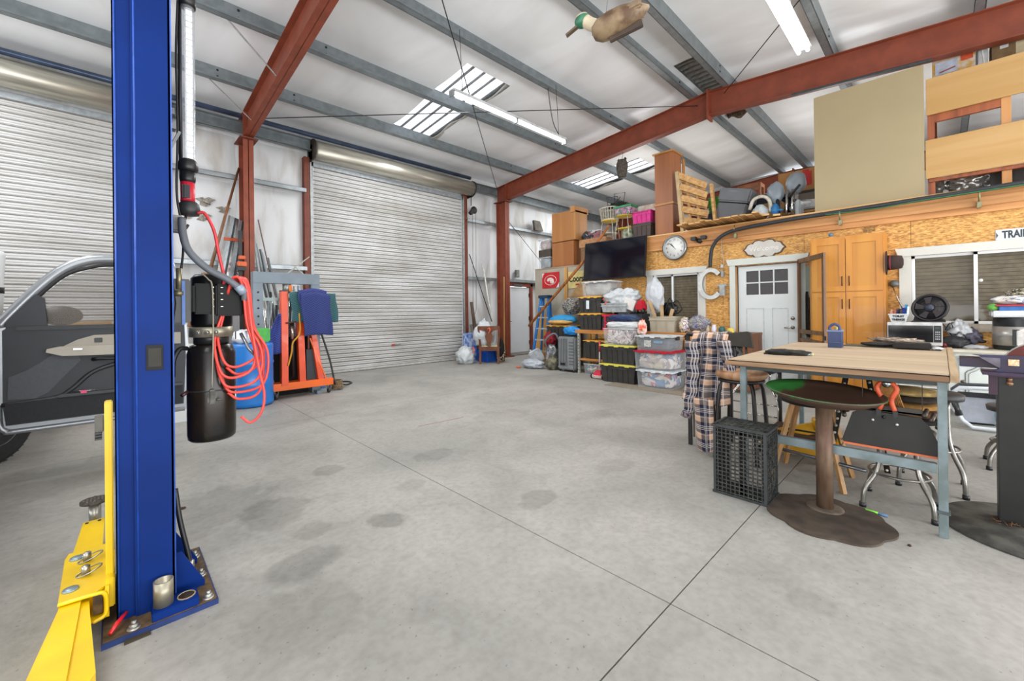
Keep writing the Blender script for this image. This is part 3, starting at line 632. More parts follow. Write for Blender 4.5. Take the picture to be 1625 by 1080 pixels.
solo('red_air_line',MB().tube(bez([(.302,2.55,1.80),(.33,2.54,1.80),(.365,2.53,1.72),(.385,2.53,1.6),(.405,2.53,1.49),(.40,2.52,1.44)],30),.0075,8),mat('#C42A30',.4),'thin red line running from the work light down behind the power unit','hose',(.35,2.53,1.6))
# ---- LED work light hung beside the post
T=thing('work_light','long clear tube work light with red and black handle, hung beside the lift post','work light',(.27,2.6,1.8))
lx,ly=.275,2.6
obj('lamp_tube',MB().lathe([(.029,2.06),(.029,2.86)],(lx,ly,0),20),clear('#D8DCE0',.3,.08),T)
obj('reflector',MB().box(lx-.012,lx+.02,ly+.004,ly+.008,2.07,2.85),mat('#D6D8D8',.25,.7,.1,40),T)
mb=MB()
for k in range(26): mb.box(lx-.006,lx+.018,ly-.002,ly+.004,2.08+k*.03,2.10+k*.03)
le=obj('led_strip',mb,glow('#FFFFFF',.85),T); le['kind']='stuff'
obj('tube_back',MB().tube([(lx-.03,ly+.01,2.06),(lx-.03,ly+.01,2.86)],.008,8),BLK,T)
obj('end_cap',MB().lathe([(.034,2.83),(.036,2.86),(.03,2.93),(.02,2.96)],(lx,ly,0),20),BLK,T)
obj('upper_collar',MB().lathe([(.034,2.01),(.042,2.02),(.042,2.04),(.036,2.06),(.03,2.07)],(lx-.003,ly,0),22),BLK,T)
obj('neck',MB().lathe([(.03,1.955),(.033,1.97),(.033,2.01)],(lx-.005,ly,0),20),BLK,T)
hd=obj('handle',MB().lathe([(.03,1.86),(.029,1.88),(.03,1.955)],(lx-.005,ly,0),20),mat('#C81E34',.4),T)
obj('grip',MB().box(lx-.03,lx+.008,ly-.034,ly-.01,1.865,1.945,.008),mat('#23252A',.6,0,.2,30),hd)
obj('base_guard',MB().lathe([(.018,1.79),(.04,1.795),(.046,1.82),(.04,1.85),(.03,1.86)],(lx+.0,ly,0),22),mat('#2B2B2C',.5),T)
obj('hang_hook',MB().tube(bez([(lx-.01,ly,1.8),(lx-.02,ly-.01,1.765),(lx-.035,ly-.01,1.745),(lx-.02,ly-.01,1.72),(lx-.005,ly-.01,1.745)],20),.006,8),BLK,T)
obj('lamp_cord',MB().tube(bez([(lx-.035,ly,2.9),(lx-.045,ly,2.6),(lx-.042,ly,2.2),(lx-.05,ly-.02,1.9),(lx-.035,ly-.03,1.75),(lx-.03,ly-.05,1.62),(lx-.04,ly-.07,1.52)],40),.0055,6),BLK,T)
obj('post_clip',MB().box(.192,.225,2.57,2.62,2.2,2.23).box(.192,.22,2.57,2.62,2.27,2.3).bar((.2,2.59,2.1),(.24,2.6,2.2),.012),mat('#77797A',.4,.6),T)
obj('adapter_block',MB().box(.2,.25,2.55,2.62,1.70,1.78,.008),mat('#8A8882',.5),T)
# ---- truck: open front door, mirror, front wheel and fender edge
DG=mat('#2A2D32',.55,0,.06,5); SIL=mat('#8C9094',.32,.5,.04,3,coat=.4); TAN=mat('#9A9488',.55,0,.05,5)
T=thing('truck','dark maroon pickup truck with silver door standing open, cut off by the left edge','truck',(-1.4,5.6,0))
Yd=5.0
def dpoly(pts,y0,y1): return MB().prism(pts,'Y',y0,y1)
outer=[(-.655,.42),(-.655,1.2),(-.60,1.26),(-.43,1.53),(-.30,1.69),(-.19,1.765),(-.05,1.80),(.30,1.79),(.42,1.74),(.50,1.28),(.52,.9),(.50,.43)]
low=[(-.62,.40),(-.655,.55),(-.655,1.2),(-.60,1.215),(.5,1.215),(.52,.9),(.5,.40)]
dr=obj('front_door',dpoly(low,Yd,Yd+.12),SIL,T)
mb=MB().tube(bez([(-.635,Yd+.05,1.22),(-.58,Yd+.05,1.31),(-.43,Yd+.05,1.53),(-.30,Yd+.05,1.68),(-.17,Yd+.05,1.76),(-.02,Yd+.05,1.79),(.28,Yd+.05,1.785),(.40,Yd+.05,1.73),(.48,Yd+.05,1.25)],50),.042,10)
obj('window_frame',mb,SIL,dr)
mb=MB().tube(bez([(-.57,Yd+.02,1.25),(-.41,Yd+.02,1.49),(-.285,Yd+.02,1.635),(-.16,Yd+.02,1.70),(-.02,Yd+.02,1.735),(.27,Yd+.02,1.73),(.36,Yd+.02,1.68),(.43,Yd+.02,1.25)],50),.014,8)
obj('window_seal',mb,RUBB,dr)
obj('door_glass',dpoly([(-.42,1.22),(-.42,1.46),(-.28,1.62),(-.15,1.69),(-.02,1.72),(.27,1.71),(.35,1.66),(.42,1.22)],Yd+.05,Yd+.056),clear('#5E4E38',.28,.25),dr)
obj('mirror_triangle',dpoly([(-.60,1.20),(-.60,1.25),(-.44,1.47),(-.40,1.44),(-.385,1.20)],Yd-.012,Yd+.03),DG,T)
pnl=obj('trim_panel',dpoly([(-.60,.46),(-.615,.6),(-.615,1.19),(-.58,1.215),(.48,1.215),(.49,.9),(.47,.46)],Yd-.03,Yd+.0),DG,T)
obj('beltline',MB().box(-.55,.47,Yd-.045,Yd-.02,1.185,1.222,.006),mat('#25282C',.5),pnl)
obj('armrest_upper',dpoly([(-.33,1.03),(-.22,1.10),(-.12,1.135),(.45,1.135),(.45,1.03)],Yd-.05,Yd-.03),TAN,pnl)
obj('armrest',MB().prism([(-.39,1.01),(-.385,1.035),(-.32,1.05),(.4,1.045),(.4,.98),(.0,.965),(-.3,.975)],'Y',Yd-.085,Yd-.03),mat('#A39D90',.5,0,.04,6),pnl)
obj('window_switch',MB().box(-.12,-.07,Yd-.056,Yd-.05,1.07,1.11,.004),BLK,pnl); obj('switch_rocker',MB().box(-.24,-.19,Yd-.09,Yd-.085,1.02,1.03),CHROME,pnl)
spk=obj('speaker_cover',MB().prism([(-.59,.66),(-.585,.83),(-.5,.87),(-.42,.93),(-.36,.985),(-.22,.975),(-.20,.93),(-.30,.80),(-.38,.69),(-.45,.65)],'Y',Yd-.04,Yd-.03),mat('#44484D',.6,0,.05,60),pnl)
obj('panel_curve',MB().tube(bez([(-.62,Yd-.028,.62),(-.35,Yd-.035,.64),(-.25,Yd-.04,.70),(-.12,Yd-.04,.83),(.1,Yd-.04,.90),(.4,Yd-.04,.91)],40),.016,8),mat('#2A2D31',.45),pnl)
obj('pocket_lip',MB().box(-.33,.46,Yd-.075,Yd-.03,.64,.665,.006),mat('#34373B',.5),pnl)
obj('map_pocket',dpoly([(-.6,.47),(-.6,.63),(-.3,.64),(.46,.64),(.46,.47)],Yd-.05,Yd-.03),mat('#1D1F22',.75,0,.1,40),pnl)
obj('pull_handle',MB().tube([(-.13,Yd-.05,.93),(-.10,Yd-.08,.935),(.02,Yd-.08,.93),(.03,Yd-.05,.88)],.014,8),RUBB,pnl)
obj('lock_rod',MB().tube([(-.26,Yd-.05,.676),(-.1,Yd-.05,.672)],.004,6),CHROME,pnl); obj('pink_tag',MB().box(-.2,-.165,Yd-.082,Yd-.076,.66,.683),mat('#E8487C',.5),pnl)
obj('door_sill_edge',MB().tube(bez([(-.64,Yd+.0,.62),(-.635,Yd-.0,.47),(-.60,Yd,.415),(-.5,Yd,.405),(.48,Yd,.405)],24),.02,8),SIL,dr)
obj('hinge',MB().box(-.70,-.64,Yd+.02,Yd+.1,.55,.62).box(-.70,-.64,Yd+.02,Yd+.1,1.0,1.07),SIL,dr)
mb=MB().prism([(5.05,.35),(5.05,1.15),(5.2,1.28),(7.6,1.02),(8.0,.8),(8.0,.35),(6.2,.35),(6.18,.55),(6.0,.74),(5.75,.78),(5.5,.72),(5.38,.5),(5.36,.35)],'X',-2.4,-.69)
MAR=mat('#3A1424',.25,.1,.1,2,coat=.6)
obj('front_body',mb,MAR,T)
obj('cab_body',MB().prism([(2.9,.35),(2.9,1.1),(3.4,1.12),(3.45,1.72),(4.6,1.76),(5.05,1.25),(5.05,.35)],'X',-2.4,-.72),MAR,T)
WT=Matrix.Translation((-.85,5.82,0))@Matrix.Rotation(R(-30),4,'Z')@Matrix.Translation((.62,-5.78,0))
mb=MB(); mb.T=WT; mb.lathe([(.22,-.70),(.36,-.70),(.385,-.67),(.39,-.62),(.39,-.52),(.375,-.49),(.34,-.48),(.22,-.49)],(0,5.78,.39),40,'X')
wh=obj('tire',mb,mat('#1B1B1C',.75,0,.2,40),T)
mb=MB(); mb.T=WT
for k in range(40):
    a=2*PI*k/40; mb.bar((-.68,5.78+.392*math.cos(a),.39+.392*math.sin(a)),(-.5,5.78+.392*math.cos(a+.08),.39+.392*math.sin(a+.08)),.014,.005)
tb=obj('tread_block',mb,RUBB,wh); tb['kind']='stuff'
mb=MB(); mb.T=WT
obj('wheel_rim',mb.lathe([(.06,-.56),(.12,-.56),(.2,-.51),(.235,-.485),(.235,-.52),(.2,-.6)],(0,5.78,.39),36,'X'),mat('#A5A9AC',.25,.85),T)
T2=obj('side_mirror',MB().blob((-.33,5.35,1.30),(.135,.09,.085),.03,1,3),mat('#241C16',.5),T)
obj('mirror_arm',MB().bar((-.62,5.2,1.25),(-.42,5.33,1.28),.06,.05),BLK,T)
# fender-height white container with a black strap standing by the truck
T=thing('white_bucket','white bucket with a black strap standing on the truck hood at the far left edge','bucket',(-.80,5.45,1.27))
obj('bucket_body',MB().lathe([(.13,1.27),(.14,1.5),(.135,1.51),(.15,1.80),(.14,1.84)],(-.80,5.45,0),28),mat('#D9DDDC',.4,0,.04,4),T)
obj('strap',MB().lathe([(.142,1.49),(.142,1.54)],(-.80,5.45,0),28),BLK,T)
# spare white truck door leaning behind the post
T=thing('loose_door_shell','bare white door shell with dark bolt holes leaning behind the power unit','door panel',(.75,6.4,0))
pl=MB().prism([(.45,0.0),(1.05,0),(1.07,.5),(1.02,.92),(.45,.95)],'Y',6.38,6.44); obj('panel',pl,mat('#C8CCCC',.45,0,.04,5),T)
for (x,z,r) in ((.52,.82,.035),(.60,.6,.02),(.62,.72,.012),(.56,.35,.018),(.63,.85,.03),(.5,.55,.02),(.64,.45,.012),(.60,.2,.014)):
    obj('bolt_hole',MB().lathe([(r,6.376),(r,6.379)],(x,0,z),14,'Y'),BLK,T)
T=thing('cardboard_boxes','two flattened cardboard boxes standing in front of the left roll-up door','box',(-.1,7.6,0))
for (a,b,h) in ((-.42,-.02,1.22),(.0,.35,1.27)): obj('carton',MB().box(a,b,7.5,7.9,0,h,.003),mat('#A9804E',.8,0,.08,6),T)
# ---- blue plastic drum
T=thing('plastic_drum','blue plastic drum beside the orange engine hoist','drum',(1.42,6.85,0))
obj('drum_body',MB().lathe([(.25,0),(.285,.02),(.29,.06),(.285,.28),(.295,.30),(.285,.33),(.285,.58),(.295,.6),(.285,.63),(.29,.84),(.28,.88),(.26,.885),(.255,.86),(.0,.855)],(1.40,6.85,0),40),mat('#1F74C4',.35,0,.05,3,coat=.15),T)
obj('bung',MB().lathe([(.04,.855),(.04,.88)],(1.5,6.95,0),14),BLK,T)
solo('white_bag',MB().blob((1.33,6.8,.97),(.16,.12,.11),.3,2.5,3,3,flat=.862),mat('#D8DCDE',.5,0,.06,6,bump=.3),'crumpled white bag lying on top of the blue drum','bag',(1.33,6.8,.86))
solo('green_tool_case',MB().box(1.42,1.62,6.68,6.8,.89,1.09,.02),mat('#3FAE3C',.45),'bright green plastic case propped on the blue drum','tool case',(1.5,6.75,.86))
# ---- H-frame shop press (grey)
PG=mat('#6E7A84',.4,.2,.08,5)
T=thing('shop_press','tall grey steel press frame with bolt holes behind the orange hoist','press',(2.0,7.15,0))
for x in (1.56,2.38): 
    l=obj('upright',MB().box(x-.065,x+.065,7.1,7.22,0,1.76),PG,T)
    for k in range(12): obj('pin_hole',MB().lathe([(.014,7.094),(.014,7.101)],(x,0,.3+k*.12),10,'Y'),BLK,l)
obj('head_beam',MB().box(1.495,2.445,7.09,7.24,1.76,1.93,.005),PG,T); obj('cross_rail',MB().box(1.62,2.32,7.12,7.16,1.49,1.54),mat('#8FA09E',.4,.2),T)
obj('press_bed',MB().box(1.5,2.44,7.05,7.27,.93,1.05),mat('#5E6A72',.45,.3),T); 
jk=obj('bottle_jack',MB().lathe([(.06,1.62),(.06,1.76),(.04,1.77),(.04,1.88)],(1.97,7.17,0),20),mat('#9A9C98',.35,.6),T); obj('jack_label',MB().box(1.985,2.03,7.1,7.11,1.64,1.74),mat('#E07828',.5),jk)
for x in (1.56,2.38): obj('foot',MB().box(x-.04,x+.04,6.95,7.45,0,.05),PG,T)
# parts and metal stored inside the press
T=thing('scrap_metal_bundle','bundle of chrome and dark metal tubes standing behind the grey press frame','metal parts',(1.95,7.5,0))
for k in range(22):
    x=1.68+random.random()*.6; zt=1.35+.5*random.random()
    obj('tube',MB().tube([(x,7.45+.1*random.random(),.05),(x+random.uniform(-.15,.15),7.5,zt)],.012+.012*random.random(),8),[CHROME,BLK,GALV,mat('#9FB0BC',.3,.5)][k%4],T)
T=thing('engine_block_parts','dark greasy engine parts heaped on the floor inside the press frame','engine parts',(2.0,7.2,0))
for k in range(16):
    x=1.68+.6*random.random(); z=.15+.75*random.random(); s=.05+.06*random.random()
    obj('engine_part',MB().blob((x,7.32+.05*random.random(),z),(s*1.3,s*.7,s),.5,3,2,k),[BLK,mat('#2A2623',.5,.2,.3,20),mat('#3B4248',.4,.4)][k%3],T)
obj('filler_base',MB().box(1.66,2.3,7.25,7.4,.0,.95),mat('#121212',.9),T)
# ---- orange engine hoist
ORG=mat('#E2480E',.35,0,.08,4,coat=.2); ORB=mat('#E8640F',.35,0,.06,4,coat=.2)
T=thing('engine_hoist','orange-red folding engine hoist on casters with a moving blanket over it','engine hoist',(2.1,7.0,0))
obj('base_leg',MB().box(1.62,2.58,6.9,6.99,.13,.24,.006),ORB,T); obj('base_leg',MB().box(1.7,2.5,7.24,7.3,.13,.22,.006),ORB,T)
obj('mast',MB().bar((1.86,6.94,.2),(1.88,7.0,1.63),.11,.09,(1,0,0)),ORG,T)
obj('mast_cap',MB().box(1.83,1.93,6.95,7.05,1.63,1.65),BLK,T)
obj('boom',MB().bar((2.12,6.96,.2),(2.10,7.0,1.35),.10,.09,(1,0,0)),ORG,T); obj('folded_leg',MB().bar((2.40,6.97,.2),(2.28,7.0,1.1),.10,.08,(1,0,0)),ORG,T)
obj('brace_bar',MB().bar((2.47,6.93,.24),(2.24,6.96,.9),.03,.02,(1,0,0)),ORB,T)
obj('hydraulic_ram',MB().tube([(2.0,6.98,.3),(1.99,6.98,1.15)],.025,10),BLK,T); obj('ram_rod',MB().tube([(1.99,6.98,.9),(1.99,6.98,1.1)],.03,10),CHROME,T)
obj('pump_handle',MB().tube([(1.88,6.9,1.15),(2.02,6.88,1.17)],.012,8),mat('#4A2A18',.5),T)
obj('sling_strap',MB().tube(bez([(2.07,6.9,1.3),(2.07,6.88,1.0),(1.97,6.88,.85),(1.95,6.88,.7),(1.9,6.88,.5)],30),.012,6),mat('#D89A2A',.7),T)
obj('control_box',MB().box(2.2,2.36,7.0,7.12,.22,.72),mat('#2C333B',.5),T)
for (x,y) in ((1.75,6.95),(2.52,6.95),(1.75,7.27),(2.45,7.27)):
    c=obj('caster',MB().lathe([(.045,-.018),(.052,-.012),(.052,.012),(.045,.018)],(x,y,.053),20,'X'),mat('#3A3A3A',.5),T); obj('caster_fork',MB().prism([(y-.02,.053),(y+.02,.053),(y+.035,.13),(y-.035,.13)],'X',x-.026,x-.02).prism([(y-.02,.053),(y+.02,.053),(y+.035,.13),(y-.035,.13)],'X',x+.02,x+.026),CHROME,c)
def quiltm(h1,h2,f):
    k=('q',h1,f)
    if k in MC: return MC[k]
    m,nt,b=_new('quilted_blanket'); N=nt.nodes; L=nt.links; tc=N.new('ShaderNodeTexCoord'); wv=N.new('ShaderNodeTexWave'); wv.wave_type='BANDS'; wv.bands_direction='Z'; wv.inputs['Scale'].default_value=f; wv.inputs['Distortion'].default_value=0
    # zig-zag: shift z by a triangle wave of x
    sp=N.new('ShaderNodeSeparateXYZ'); L.new(tc.outputs['Object'],sp.inputs[0]); pg=N.new('ShaderNodeMath'); pg.operation='PINGPONG'; pg.inputs[1].default_value=.035; L.new(sp.outputs[0],pg.inputs[0])
    ad=N.new('ShaderNodeMath'); ad.operation='ADD'; L.new(sp.outputs[2],ad.inputs[0]); L.new(pg.outputs[0],ad.inputs[1]); cb=N.new('ShaderNodeCombineXYZ'); L.new(ad.outputs[0],cb.inputs[2]); L.new(cb.outputs[0],wv.inputs[0])
    r=N.new('ShaderNodeValToRGB'); r.color_ramp.elements[0].color=C(h2); r.color_ramp.elements[1].color=C(h1); r.color_ramp.elements[0].position=.15; r.color_ramp.elements[1].position=.5; L.new(wv.outputs[0],r.inputs[0]); L.new(r.outputs[0],b.inputs['Base Color']); b.inputs['Roughness'].default_value=.9
    bp=N.new('ShaderNodeBump'); bp.inputs['Strength'].default_value=.5; bp.inputs['Distance'].default_value=.01; L.new(wv.outputs[0],bp.inputs['Height']); L.new(bp.outputs[0],b.inputs['Normal']); MC[k]=m; return m
def drape(x0,x1,y,zt,zb,wob=.03,skew=0,sd=0):
    def f(u,v):
        x=x0+(x1-x0)*u+skew*v; s=max(0,(v-.12)/.88)
        yy=y-.02+(.09*(1-v/.12) if v<.12 else 0)-wob*math.sin(u*9+sd+v)*s*.5
        return (x+.01*math.sin(v*7+sd),yy,zt-(zt-zb)*s-.01*math.sin(u*6+sd)+.02*(1-abs(2*u-1))*(v<.12))
    return MB().grid(f,22,22,(0,.006,0))
T=thing('moving_blanket','blue quilted moving blanket draped over the orange hoist','blanket',(2.25,6.85,1.0))
obj('upper_fold',drape(2.03,2.45,6.86,1.66,1.40,.02,.03,1),quiltm('#3C4786','#252E62',9),T); obj('hanging_fold',drape(2.06,2.50,6.83,1.60,.95,.05,.05,2),quiltm('#36427E','#20295C',9),T)
solo('green_moving_blanket',drape(1.93,2.62,6.9,1.62,1.15,.05,.04,3),quiltm('#3E6A6E','#2A4A50',9),'dark green moving blanket under the blue one on the hoist','blanket',(2.25,6.9,1.3))
solo('hanging_blue_blanket',MB().grid(lambda u,v:(1.86-.25*u*(.35+v),6.98-.03*math.sin(u*8),1.32-.62*v-.06*u),12,12,(0,.02,0)),quiltm('#46549E','#2C3676',9),'folded blue blanket hanging left of the orange mast','blanket',(1.75,6.98,.9))
# electric cords and rope at the right of the hoist
solo('coiled_rope',MB().tube([(2.72+.09*math.cos(a*.7)*(1-.004*a),7.1+.09*math.sin(a*.7)*(1-.004*a),.02+.0025*a) for a in range(60)],.013,8),mat('#8A7458',.9,0,.3,40),'small coil of dirty brown rope on the floor beside the hoist','rope',(2.72,7.1,0))
solo('black_cable',MB().tube(bez([(2.72,7.1,.10),(2.95,7.3,.03),(3.15,7.55,.013),(3.1,7.75,.013),(2.9,7.75,.013),(2.8,7.6,.013)],30),.013,8),BLK,'loop of black cable on the floor in front of the roll-up door','cable',(3.0,7.5,0))
solo('leaning_black_hose',MB().tube(bez([(2.45,7.2,1.1),(2.5,7.15,.9),(2.6,7.1,.5),(2.66,7.05,.1)],24),.016,8),BLK,'black hose leaning from the press frame down to the rope coil','hose',(2.6,7.1,0))
solo('water_jug',MB().lathe([(.07,0),(.075,.02),(.075,.16),(.06,.2),(.025,.24),(.025,.27)],(2.58,7.45,0),18),clear('#3F86C8',.7,.1),'small clear blue bottle on the floor behind the hoist','bottle',(2.58,7.45,0))
# ---- steel studs and poles leaning on the far wall
T=thing('steel_stud_bundle','strapped bundle of galvanized steel studs leaning against the red column','steel studs',(1.15,8.4,0))
for k in range(9):
    x0=.93+k*.045; x1=1.50+k*.03
    obj('steel_stud',MB().bar((x0,8.45+.015*k,.0),(x1,8.8+.005*k,3.05-.01*k),.035,.05,(0,1,0)),[CHROME,GALV,mat('#B9C0C4',.3,.7),mat('#4A5054',.4,.6)][k%4],T)
obj('strap',MB().bar((1.40,8.72,2.62),(1.74,8.76,2.62),.03,.05),mat('#C8582C',.6),T)
T=thing('wooden_oar','long dark wooden oar leaning in the corner beside the red column','oar',(.9,8.3,0))
obj('shaft',MB().tube([(1.10,8.2,1.9),(1.66,8.86,3.95)],[.028,.018],10),wood('#7A5232','#553620',2),T); obj('blade',MB().bar((.88,7.95,1.1),(1.12,8.22,1.95),.16,.03,(0,1,0)),wood('#9A6A38','#6E4520',2),T)
T=thing('loose_steel_rods','loose steel channels and a thin rod leaning to the right of the red column','steel studs',(2.1,8.5,0))
for k,(a,b,z,rr,m) in enumerate(((1.95,1.86,2.85,.035,GALV),(2.1,1.9,2.6,.03,GALVD),(2.2,2.0,2.45,.03,GALV),(2.3,2.1,2.35,.03,GALVD),(2.25,1.95,3.05,.012,CHROME),(2.15,1.98,2.5,.025,GALVD))):
    obj('channel',MB().bar((a+.15,8.3,.0),(b,8.82,z),rr,rr*1.3),m,T)
solo('black_and_orange_clamp_bar',MB().bar((1.60,8.42,.0),(1.60,8.5,2.75),.05,.04).box(1.54,1.66,8.38,8.48,2.05,2.14),BLK,'black clamp bar standing in front of the red column','clamp',(1.6,8.4,0))
solo('orange_bar_clamp',MB().box(1.53,1.67,8.34,8.42,2.12,2.2,.01).box(1.55,1.65,8.33,8.41,2.24,2.3,.01),mat('#D8602A',.5),'orange jaw on the black clamp bar','clamp',(1.6,8.4,2.1))
solo('white_crossed_bars',MB().bar((2.25,8.55,1.95),(2.82,8.75,2.42),.015).bar((2.5,8.6,2.2),(2.75,8.65,2.0),.012),mat('#B9B7AE',.5),'thin pale crossed rods above the grey press frame','rod',(2.5,8.6,2.0))
# ================================================================== CEILING-HUNG THINGS
T=thing('shop_light','long fluorescent shop light hung below the big skylight','ceiling light',(4.5,4.5,4.2))
obj('housing',MB().box(3.26,5.66,4.45,4.57,4.23,4.27,.01),mat('#D2D4D4',.35,.2),T)
for a,b in ((3.3,4.44),(4.48,5.62)): obj('fluorescent_tube',MB().tube([(a,4.5,4.205),(b,4.5,4.205)],.02,10),glow('#FFFFFF',7),T)
for x in (3.27,4.46,5.64): obj('end_cap',MB().box(x-.015,x+.015,4.46,4.55,4.17,4.24),GALV,T)
for x,z in ((3.45,5.1),(5.5,5.15)): obj('hanging_wire',MB().tube([(x,4.51,4.27),(x,4.56,5.17)],.004,6),BLK,T)
obj('light_cord',MB().tube(bez([(5.55,4.52,4.27),(5.48,4.6,4.5),(5.52,4.7,4.8),(5.5,4.74,5.18)],20),.008,6),mat('#4A4B4D',.6),T)
T=thing('shop_light','twin-tube fluorescent shop light at the top edge right of the wooden duck','ceiling light',(4.1,1.0,4.2))
obj('housing',MB().box(2.9,5.36,.93,1.07,4.06,4.09,.01),mat('#D2D4D4',.35,.2),T)
for y in (.96,1.04): obj('fluorescent_tube',MB().tube([(2.94,y,4.035),(5.33,y,4.035)],.018,10),glow('#FFFFFF',7),T)
for x in (3.2,5.1): obj('hanging_chain',MB().tube([(x-.1,1.05,4.09),(x,1.12,5.16)],.006,6).tube([(x+.1,1.05,4.09),(x,1.12,5.16)],.006,6),mat('#B8BAB8',.4,.4),T)
# cross bracing rods
for k,(a,b,l) in enumerate((((1.84,8.0,4.62),(7.95,3.15,5.12),'thin dark bracing rod stretched under the roof from the left column to the ridge'),((8.0,8.85,4.75),(1.84,3.2,5.14),'thin dark bracing rod running from the right column head up past the big skylight'),((8.0,2.7,5.2),(1.84,-2.2,4.78),'thin dark bracing rod rising left of the twin-tube light'),((8.18,8.92,4.2),(12.3,8.92,1.0),'thin bracing rod slanting down the far wall behind the exit door'),((6.97,8.88,2.85),(7.75,8.88,1.0),'dark rod slanting down the wall right of the roll-up door'))):
    solo('bracing_rod',MB().tube([a,b],.0075 if k!=4 else .012,6),mat('#2C2C2E',.5,.4),l,'rod',a)
for k,(a,b,l) in enumerate((((1.0,6.28,5.12),(1.68,6.5,4.66),'steel strut from the second roof purlin to the left red beam'),((1.0,7.8,5.0),(1.68,7.95,4.52),'steel strut from the lowest roof purlin to the left red beam'))):
    solo('flange_brace',MB().bar(a,b,.025,.006),mat('#A8A9A8',.4,.5),l,'brace',a)
# wooden duck decoy
dk0=Vector((2.2,1.385,3.035)); D=Matrix.Translation(dk0)@Matrix.Rotation(R(-54),4,'Z')@Matrix.Rotation(R(0),4,'Y')
# local +x = towards the tail, built so the head looks to the left of the picture
D=Matrix.Translation(dk0)@Matrix.Rotation(R(-66),4,'Z')@Matrix.Rotation(R(-14),4,'Y')@Matrix.Scale(1.0,4)
T=thing('duck_decoy','wooden duck decoy with green head hanging near the top edge','decoy',tuple(dk0))
mb=MB(); mb.T=D; prof=[(.0,-.15),(.045,-.14),(.075,-.10),(.088,-.03),(.085,.05),(.068,.12),(.035,.17),(.008,.2)]
mb.lathe(prof,(.03,0,0),24,'X',sx=1,sy=.82); obj('body',mb,mat('#8E785C',.6,0,.2,9,c2='#543C26',bump=.2),T)
mb=MB(); mb.T=D; mb.tube(bez([(-.07,0,.03),(-.11,0,.07),(-.135,0,.105)],10),[.045,.043,.04,.038,.037,.036,.035,.034,.033,.033,.033][:11] if False else .038,14); obj('neck',mb,mat('#C9BBA0',.6,0,.1,20),T)
mb=MB(); mb.T=D; mb.blob((-.15,0,.115),(.052,.04,.042),.03,1,3); hd=obj('head',mb,mat('#3E7A5C',.4,0,.1,10,c2='#1E5A40'),T)
mb=MB(); mb.T=D; mb.blob((-.15,0,.142),(.04,.03,.02),.02,1,3); obj('crown',mb,mat('#CBBBA0',.5),hd)
mb=MB(); mb.T=D; mb.bar((-.18,0,.10),(-.27,0,.075),.028,.012); obj('bill',mb,mat('#5A4B3A',.5),hd)
mb=MB(); mb.T=D; mb.box(-.03,.17,-.012,.012,-.1,-.055,.004); obj('keel',mb,mat('#4A3A2E',.6,0,.2,9),T)
mb=MB(); mb.T=D; mb.box(.0,.19,.04,.075,-.02,.03,.01).box(.0,.19,-.075,-.04,-.02,.03,.01); obj('wing',mb,mat('#8A735A',.6,0,.2,12),T)
obj('hanging_line',MB().tube([(2.2,1.42,3.12),(2.2,1.11,5.2)],.002,5),mat('#8A8A88',.5),T)
T=thing('owl_decoy','small dark owl decoy hanging under the red roof beam','decoy',(8.0,4.8,4.2))
obj('body',MB().lathe([(.09,4.18),(.095,4.2),(.13,4.38),(.13,4.47),(.10,4.53),(.09,4.56),(.05,4.57)],(8.0,4.8,0),20,sx=.8),mat('#5A5048',.8,0,.3,30),T)
obj('ear_tuft',MB().taper(8.0,4.72,4.56,4.6,.05,.05,.01,.01).taper(8.0,4.88,4.56,4.6,.05,.05,.01,.01),mat('#4A423A',.8),T); obj('string',MB().tube([(8.0,4.8,4.57),(8.05,4.8,4.74)],.004,6),BLK,T)
# ================================================================== FAR CORNER: CHAIR AND BAGS
M0=Matrix.Translation((6.66,7.73,0))@Matrix.Rotation(math.atan2(-.28,.24)+PI,4,'Z')@Matrix.Diagonal((1.35,1.15,1,1))   # local -y side faces the wall
CW=mat('#6B3A1C',.45,0,.1,8,c2='#54290F')
T=thing('dining_chair','dark wooden dining chair with vase-shaped back splat, loaded with white bags','chair',(6.66,7.73,0))
def ch(name,f,m=CW,par=None):
    mb=MB(); mb.T=M0; f(mb); return obj(name,mb,m,par or T)
ch('seat',lambda b:b.box(-.2,.2,-.38,.02,.385,.42,.008)); ch('seat_pad',lambda b:b.box(-.18,.18,-.36,.0,.42,.445,.008),mat('#CFC7A8',.8,0,.1,20)); ch('apron',lambda b:b.box(-.18,.18,.0,.018,.32,.385))
for x in (-.165,.165):
    ch('leg',lambda b,x=x:b.bar((x,.01,.39),(x*1.02,.03,0),.04)); ch('leg',lambda b,x=x:b.bar((x,-.35,.39),(x,-.37,0),.035))
    ch('back_post',lambda b,x=x:b.bar((x,.0,.4),(x*1.15,.06,.9),.035))
ch('top_rail',lambda b:b.prism([(-.21,.86),(-.2,.93),(.2,.93),(.21,.86),(.1,.82),(0,.81),(-.1,.82)],'Y',.045,.07))
ch('back_splat',lambda b:b.prism([(-.03,.43),(-.025,.5),(-.06,.6),(-.07,.68),(-.045,.76),(-.09,.83),(.09,.83),(.045,.76),(.07,.68),(.06,.6),(.025,.5),(.03,.43)],'Y',.03,.045))
WBG=mat('#BFC3C6',.42,0,.08,7,bump=1.0,bs=14); ORT=mat('#E0603C',.5)
def bag(name,label,c,r,seed,flat=None,m=WBG,tie=None,pinch=.35,cat='bag',amp=.22,group=None,sq=0):
    T=thing(name,label,cat,(c[0],c[1],flat if flat is not None else c[2]-r[2]),group)
    obj('bag_body',MB().blob(c,r,amp,2.6,4,seed,flat,pinch,sq),m,T)
    if tie:
        t=Vector(tie); obj('tie_ribbon',MB().tube(bez([t,t+Vector((.03,-.04,.03)),t+Vector((.02,-.08,-.03)),t+Vector((-.02,-.06,-.1))],10),.012,6),ORT,T)
    return T
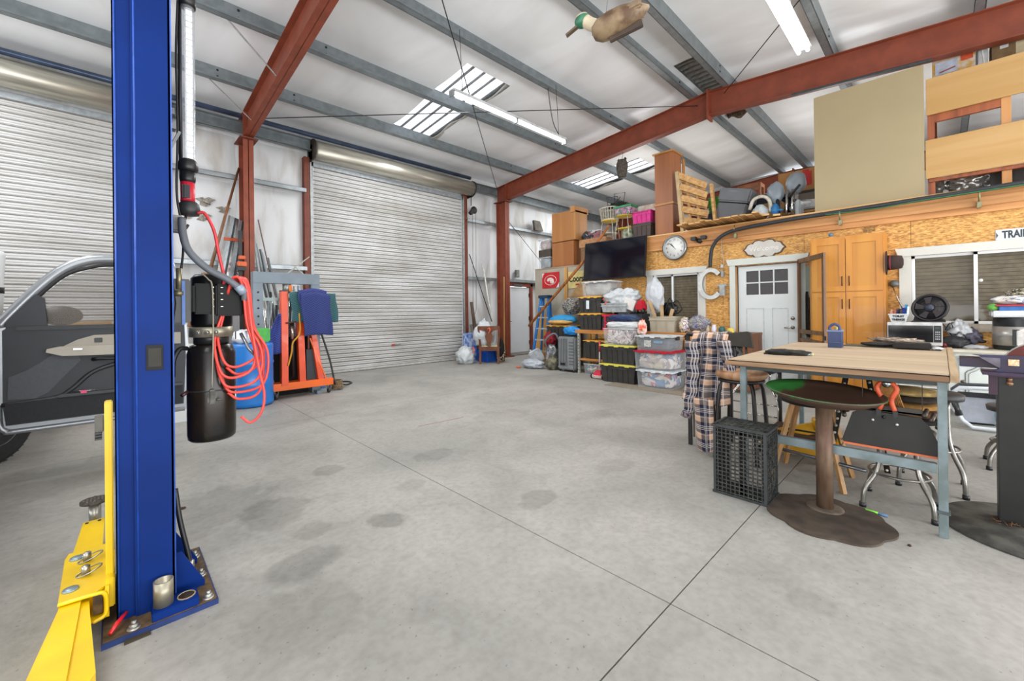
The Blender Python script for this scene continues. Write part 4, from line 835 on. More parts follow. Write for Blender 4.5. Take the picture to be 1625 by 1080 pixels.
bag('trash_bag','white trash bag with orange ties piled on the dining chair seat',(6.70,7.98,.73),(.29,.22,.36),4,.446,tie=(6.5,7.62,.86),pinch=.6)
bag('trash_bag','white trash bag slumped on the floor left of the dining chair',(6.28,8.2,.2),(.24,.2,.25),6,0.0,mat('#BFC4C6',.45,0,.1,6,bump=.4,bs=8),tie=(6.35,8.05,.38))
def tote(name,label,x0,x1,y0,y1,z0,z1,body,lid,cat='storage bin',ribs=4,group=None,over=.018,content=None,latch=None):
    T=thing(name,label,cat,((x0+x1)/2,(y0+y1)/2,z0),group)
    cx,cy=(x0+x1)/2,(y0+y1)/2; w,d=x1-x0,y1-y0; lt=.028
    zt=z1-(lt if lid else 0)
    mb=MB()
    if content or body.name.startswith('clear'):
        t=.004
        mb._add([(cx+a*ww/2,cy+b*dd/2,z) for z,ww,dd in ((z0,w*.94,d*.95),(zt,w,d)) for a,b in ((-1,-1),(1,-1),(1,1),(-1,1))],[(0,3,2,1),(0,1,5,4),(1,2,6,5),(2,3,7,6),(3,0,4,7)])
    else: mb.taper(cx,cy,z0,zt,w*.88,d*.9,w,d)
    b=obj('bin_body',mb,body,T)
    mb=MB().box(x0-over,x1+over,y0-over,y1+over,zt-.015,zt,.004) if lid is None else None
    if mb: 
        mb2=MB().tube([(x0,y0,zt),(x1,y0,zt),(x1,y1,zt),(x0,y1,zt)],.01,6,closed=True); mb.bm.free(); obj('bin_rim',mb2,body if not body.name.startswith('clear') else mat('#C9CDCF',.4),T)
    if ribs and not body.name.startswith('clear'):
        for k in range(ribs):
            y=y0+d*(.12+.76*(k+.5)/ribs); obj('rib',MB().bar((x0+w*.055-.003,y,z0+.02),(x0-.002,y,zt-.05),.02,.005,(0,1,0)),body,b)
        obj('shoulder',MB().box(x0-.006,x1+.006,y0-.006,y1+.006,zt-.06,zt-.045),body,b)
    if lid:
        l=obj('lid',MB().box(x0-over,x1+over,y0-over,y1+over,zt,zt+.018,.005).box(x0+.03,x1-.03,y0+.03,y1-.03,zt+.018,z1),lid,T)
        for k in range(3): obj('lid_notch',MB().box(x0-over-.004,x0-over+.01,y0+d*(.15+.3*k),y0+d*(.27+.3*k),zt-.012,zt+.004),lid,l)
    if latch:
        for y in (y0+.01,y1-.01): obj('latch',MB().box(cx-.06,cx+.06,y-.03*(1 if y<cy else -1),y+.0,zt-.05,zt+.015,.006),latch,T)
    if content:
        c=obj('contents',MB().blob((cx,cy,(z0+zt)/2),(w*.44,d*.455,(zt-z0)*.46),.07,3.5,4,int(abs(cx*77+cy*31+z0*13))%50,z0+.01,0,.75),content,T)
    return T
BKB=mat('#353330',.6,0,.12,9); YL=mat('#D6CC58',.5,0,.05,9); YO=mat('#D9A441',.5,0,.05,9); CLR=clear('#DDE3E6',.2,.2); CLRW=clear('#E6EAEC',.55,.35)
tote('blue_storage_bin','blue plastic bin on the floor under and behind the dining chair',6.78,7.15,7.95,8.4,0,.30,mat('#1A55B8',.4),None)
tote('blue_storage_bin','taller blue bin with a printed label behind the left side of the dining chair',6.62,6.85,8.45,8.75,0,.72,mat('#2160B4',.4,0,.25,9,c2='#B8C4D8'),None)
solo('small_cardboard_box',MB().box(6.35,6.5,8.5,8.65,0,.27).box(6.32,6.4,8.46,8.5,.25,.32),mat('#A8784E',.8),'small open cardboard box in the corner beside the roll-up door guide','box',(6.4,8.55,0))
solo('timber_offcut',MB().bar((6.98,8.55,0),(7.0,8.85,1.55),.09,.03,(0,1,0)).bar((7.1,8.6,0),(7.05,8.85,1.3),.05,.04,(0,1,0)),wood('#5A4636','#3C2E24',2),'dark timber offcuts leaning on the wall beside the roll-up door','timber',(7,8.7,0))
solo('grey_plywood_board',MB().bar((7.25,8.7,0),(7.2,8.9,.95),.45,.02,(0,1,0)),mat('#8A857C',.8,0,.15,6),'weathered grey board leaning behind the timber offcuts','board',(7.2,8.8,0))
T=thing('chain_hoist','black hand-chain hoist beside the top of the roll-up door','hoist',(7.04,8.8,4.0))
obj('bracket',MB().bar((6.93,8.85,4.42),(7.12,8.85,4.5),.03),BLK,T); obj('hand_wheel',MB().lathe([(.05,-.02),(.10,-.015),(.10,.015),(.05,.02)],(7.08,8.8,4.05),18,'Y'),BLK,T); obj('gear_case',MB().bar((6.95,8.8,3.93),(7.05,8.8,4.05),.09),BLK,T); obj('hook_wire',MB().tube(bez([(7.12,8.8,4.5),(7.0,8.8,4.4),(6.98,8.8,4.15)],10),.012,6),BLK,T)
for x in (7.03,7.14): obj('hand_chain',MB().tube([(x,8.8,4.05),(x,8.82,1.35)],.006,6),mat('#6E6A62',.5,.4),T)
obj('chain_bottom',MB().tube(bez([(7.03,8.82,1.35),(7.08,8.82,1.22),(7.14,8.82,1.35)],10),.006,6),mat('#6E6A62',.5,.4),T)
solo('white_pipe',MB().tube([(7.62,8.4,.2),(7.48,8.7,1.6),(7.42,8.85,2.6)],.022,8),mat('#D4D2C8',.4),'white plastic pipe leaning just left of the right red column','pipe',(7.6,8.5,0))
solo('wood_lath',MB().bar((7.8,8.42,.0),(7.83,8.44,2.25),.04,.015),wood('#B08A54','#8A6434',2),'thin wooden lath standing against the right red column','timber',(7.8,8.42,0))
bag('patterned_tote_bag','black and beige patterned tote bag on the floor right of the dining chair',(7.15,7.85,.22),(.12,.12,.26),9,0.0,patch(['#1A1A1A','#C9B49A','#2A2A2A','#A08468'],9),pinch=.2)
T=thing('yellow_toolbox_bag','black jacket hanging over the right side of the dining chair','jacket',(6.95,7.75,.3))
obj('cloth',MB().blob((6.93,7.62,.38),(.08,.1,.22),.3,3,3,12),mat('#161616',.9),T)
# wall niche items
solo('tan_board_on_girt',MB().prism([(9.55,3.83),(9.5,4.13),(9.78,4.13),(9.93,3.83)],'Y',8.82,8.9),mat('#5E574E',.7,0,.2,9),'small dark board standing on the upper wall rail above the exit door','board',(9.7,8.9,3.84))
solo('meter_box',MB().box(8.85,9.0,8.98,9.05,2.32,2.55,.01),mat('#8F8E88',.5,.3,.2,12),'small grey box on the wall above the exit door','electrical box',(8.9,9.0,2.4))
# ================================================================== END PANEL, LADDER, SOFT GOODS
T=thing('team_flag','red square flag with a white helmet roundel on the greige panel','flag',(7.86,6.95,2.0))
Xp=7.885
obj('cloth',MB().box(Xp-.004,Xp,6.50,7.06,1.86,2.25),mat('#B4121C',.6,0,.04,8),T)
obj('roundel',MB().tube([(Xp-.006,6.78+.19*math.cos(a*PI/16),2.055+.12*math.sin(a*PI/16)) for a in range(32)],.006,6,closed=True),mat('#E8DCD4',.6),T)
obj('helmet',MB().prism([(6.66,1.99),(6.68,2.08),(6.76,2.12),(6.86,2.11),(6.9,2.05),(6.86,2.02),(6.81,2.05),(6.78,1.98),(6.71,1.96)],'X',Xp-.008,Xp-.004),mat('#D8C8C0',.6),T)
obj('corner_band',MB().prism([(7.06,2.24),(6.98,2.24),(7.06,2.12)],'X',Xp-.007,Xp-.004).prism([(6.50,1.86),(6.6,1.86),(6.50,1.99)],'X',Xp-.007,Xp-.004),mat('#E0CFC8',.6),T)
T=thing('beer_banner','pale yellow banner with black script lettering on the greige panel','banner',(7.86,6.0,2.0))
obj('cloth',MB().box(Xp-.004,Xp,5.70,6.22,1.82,2.22),mat('#D0BE7C',.6,0,.08,8),T)
text('lettering','Coors',.21,(Xp-.008,5.98,2.04),FACE_B,mat('#15130F',.6),T,.002,.8,.005)
obj('red_emblem',MB().box(Xp-.007,Xp-.004,5.9,6.0,1.885,1.925),mat('#B83A2A',.6),T)
# leaning oak pole
solo('wooden_pole',MB().tube([(7.25,6.95,.92),(7.74,5.78,2.3),(7.83,5.02,3.15)],[.03,.035,.026],10),wood('#A5662C','#7A4418',2),'long brown wooden pole leaning from the ladder up to the loft','pole',(7.25,6.9,.9))
T=thing('step_ladder','blue fiberglass step ladder standing folded against the greige panel','ladder',(7.5,6.75,0))
LB=mat('#1F6FB4',.45,0,.08,6)
for y0,y1 in ((7.02,6.84),(6.5,6.6)): obj('rail',MB().bar((7.42,y0,0),(7.6,y1,1.62),.07,.03,(1,0,0)),LB,T)
for y0,y1 in ((6.98,6.8),(6.52,6.6)): obj('rear_rail',MB().bar((7.7,y0,0),(7.64,y1,1.6),.05,.025,(1,0,0)),LB,T)
obj('top_cap',MB().box(7.52,7.7,6.56,6.88,1.6,1.67,.01),mat('#15324F',.5),T)
for k in range(5):
    z=.3+.27*k; t=z/1.62; obj('step',MB().box(7.40+.18*t,7.48+.18*t,6.52+.08*t,7.0-.16*t,z,z+.03),mat('#C6CACC',.35,.5),T)
T=thing('printer_box','white and grey printed box tilted on the floor by the exit door','box',(7.35,6.75,0))
mb=MB(); mb.T=Matrix.Translation((7.3,6.75,.2))@Matrix.Rotation(R(-40),4,'Z')@Matrix.Rotation(R(-28),4,'Y'); mb.box(-.15,.15,-.17,.17,-.14,.14,.02); obj('carton',mb,mat('#8E9498',.5,0,.15,5,c2='#C6CACC'),T)
mb=MB(); mb.T=Matrix.Translation((7.3,6.75,.2))@Matrix.Rotation(R(-40),4,'Z')@Matrix.Rotation(R(-28),4,'Y'); mb.box(-.155,-.15,-.12,.1,-.1,.02); obj('dark_label',mb,mat('#2E3438',.5,0,.3,30),T)
mb=MB(); mb.T=Matrix.Translation((7.3,6.75,.2))@Matrix.Rotation(R(-40),4,'Z')@Matrix.Rotation(R(-28),4,'Y'); mb.box(-.12,.12,-.06,.1,.14,.16,.01).tube([(-.05,.19,.0),(-.05,.22,.1),(-.05,.12,.18)],.02,8); obj('carry_strap',mb,mat('#D8DCDC',.4),T)
bag('grey_bedding_bag','pale grey bedding bag lying on the floor in front of the exit door',(6.82,6.42,.1),(.17,.28,.11),15,0.0,mat('#AEB4BC',.6,0,.08,6,bump=.3,bs=8),pinch=0)
solo('orange_tag',MB().blob((6.62,6.68,.02),(.05,.07,.02),.3,3,2,5,0.0),mat('#D86A48',.5),'orange drawstring tail on the floor at the end of the bedding bag','bag tie',(6.6,6.7,0))
bag('red_jacket','dark red jacket heaped beside the step ladder',(7.22,6.25,.62),(.13,.14,.18),21,None,mat('#8E1A26',.85,0,.2,8,bump=.3),pinch=.2,cat='jacket',amp=.4)
T=thing('upright_vacuum','grey upright vacuum cleaner and hoses behind the suitcase','vacuum',(7.15,6.05,0))
obj('canister',MB().blob((7.12,6.1,.28),(.13,.14,.26),.25,3,3,23,0.0),patch(['#5A5E64','#8A8A8C','#C8486A','#B8B4AC','#3A3E44'],5),T); obj('hose',MB().tube(bez([(7.15,6.15,.3),(7.0,6.2,.6),(7.1,6.0,.78),(7.2,5.9,.5)],20),.022,8),mat('#6A6E74',.5),T)
bag('olive_bag','olive canvas bag on the floor left of the suitcase',(6.93,5.93,.14),(.14,.15,.18),25,0.0,mat('#77745E',.8,0,.15,9,c2='#3E3E34'),pinch=.4)
SG=mat('#8C9092',.35,.2,.08,6)
T=thing('suitcase','grey ribbed hard-shell suitcase standing in front of the shelf','suitcase',(6.95,5.5,0))
obj('shell',MB().box(6.84,7.1,5.26,5.72,.05,.74,.03),SG,T)
for k in range(6): obj('shell_rib',MB().box(6.832,6.842,5.45+.045*k,5.462+.045*k,.12,.70),mat('#55585A',.3,.4),T)
for k in range(8): obj('side_rib',MB().box(6.832,6.842,5.28,5.40,.16+.065*k,.185+.065*k),mat('#7C8082',.25,.5),T)
obj('shell_gap',MB().box(6.96,6.975,5.255,5.725,.045,.745),BLK,T); obj('logo_badge',MB().box(6.828,6.84,5.5,5.62,.14,.19,.004),mat('#34373A',.3,.6),T)
for x in (6.88,7.06):
    for y in (5.31,5.67): obj('wheel',MB().lathe([(.022,-.012),(.026,0),(.022,.012)],(x,y,.026),14,'X'),BLK,T)
obj('top_handle',MB().tube(bez([(6.97,5.42,.74),(6.97,5.44,.775),(6.97,5.55,.775),(6.97,5.57,.74)],12),.012,8),BLK,T)
tote('dark_bin_yellow_lid','dark bin with yellow lid at the end of the shelf behind the teal sleeping pad',7.35,7.8,5.75,6.45,.0,.96,BKB,YO,ribs=5)
bag('rolled_air_mattress','blue and tan rolled sleeping pad on the dark bin beside the ladder',(7.5,6.08,1.08),(.18,.38,.12),28,.962,mat('#2A93CE',.5,0,.04,4,bump=.1),pinch=0,cat='sleeping pad',amp=.08)
solo('tan_pad_strip',MB().blob((7.43,6.1,1.03),(.17,.36,.06),.06,2,3,31,.964),mat('#D9A85A',.6),'tan underside of the rolled blue sleeping pad beside the ladder','sleeping pad',(7.4,6.1,1.0))
bag('zebra_blanket','black and white zebra-print blanket bundle on top of the sleeping pad',(7.56,5.88,1.38),(.16,.22,.19),33,None,patch(['#1E1E1E','#9C9890','#4A4846','#B4B0A8','#2A2A2A'],16),pinch=.1,cat='blanket')
bag('blue_sleeping_bag','bright blue sleeping bag stuffed on top of the grey suitcase',(6.98,5.42,.86),(.1,.2,.1),36,.777,mat('#168BD6',.6,0,.1,6,bump=.3),pinch=.1,cat='sleeping bag',amp=.35)
# ================================================================== BENCH SHELF
BW=wood('#C98E4E','#A56B30',1,.55,4)
T=thing('storage_bench','long wooden bench shelf on pale perforated metal uprights along the wall','workbench',(7.25,3.9,0))
obj('bench_top',MB().box(6.9,7.62,2.95,5.28,.82,.895,.004),BW,T); obj('lower_shelf',MB().box(6.92,7.6,3.7,5.2,.27,.305),BW,T)
obj('top_apron',MB().box(6.9,6.94,2.5,3.3,.78,.86),BW,T); obj('bench_extension',MB().box(6.9,7.62,2.5,2.95,.86,.895),BW,T)
for (x,y) in ((6.92,5.2),(7.55,5.2),(6.92,2.97),(7.55,2.55)):
    u=obj('upright',MB().box(x-.02,x+.03,y-.02,y+.02,0,.82 if y>2.6 else .86),mat('#B9B9B2',.5,.2),T)
    for k in range(12): obj('upright_slot',MB().box(x-.022,x-.02,y-.008,y+.008,.06+.062*k,.09+.062*k),BLK,u)
tote('clear_toy_bin','clear low bin of colourful toys on the floor under the bench shelf',6.95,7.35,4.62,5.1,0,.2,CLR,None,content=patch(['#C84A40','#D8C84A','#3E8A5A','#D8D4C8','#4A6AA8'],9))
tote('black_bin_yellow_lid','black bin with yellow lid on the lower shelf of the bench',6.98,7.5,4.45,5.12,.306,.69,BKB,YO)
tote('black_bin_yellow_lid','black bin with yellow lid on the bench top, lower of two at its left end',6.92,7.4,4.66,5.2,.896,1.235,BKB,YO)
T=tote('black_bin_yellow_lid','yellow-lidded black bin with white label, upper of two at the bench left end',6.92,7.4,4.66,5.2,1.236,1.575,BKB,YO)
obj('white_label',MB().box(6.908,6.915,4.93,5.0,1.32,1.49),mat('#CFDBE0',.5,0,.1,50),T)
tote('clear_storage_bin','clear lidded bin with a spray bottle at the very top of the left bench stack',6.95,7.35,4.45,5.12,1.577,1.88,CLR,mat('#CDCFD0',.35),content=mat('#B4ADA4',.7,0,.2,5))
solo('white_cap_bottle',MB().lathe([(.04,0),(.045,.12),(.03,.16),(.015,.19),(.015,.22)],(6.9,4.3,1.58),14).bar((6.9,4.3,1.8),(6.87,4.36,1.8),.02),mat('#D6D8DA',.4),'white spray bottle beside the topmost clear bin','bottle',(6.9,4.3,1.58)) if False else None
T=thing('red_tool_tote','grey and red fabric tool tote on the bench beside the black bins','tote bag',(7.1,4.5,.9))
obj('tote_body',MB().taper(7.1,4.48,.896,1.2,.3,.34,.3,.32),mat('#3C3A3E',.85,0,.15,20),T); obj('tote_trim',MB().box(6.935,6.945,4.32,4.64,.896,.95).box(6.935,6.945,4.31,4.65,1.17,1.21),mat('#C4183C',.6),T)
for y in (4.39,4.57): obj('strap',MB().box(6.93,6.942,y-.02,y+.02,.9,1.2),mat('#C4183C',.6),T)
obj('tote_handle',MB().tube(bez([(6.94,4.57,1.2),(6.92,4.56,1.06),(6.92,4.4,1.06),(6.94,4.39,1.2)],12),.014,6),mat('#C4183C',.6),T)
tote('black_bin_behind','black bin with a hinged top standing behind the red tool tote',7.3,7.62,4.05,4.6,.896,1.25,BKB,None,ribs=3)
tote('grey_wash_tub','grey plastic tub heaped with white bags on the middle of the bench',6.93,7.3,4.1,4.66,1.252,1.42,mat('#A9ADAE',.45),None)
solo('box_under_tub',MB().box(6.97,7.28,4.05,4.3,.896,1.25,.005).box(7.0,7.3,3.82,4.05,.896,1.22,.005),mat('#3A3C42',.7,0,.15,9),'dark boxes under the grey tub in the middle of the bench','box',(7.1,4.1,.9))
bag('white_plastic_bags','heap of white plastic bags with orange ties in the grey tub',(7.1,4.4,1.52),(.19,.30,.17),41,None,tie=(6.93,4.62,1.50),pinch=.1,amp=.35)
T=bag('white_plastic_bags','second white bag sprawled at the right of the grey tub',(7.15,4.15,1.55),(.15,.2,.15),44,None,pinch=.1,amp=.35)
mb=MB(); mb.T=Matrix.Translation((7.0,4.07,1.40))@Matrix.Rotation(R(20),4,'X'); mb.box(-.03,.03,-.12,.12,-.1,.1,.006); solo('white_picture_box',mb,mat('#D8D4D0',.5,0,.03,8),'small white square box tilted against the white bags','box',(7.0,4.07,1.3))
T=thing('red_toy_machine','small red toy machine with black wheels on the bench below the white hanging bag','toy',(7.0,3.85,1.2))
obj('toy_body',MB().box(6.93,7.1,3.76,3.93,1.28,1.4,.02).box(6.95,7.08,3.78,3.9,1.38,1.47,.02),mat('#B8142A',.35),T); 
for y in (3.78,3.91): obj('toy_wheel',MB().lathe([(.05,-.02),(.05,.02)],(6.97,y,1.27),16,'Y'),BLK,T)
bag('hanging_white_bag','tall white plastic bag hanging in front of the small window',(7.15,3.64,1.6),(.13,.16,.34),47,None,mat('#BCC0C5',.35,0,.06,5,bump=.8,bs=10),pinch=.9)
T=thing('dark_toy_rack','black metal basket and folded paper beside the hanging white bag','basket',(7.3,3.4,1.2))
obj('wire_basket',MB().tube(bez([(7.3,3.2,1.3),(7.3,3.3,1.45),(7.3,3.45,1.3),(7.3,3.3,1.22),(7.3,3.2,1.3)],20),.012,6).tube(bez([(7.25,3.3,1.2),(7.25,3.4,1.5),(7.25,3.5,1.25)],14),.012,6),BLK,T); obj('black_cloth',MB().blob((7.35,3.45,1.3),(.08,.14,.12),.5,4,3,50),BLK,T)
tote('beige_bin','beige plastic bin with cardboard and sticks poking out on the bench',6.92,7.25,3.17,3.64,.897,1.16,mat('#A89F8C',.55,0,.05,6),None,ribs=2)
for k,(y,z,a) in enumerate(((3.58,1.45,.1),(3.5,1.38,-.05),(3.4,1.3,-.15))): solo('cardboard_strip',MB().bar((7.05,y-.05,1.0),(7.02,y+a,z),.06,.01,(1,0,0)),mat('#B99A72',.8,0,.1,8),['tallest cardboard strip at the left end of the beige bin','middle cardboard strip standing in the beige bin','shortest cardboard strip leaning right in the beige bin'][k],'cardboard',(7.05,y,1.0))
bag('floral_blouse','yellow and purple floral cloth beside the beige bin',(7.0,3.03,1.02),(.08,.09,.14),53,.897,patch(['#D8CC50','#E4E0DC','#7A5A90','#3A3A4A','#C8B8C8'],14),pinch=.2,cat='cloth')
bag('sports_bag','grey and blue patterned ball bag on the right of the bench',(7.05,2.82,1.05),(.13,.19,.13),56,.897,patch(['#8E8A7E','#2E3EA0','#54565A','#A8A498','#6E6A60'],16),pinch=.1)
for k,(y,h,r,c,l,z0) in enumerate(((2.66,.13,.035,'#B8A88C','small beige bottle beside the ball bag on the bench',.897),(2.56,.14,.04,'#D8D4E4','white and purple jar at the right end of the bench',.897),(2.44,.1,.05,'#1E5A5A','dark teal bowl on the old wooden cabinet',.91),(2.31,.08,.055,'#D8C050','yellow cup on the old wooden cabinet',.91))):
    solo('jar',MB().lathe([(r*.8,0),(r,.01),(r,h*.7),(r*.7,h*.8),(r*.7,h)],(7.02,y,z0+.001),18),mat(c,.4),l,'jar',(7.02,y,z0))
T=thing('old_wooden_cabinet','dark wooden cabinet with wire-mesh door at the right end of the bench','cabinet',(7.2,2.3,0))
OW=wood('#7A4A26','#54301A',2)
obj('cabinet_top',MB().box(6.86,7.6,2.02,2.46,.87,.905),OW,T); obj('cabinet_side',MB().box(6.9,7.58,2.44,2.46,.04,.87),mat('#D2CEC4',.6,0,.08,9),T); obj('cabinet_side',MB().box(6.9,7.58,2.02,2.05,.04,.87),OW,T); obj('cabinet_back',MB().box(7.55,7.58,2.05,2.44,.04,.87),OW,T)
dr=obj('mesh_door',MB().box(6.88,6.9,2.38,2.44,.05,.87).box(6.88,6.9,2.04,2.1,.05,.87).box(6.88,6.9,2.1,2.38,.80,.87).box(6.88,6.9,2.1,2.38,.05,.12),OW,T)
mb=MB(); 
for k in range(14): mb.tube([(6.892,2.1+.02*k,.12),(6.892,2.1+.02*k,.8)],.0018,4)
for k in range(30): mb.tube([(6.894,2.1,.12+.023*k),(6.894,2.38,.12+.023*k)],.0018,4)
ms=obj('wire_mesh',mb,mat('#2A2622',.6),dr); ms['kind']='stuff'
obj('dark_clothes',MB().blob((7.2,2.24,.4),(.2,.16,.36),.4,3,3,60,.06),patch(['#16181A','#2E3A34','#A8A8A4','#1E1E20'],6),T)
bag('purple_top_bag','white bag with a purple top stored under the bench',(7.1,2.68,.42),(.14,.14,.2),62,None,patch(['#D8D6DA','#9A3EA8','#C4C2C6','#4A4A4C','#DCDCDE'],4),pinch=.2)
solo('black_under_bench_box',MB().taper(7.15,2.72,0,.24,.4,.34,.44,.38),BLK,'black box on the floor under the right end of the bench','box',(7.15,2.7,0))
T=thing('running_shoes','pair of black and white running shoes under the right end of the bench','shoes',(6.85,2.75,0))
for y in (2.84,2.72): 
    s=obj('shoe',MB().blob((6.85,y,.05),(.12,.045,.05),.12,2,3,66,0.0),BLK,T); obj('sole',MB().box(6.74,6.96,y-.04,y+.04,0,.02,.008),mat('#D8D8D4',.5),s)
obj('green_heel',MB().box(6.78,6.84,2.66,2.68,.02,.07),mat('#3A8A5A',.5),T)
# floor mat and front row of bins
T=solo('floor_mat',MB().box(6.1,7.0,2.62,4.05,.0,.008),mat('#857A6A',.9,0,.08,40),'flat brown doormat under the front row of storage bins','mat',(6.5,3.3,0))
tote('black_bin_lime_lid','black bin with lime-yellow lid on the mat, lower of the front pair',6.4,6.82,3.64,4.33,.009,.335,BKB,YL,ribs=5)
tote('black_bin_lime_lid','black bin with lime-yellow lid, upper of the front pair',6.4,6.82,3.64,4.33,.336,.675,BKB,YL,ribs=5)
TOY=patch(['#B8545C','#D07A9A','#7A94B4','#C8BCA8','#6E86A4','#CFCBC8','#4E5A6A'],5)
tote('clear_storage_tub','clear bin with pink clothes on the mat, bottom of the clear stack',6.33,6.85,2.96,3.56,.009,.30,CLR,mat('#D8DCE0',.4),content=TOY,latch=mat('#2E3032',.5))
tote('clear_bin_red_lid','clear bin with red lid in the middle of the clear stack',6.33,6.85,2.94,3.6,.301,.62,CLR,mat('#B81230',.4),content=patch(['#8A94A4','#C8B8A4','#D4CCC8','#5E7488','#B0A098','#E0D8D4'],5))
T=tote('clear_bin_white_label','clear bin with white printed label on top of the red-lidded bin',6.36,6.82,2.98,3.58,.621,.87,CLR,mat('#C8CCCE',.4),content=mat('#6C7278',.7,0,.2,5),latch=mat('#2A2C2E',.5))
obj('printed_label',MB().box(6.36,6.364,3.32,3.44,.68,.79),mat('#D8D8D4',.5,0,.35,60),T); obj('blue_sticker',MB().box(6.36,6.364,3.12,3.27,.745,.785),mat('#7A98B0',.5),T)
tote('clear_tub_of_clothes','clear tub of pink patterned clothes on the front black bins',6.38,6.8,3.66,4.24,.676,.96,CLR,None,content=patch(['#B8A8A4','#D4C4BC','#8A7A7C','#C8B0A8','#6A6468','#DCD4D0'],8))
bag('white_pillow','flattened white pillow spilling over the clear tub of clothes',(6.6,3.95,1.02),(.20,.30,.07),71,None,mat('#C6C8C9',.7,0,.06,6,bump=.6,bs=6),pinch=0,cat='pillow',amp=.15,sq=.5)
bag('folded_jeans','folded dark blue jeans on the white pillow',(6.62,3.97,1.15),(.15,.26,.06),74,None,patch(['#1E2E58','#2A4070','#3A4A5A','#25365E'],3),pinch=.1,cat='jeans',amp=.2,sq=.5)
bag('orange_drawstring_bag','orange drawstring bag hanging off the right of the pillow',(6.6,3.6,.98),(.07,.08,.14),77,None,mat('#D8502E',.6,0,.2,12,c2='#E8D8CC'),pinch=.3,amp=.4)
T=thing('toy_sweeper','red and white toy push sweeper leaning at the end of the black bins','toy',(6.65,4.5,0))
obj('stick',MB().tube([(6.62,4.5,.1),(6.68,4.53,.68)],.014,8),mat('#D8D4D4',.4),T); obj('grip',MB().tube([(6.665,4.52,.5),(6.685,4.53,.7)],.02,8),mat('#C8203C',.4),T)
obj('sweeper_head',MB().taper(6.6,4.5,.05,.16,.16,.2,.06,.1),mat('#C8203C',.4),T); obj('roller',MB().tube([(6.56,4.38,.045),(6.56,4.62,.045)],.04,12),mat('#DAD4C4',.5),T)
for y in (4.38,4.62): obj('wheel',MB().lathe([(.048,-.012),(.048,.012)],(6.56,y,.048),16,'Y'),BLK,T)
# television and wall things
T=thing('television','large black flat-screen television mounted high on the wall above the bench','television',(7.7,5.0,1.96))
mb=MB(); mb.T=Matrix.Translation((7.72,4.86,2.38))@Matrix.Rotation(R(6),4,'Y'); mb.box(-.03,.03,-.75,.75,-.425,.425,.008); obj('bezel',mb,mat('#0C0D12',.3),T)
mb=MB(); mb.T=Matrix.Translation((7.72,4.86,2.38))@Matrix.Rotation(R(6),4,'Y'); mb.box(-.034,-.03,-.735,.735,-.40,.41); obj('screen',mb,mat('#0D0E18',.08,0,.02,3,spec=.8),T)
obj('wall_bracket',MB().box(7.75,7.9,4.8,5.1,2.25,2.5),BLK,T)
T=thing('wall_clock','round white wall clock with silver rim between television and loft hose','clock',(7.84,3.58,2.49))
obj('clock_rim',MB().lathe([(.235,7.895),(.245,7.86),(.235,7.82),(.208,7.815),(.2,7.838)],(0,3.58,2.49),40,'X'),mat('#8C9090',.3,.8),T); obj('clock_face',MB().lathe([(.202,7.842),(.202,7.834)],(0,3.58,2.49),40,'X'),mat('#DEDEDA',.5,0,0),T)
for h in range(12):
    a=h*PI/6; n=str(12 if h==0 else h); text('numeral',n,.05,(7.832,3.58-.155*math.sin(a),2.49+.155*math.cos(a)),FACE_B,mat('#2A2A2C',.6),T,.001)
for a,l,w_ in ((R(-38),.11,.012),(R(-48),.15,.008),(R(140),.05,.006)): obj('clock_hand',MB().bar((7.827,3.58,2.49),(7.827,3.58-l*math.sin(a),2.49+l*math.cos(a)),w_,.003,(1,0,0)),BLK,T)
# letter G
T=thing('letter_sign','large galvanized metal letter G on the wall left of the white door','wall letter',(7.85,2.88,1.74))
g=[]; 
for k in range(25):
    a=R(42+ (318-42)*k/24); g.append((2.9-.24*math.cos(a)*.96,1.75+.285*math.sin(a)))
gi=[(2.9-(.24-.085)*math.cos(R(42+276*k/24))*.96,1.75+(.285-.07)*math.sin(R(42+276*k/24))) for k in range(25)]
poly=g+gi[::-1]

obj('letter_face',MB().prism([(y,z) for y,z in poly],'X',7.80,7.81),mat('#C9CBC8',.55,0,.08,14),T)
def ribbon(poly,x0,x1):
    mb=MB(); n=len(poly); 
    for i in range(n): 
        a=poly[i]; b=poly[(i+1)%n]; mb.bar((( x0+x1)/2,a[0],a[1]),((x0+x1)/2,b[0],b[1]),x1-x0,.006,(0,b[1]-a[1] if False else 0,1))
    return mb
def ribbon(poly,x0,x1):
    mb=MB(); n=len(poly); vs=[(x,p[0],p[1]) for x in (x0,x1) for p in poly]; mb._add(vs,[(i,(i+1)%n,n+(i+1)%n,n+i) for i in range(n)]); return mb
obj('letter_return',ribbon(poly,7.80,7.86),mat('#A9ACAA',.45,.3,.1,14),T)
obj('letter_bar',MB().box(7.795,7.86,2.66,2.745,1.53,1.72),mat('#A6AAA8',.4,.4),T); obj('letter_serif',MB().box(7.80,7.86,2.63,2.79,1.70,1.735),mat('#9EA2A2',.4,.4),T); obj('letter_serif',MB().box(7.80,7.86,2.68,2.72,1.86,1.97),mat('#9EA2A2',.4,.4),T)
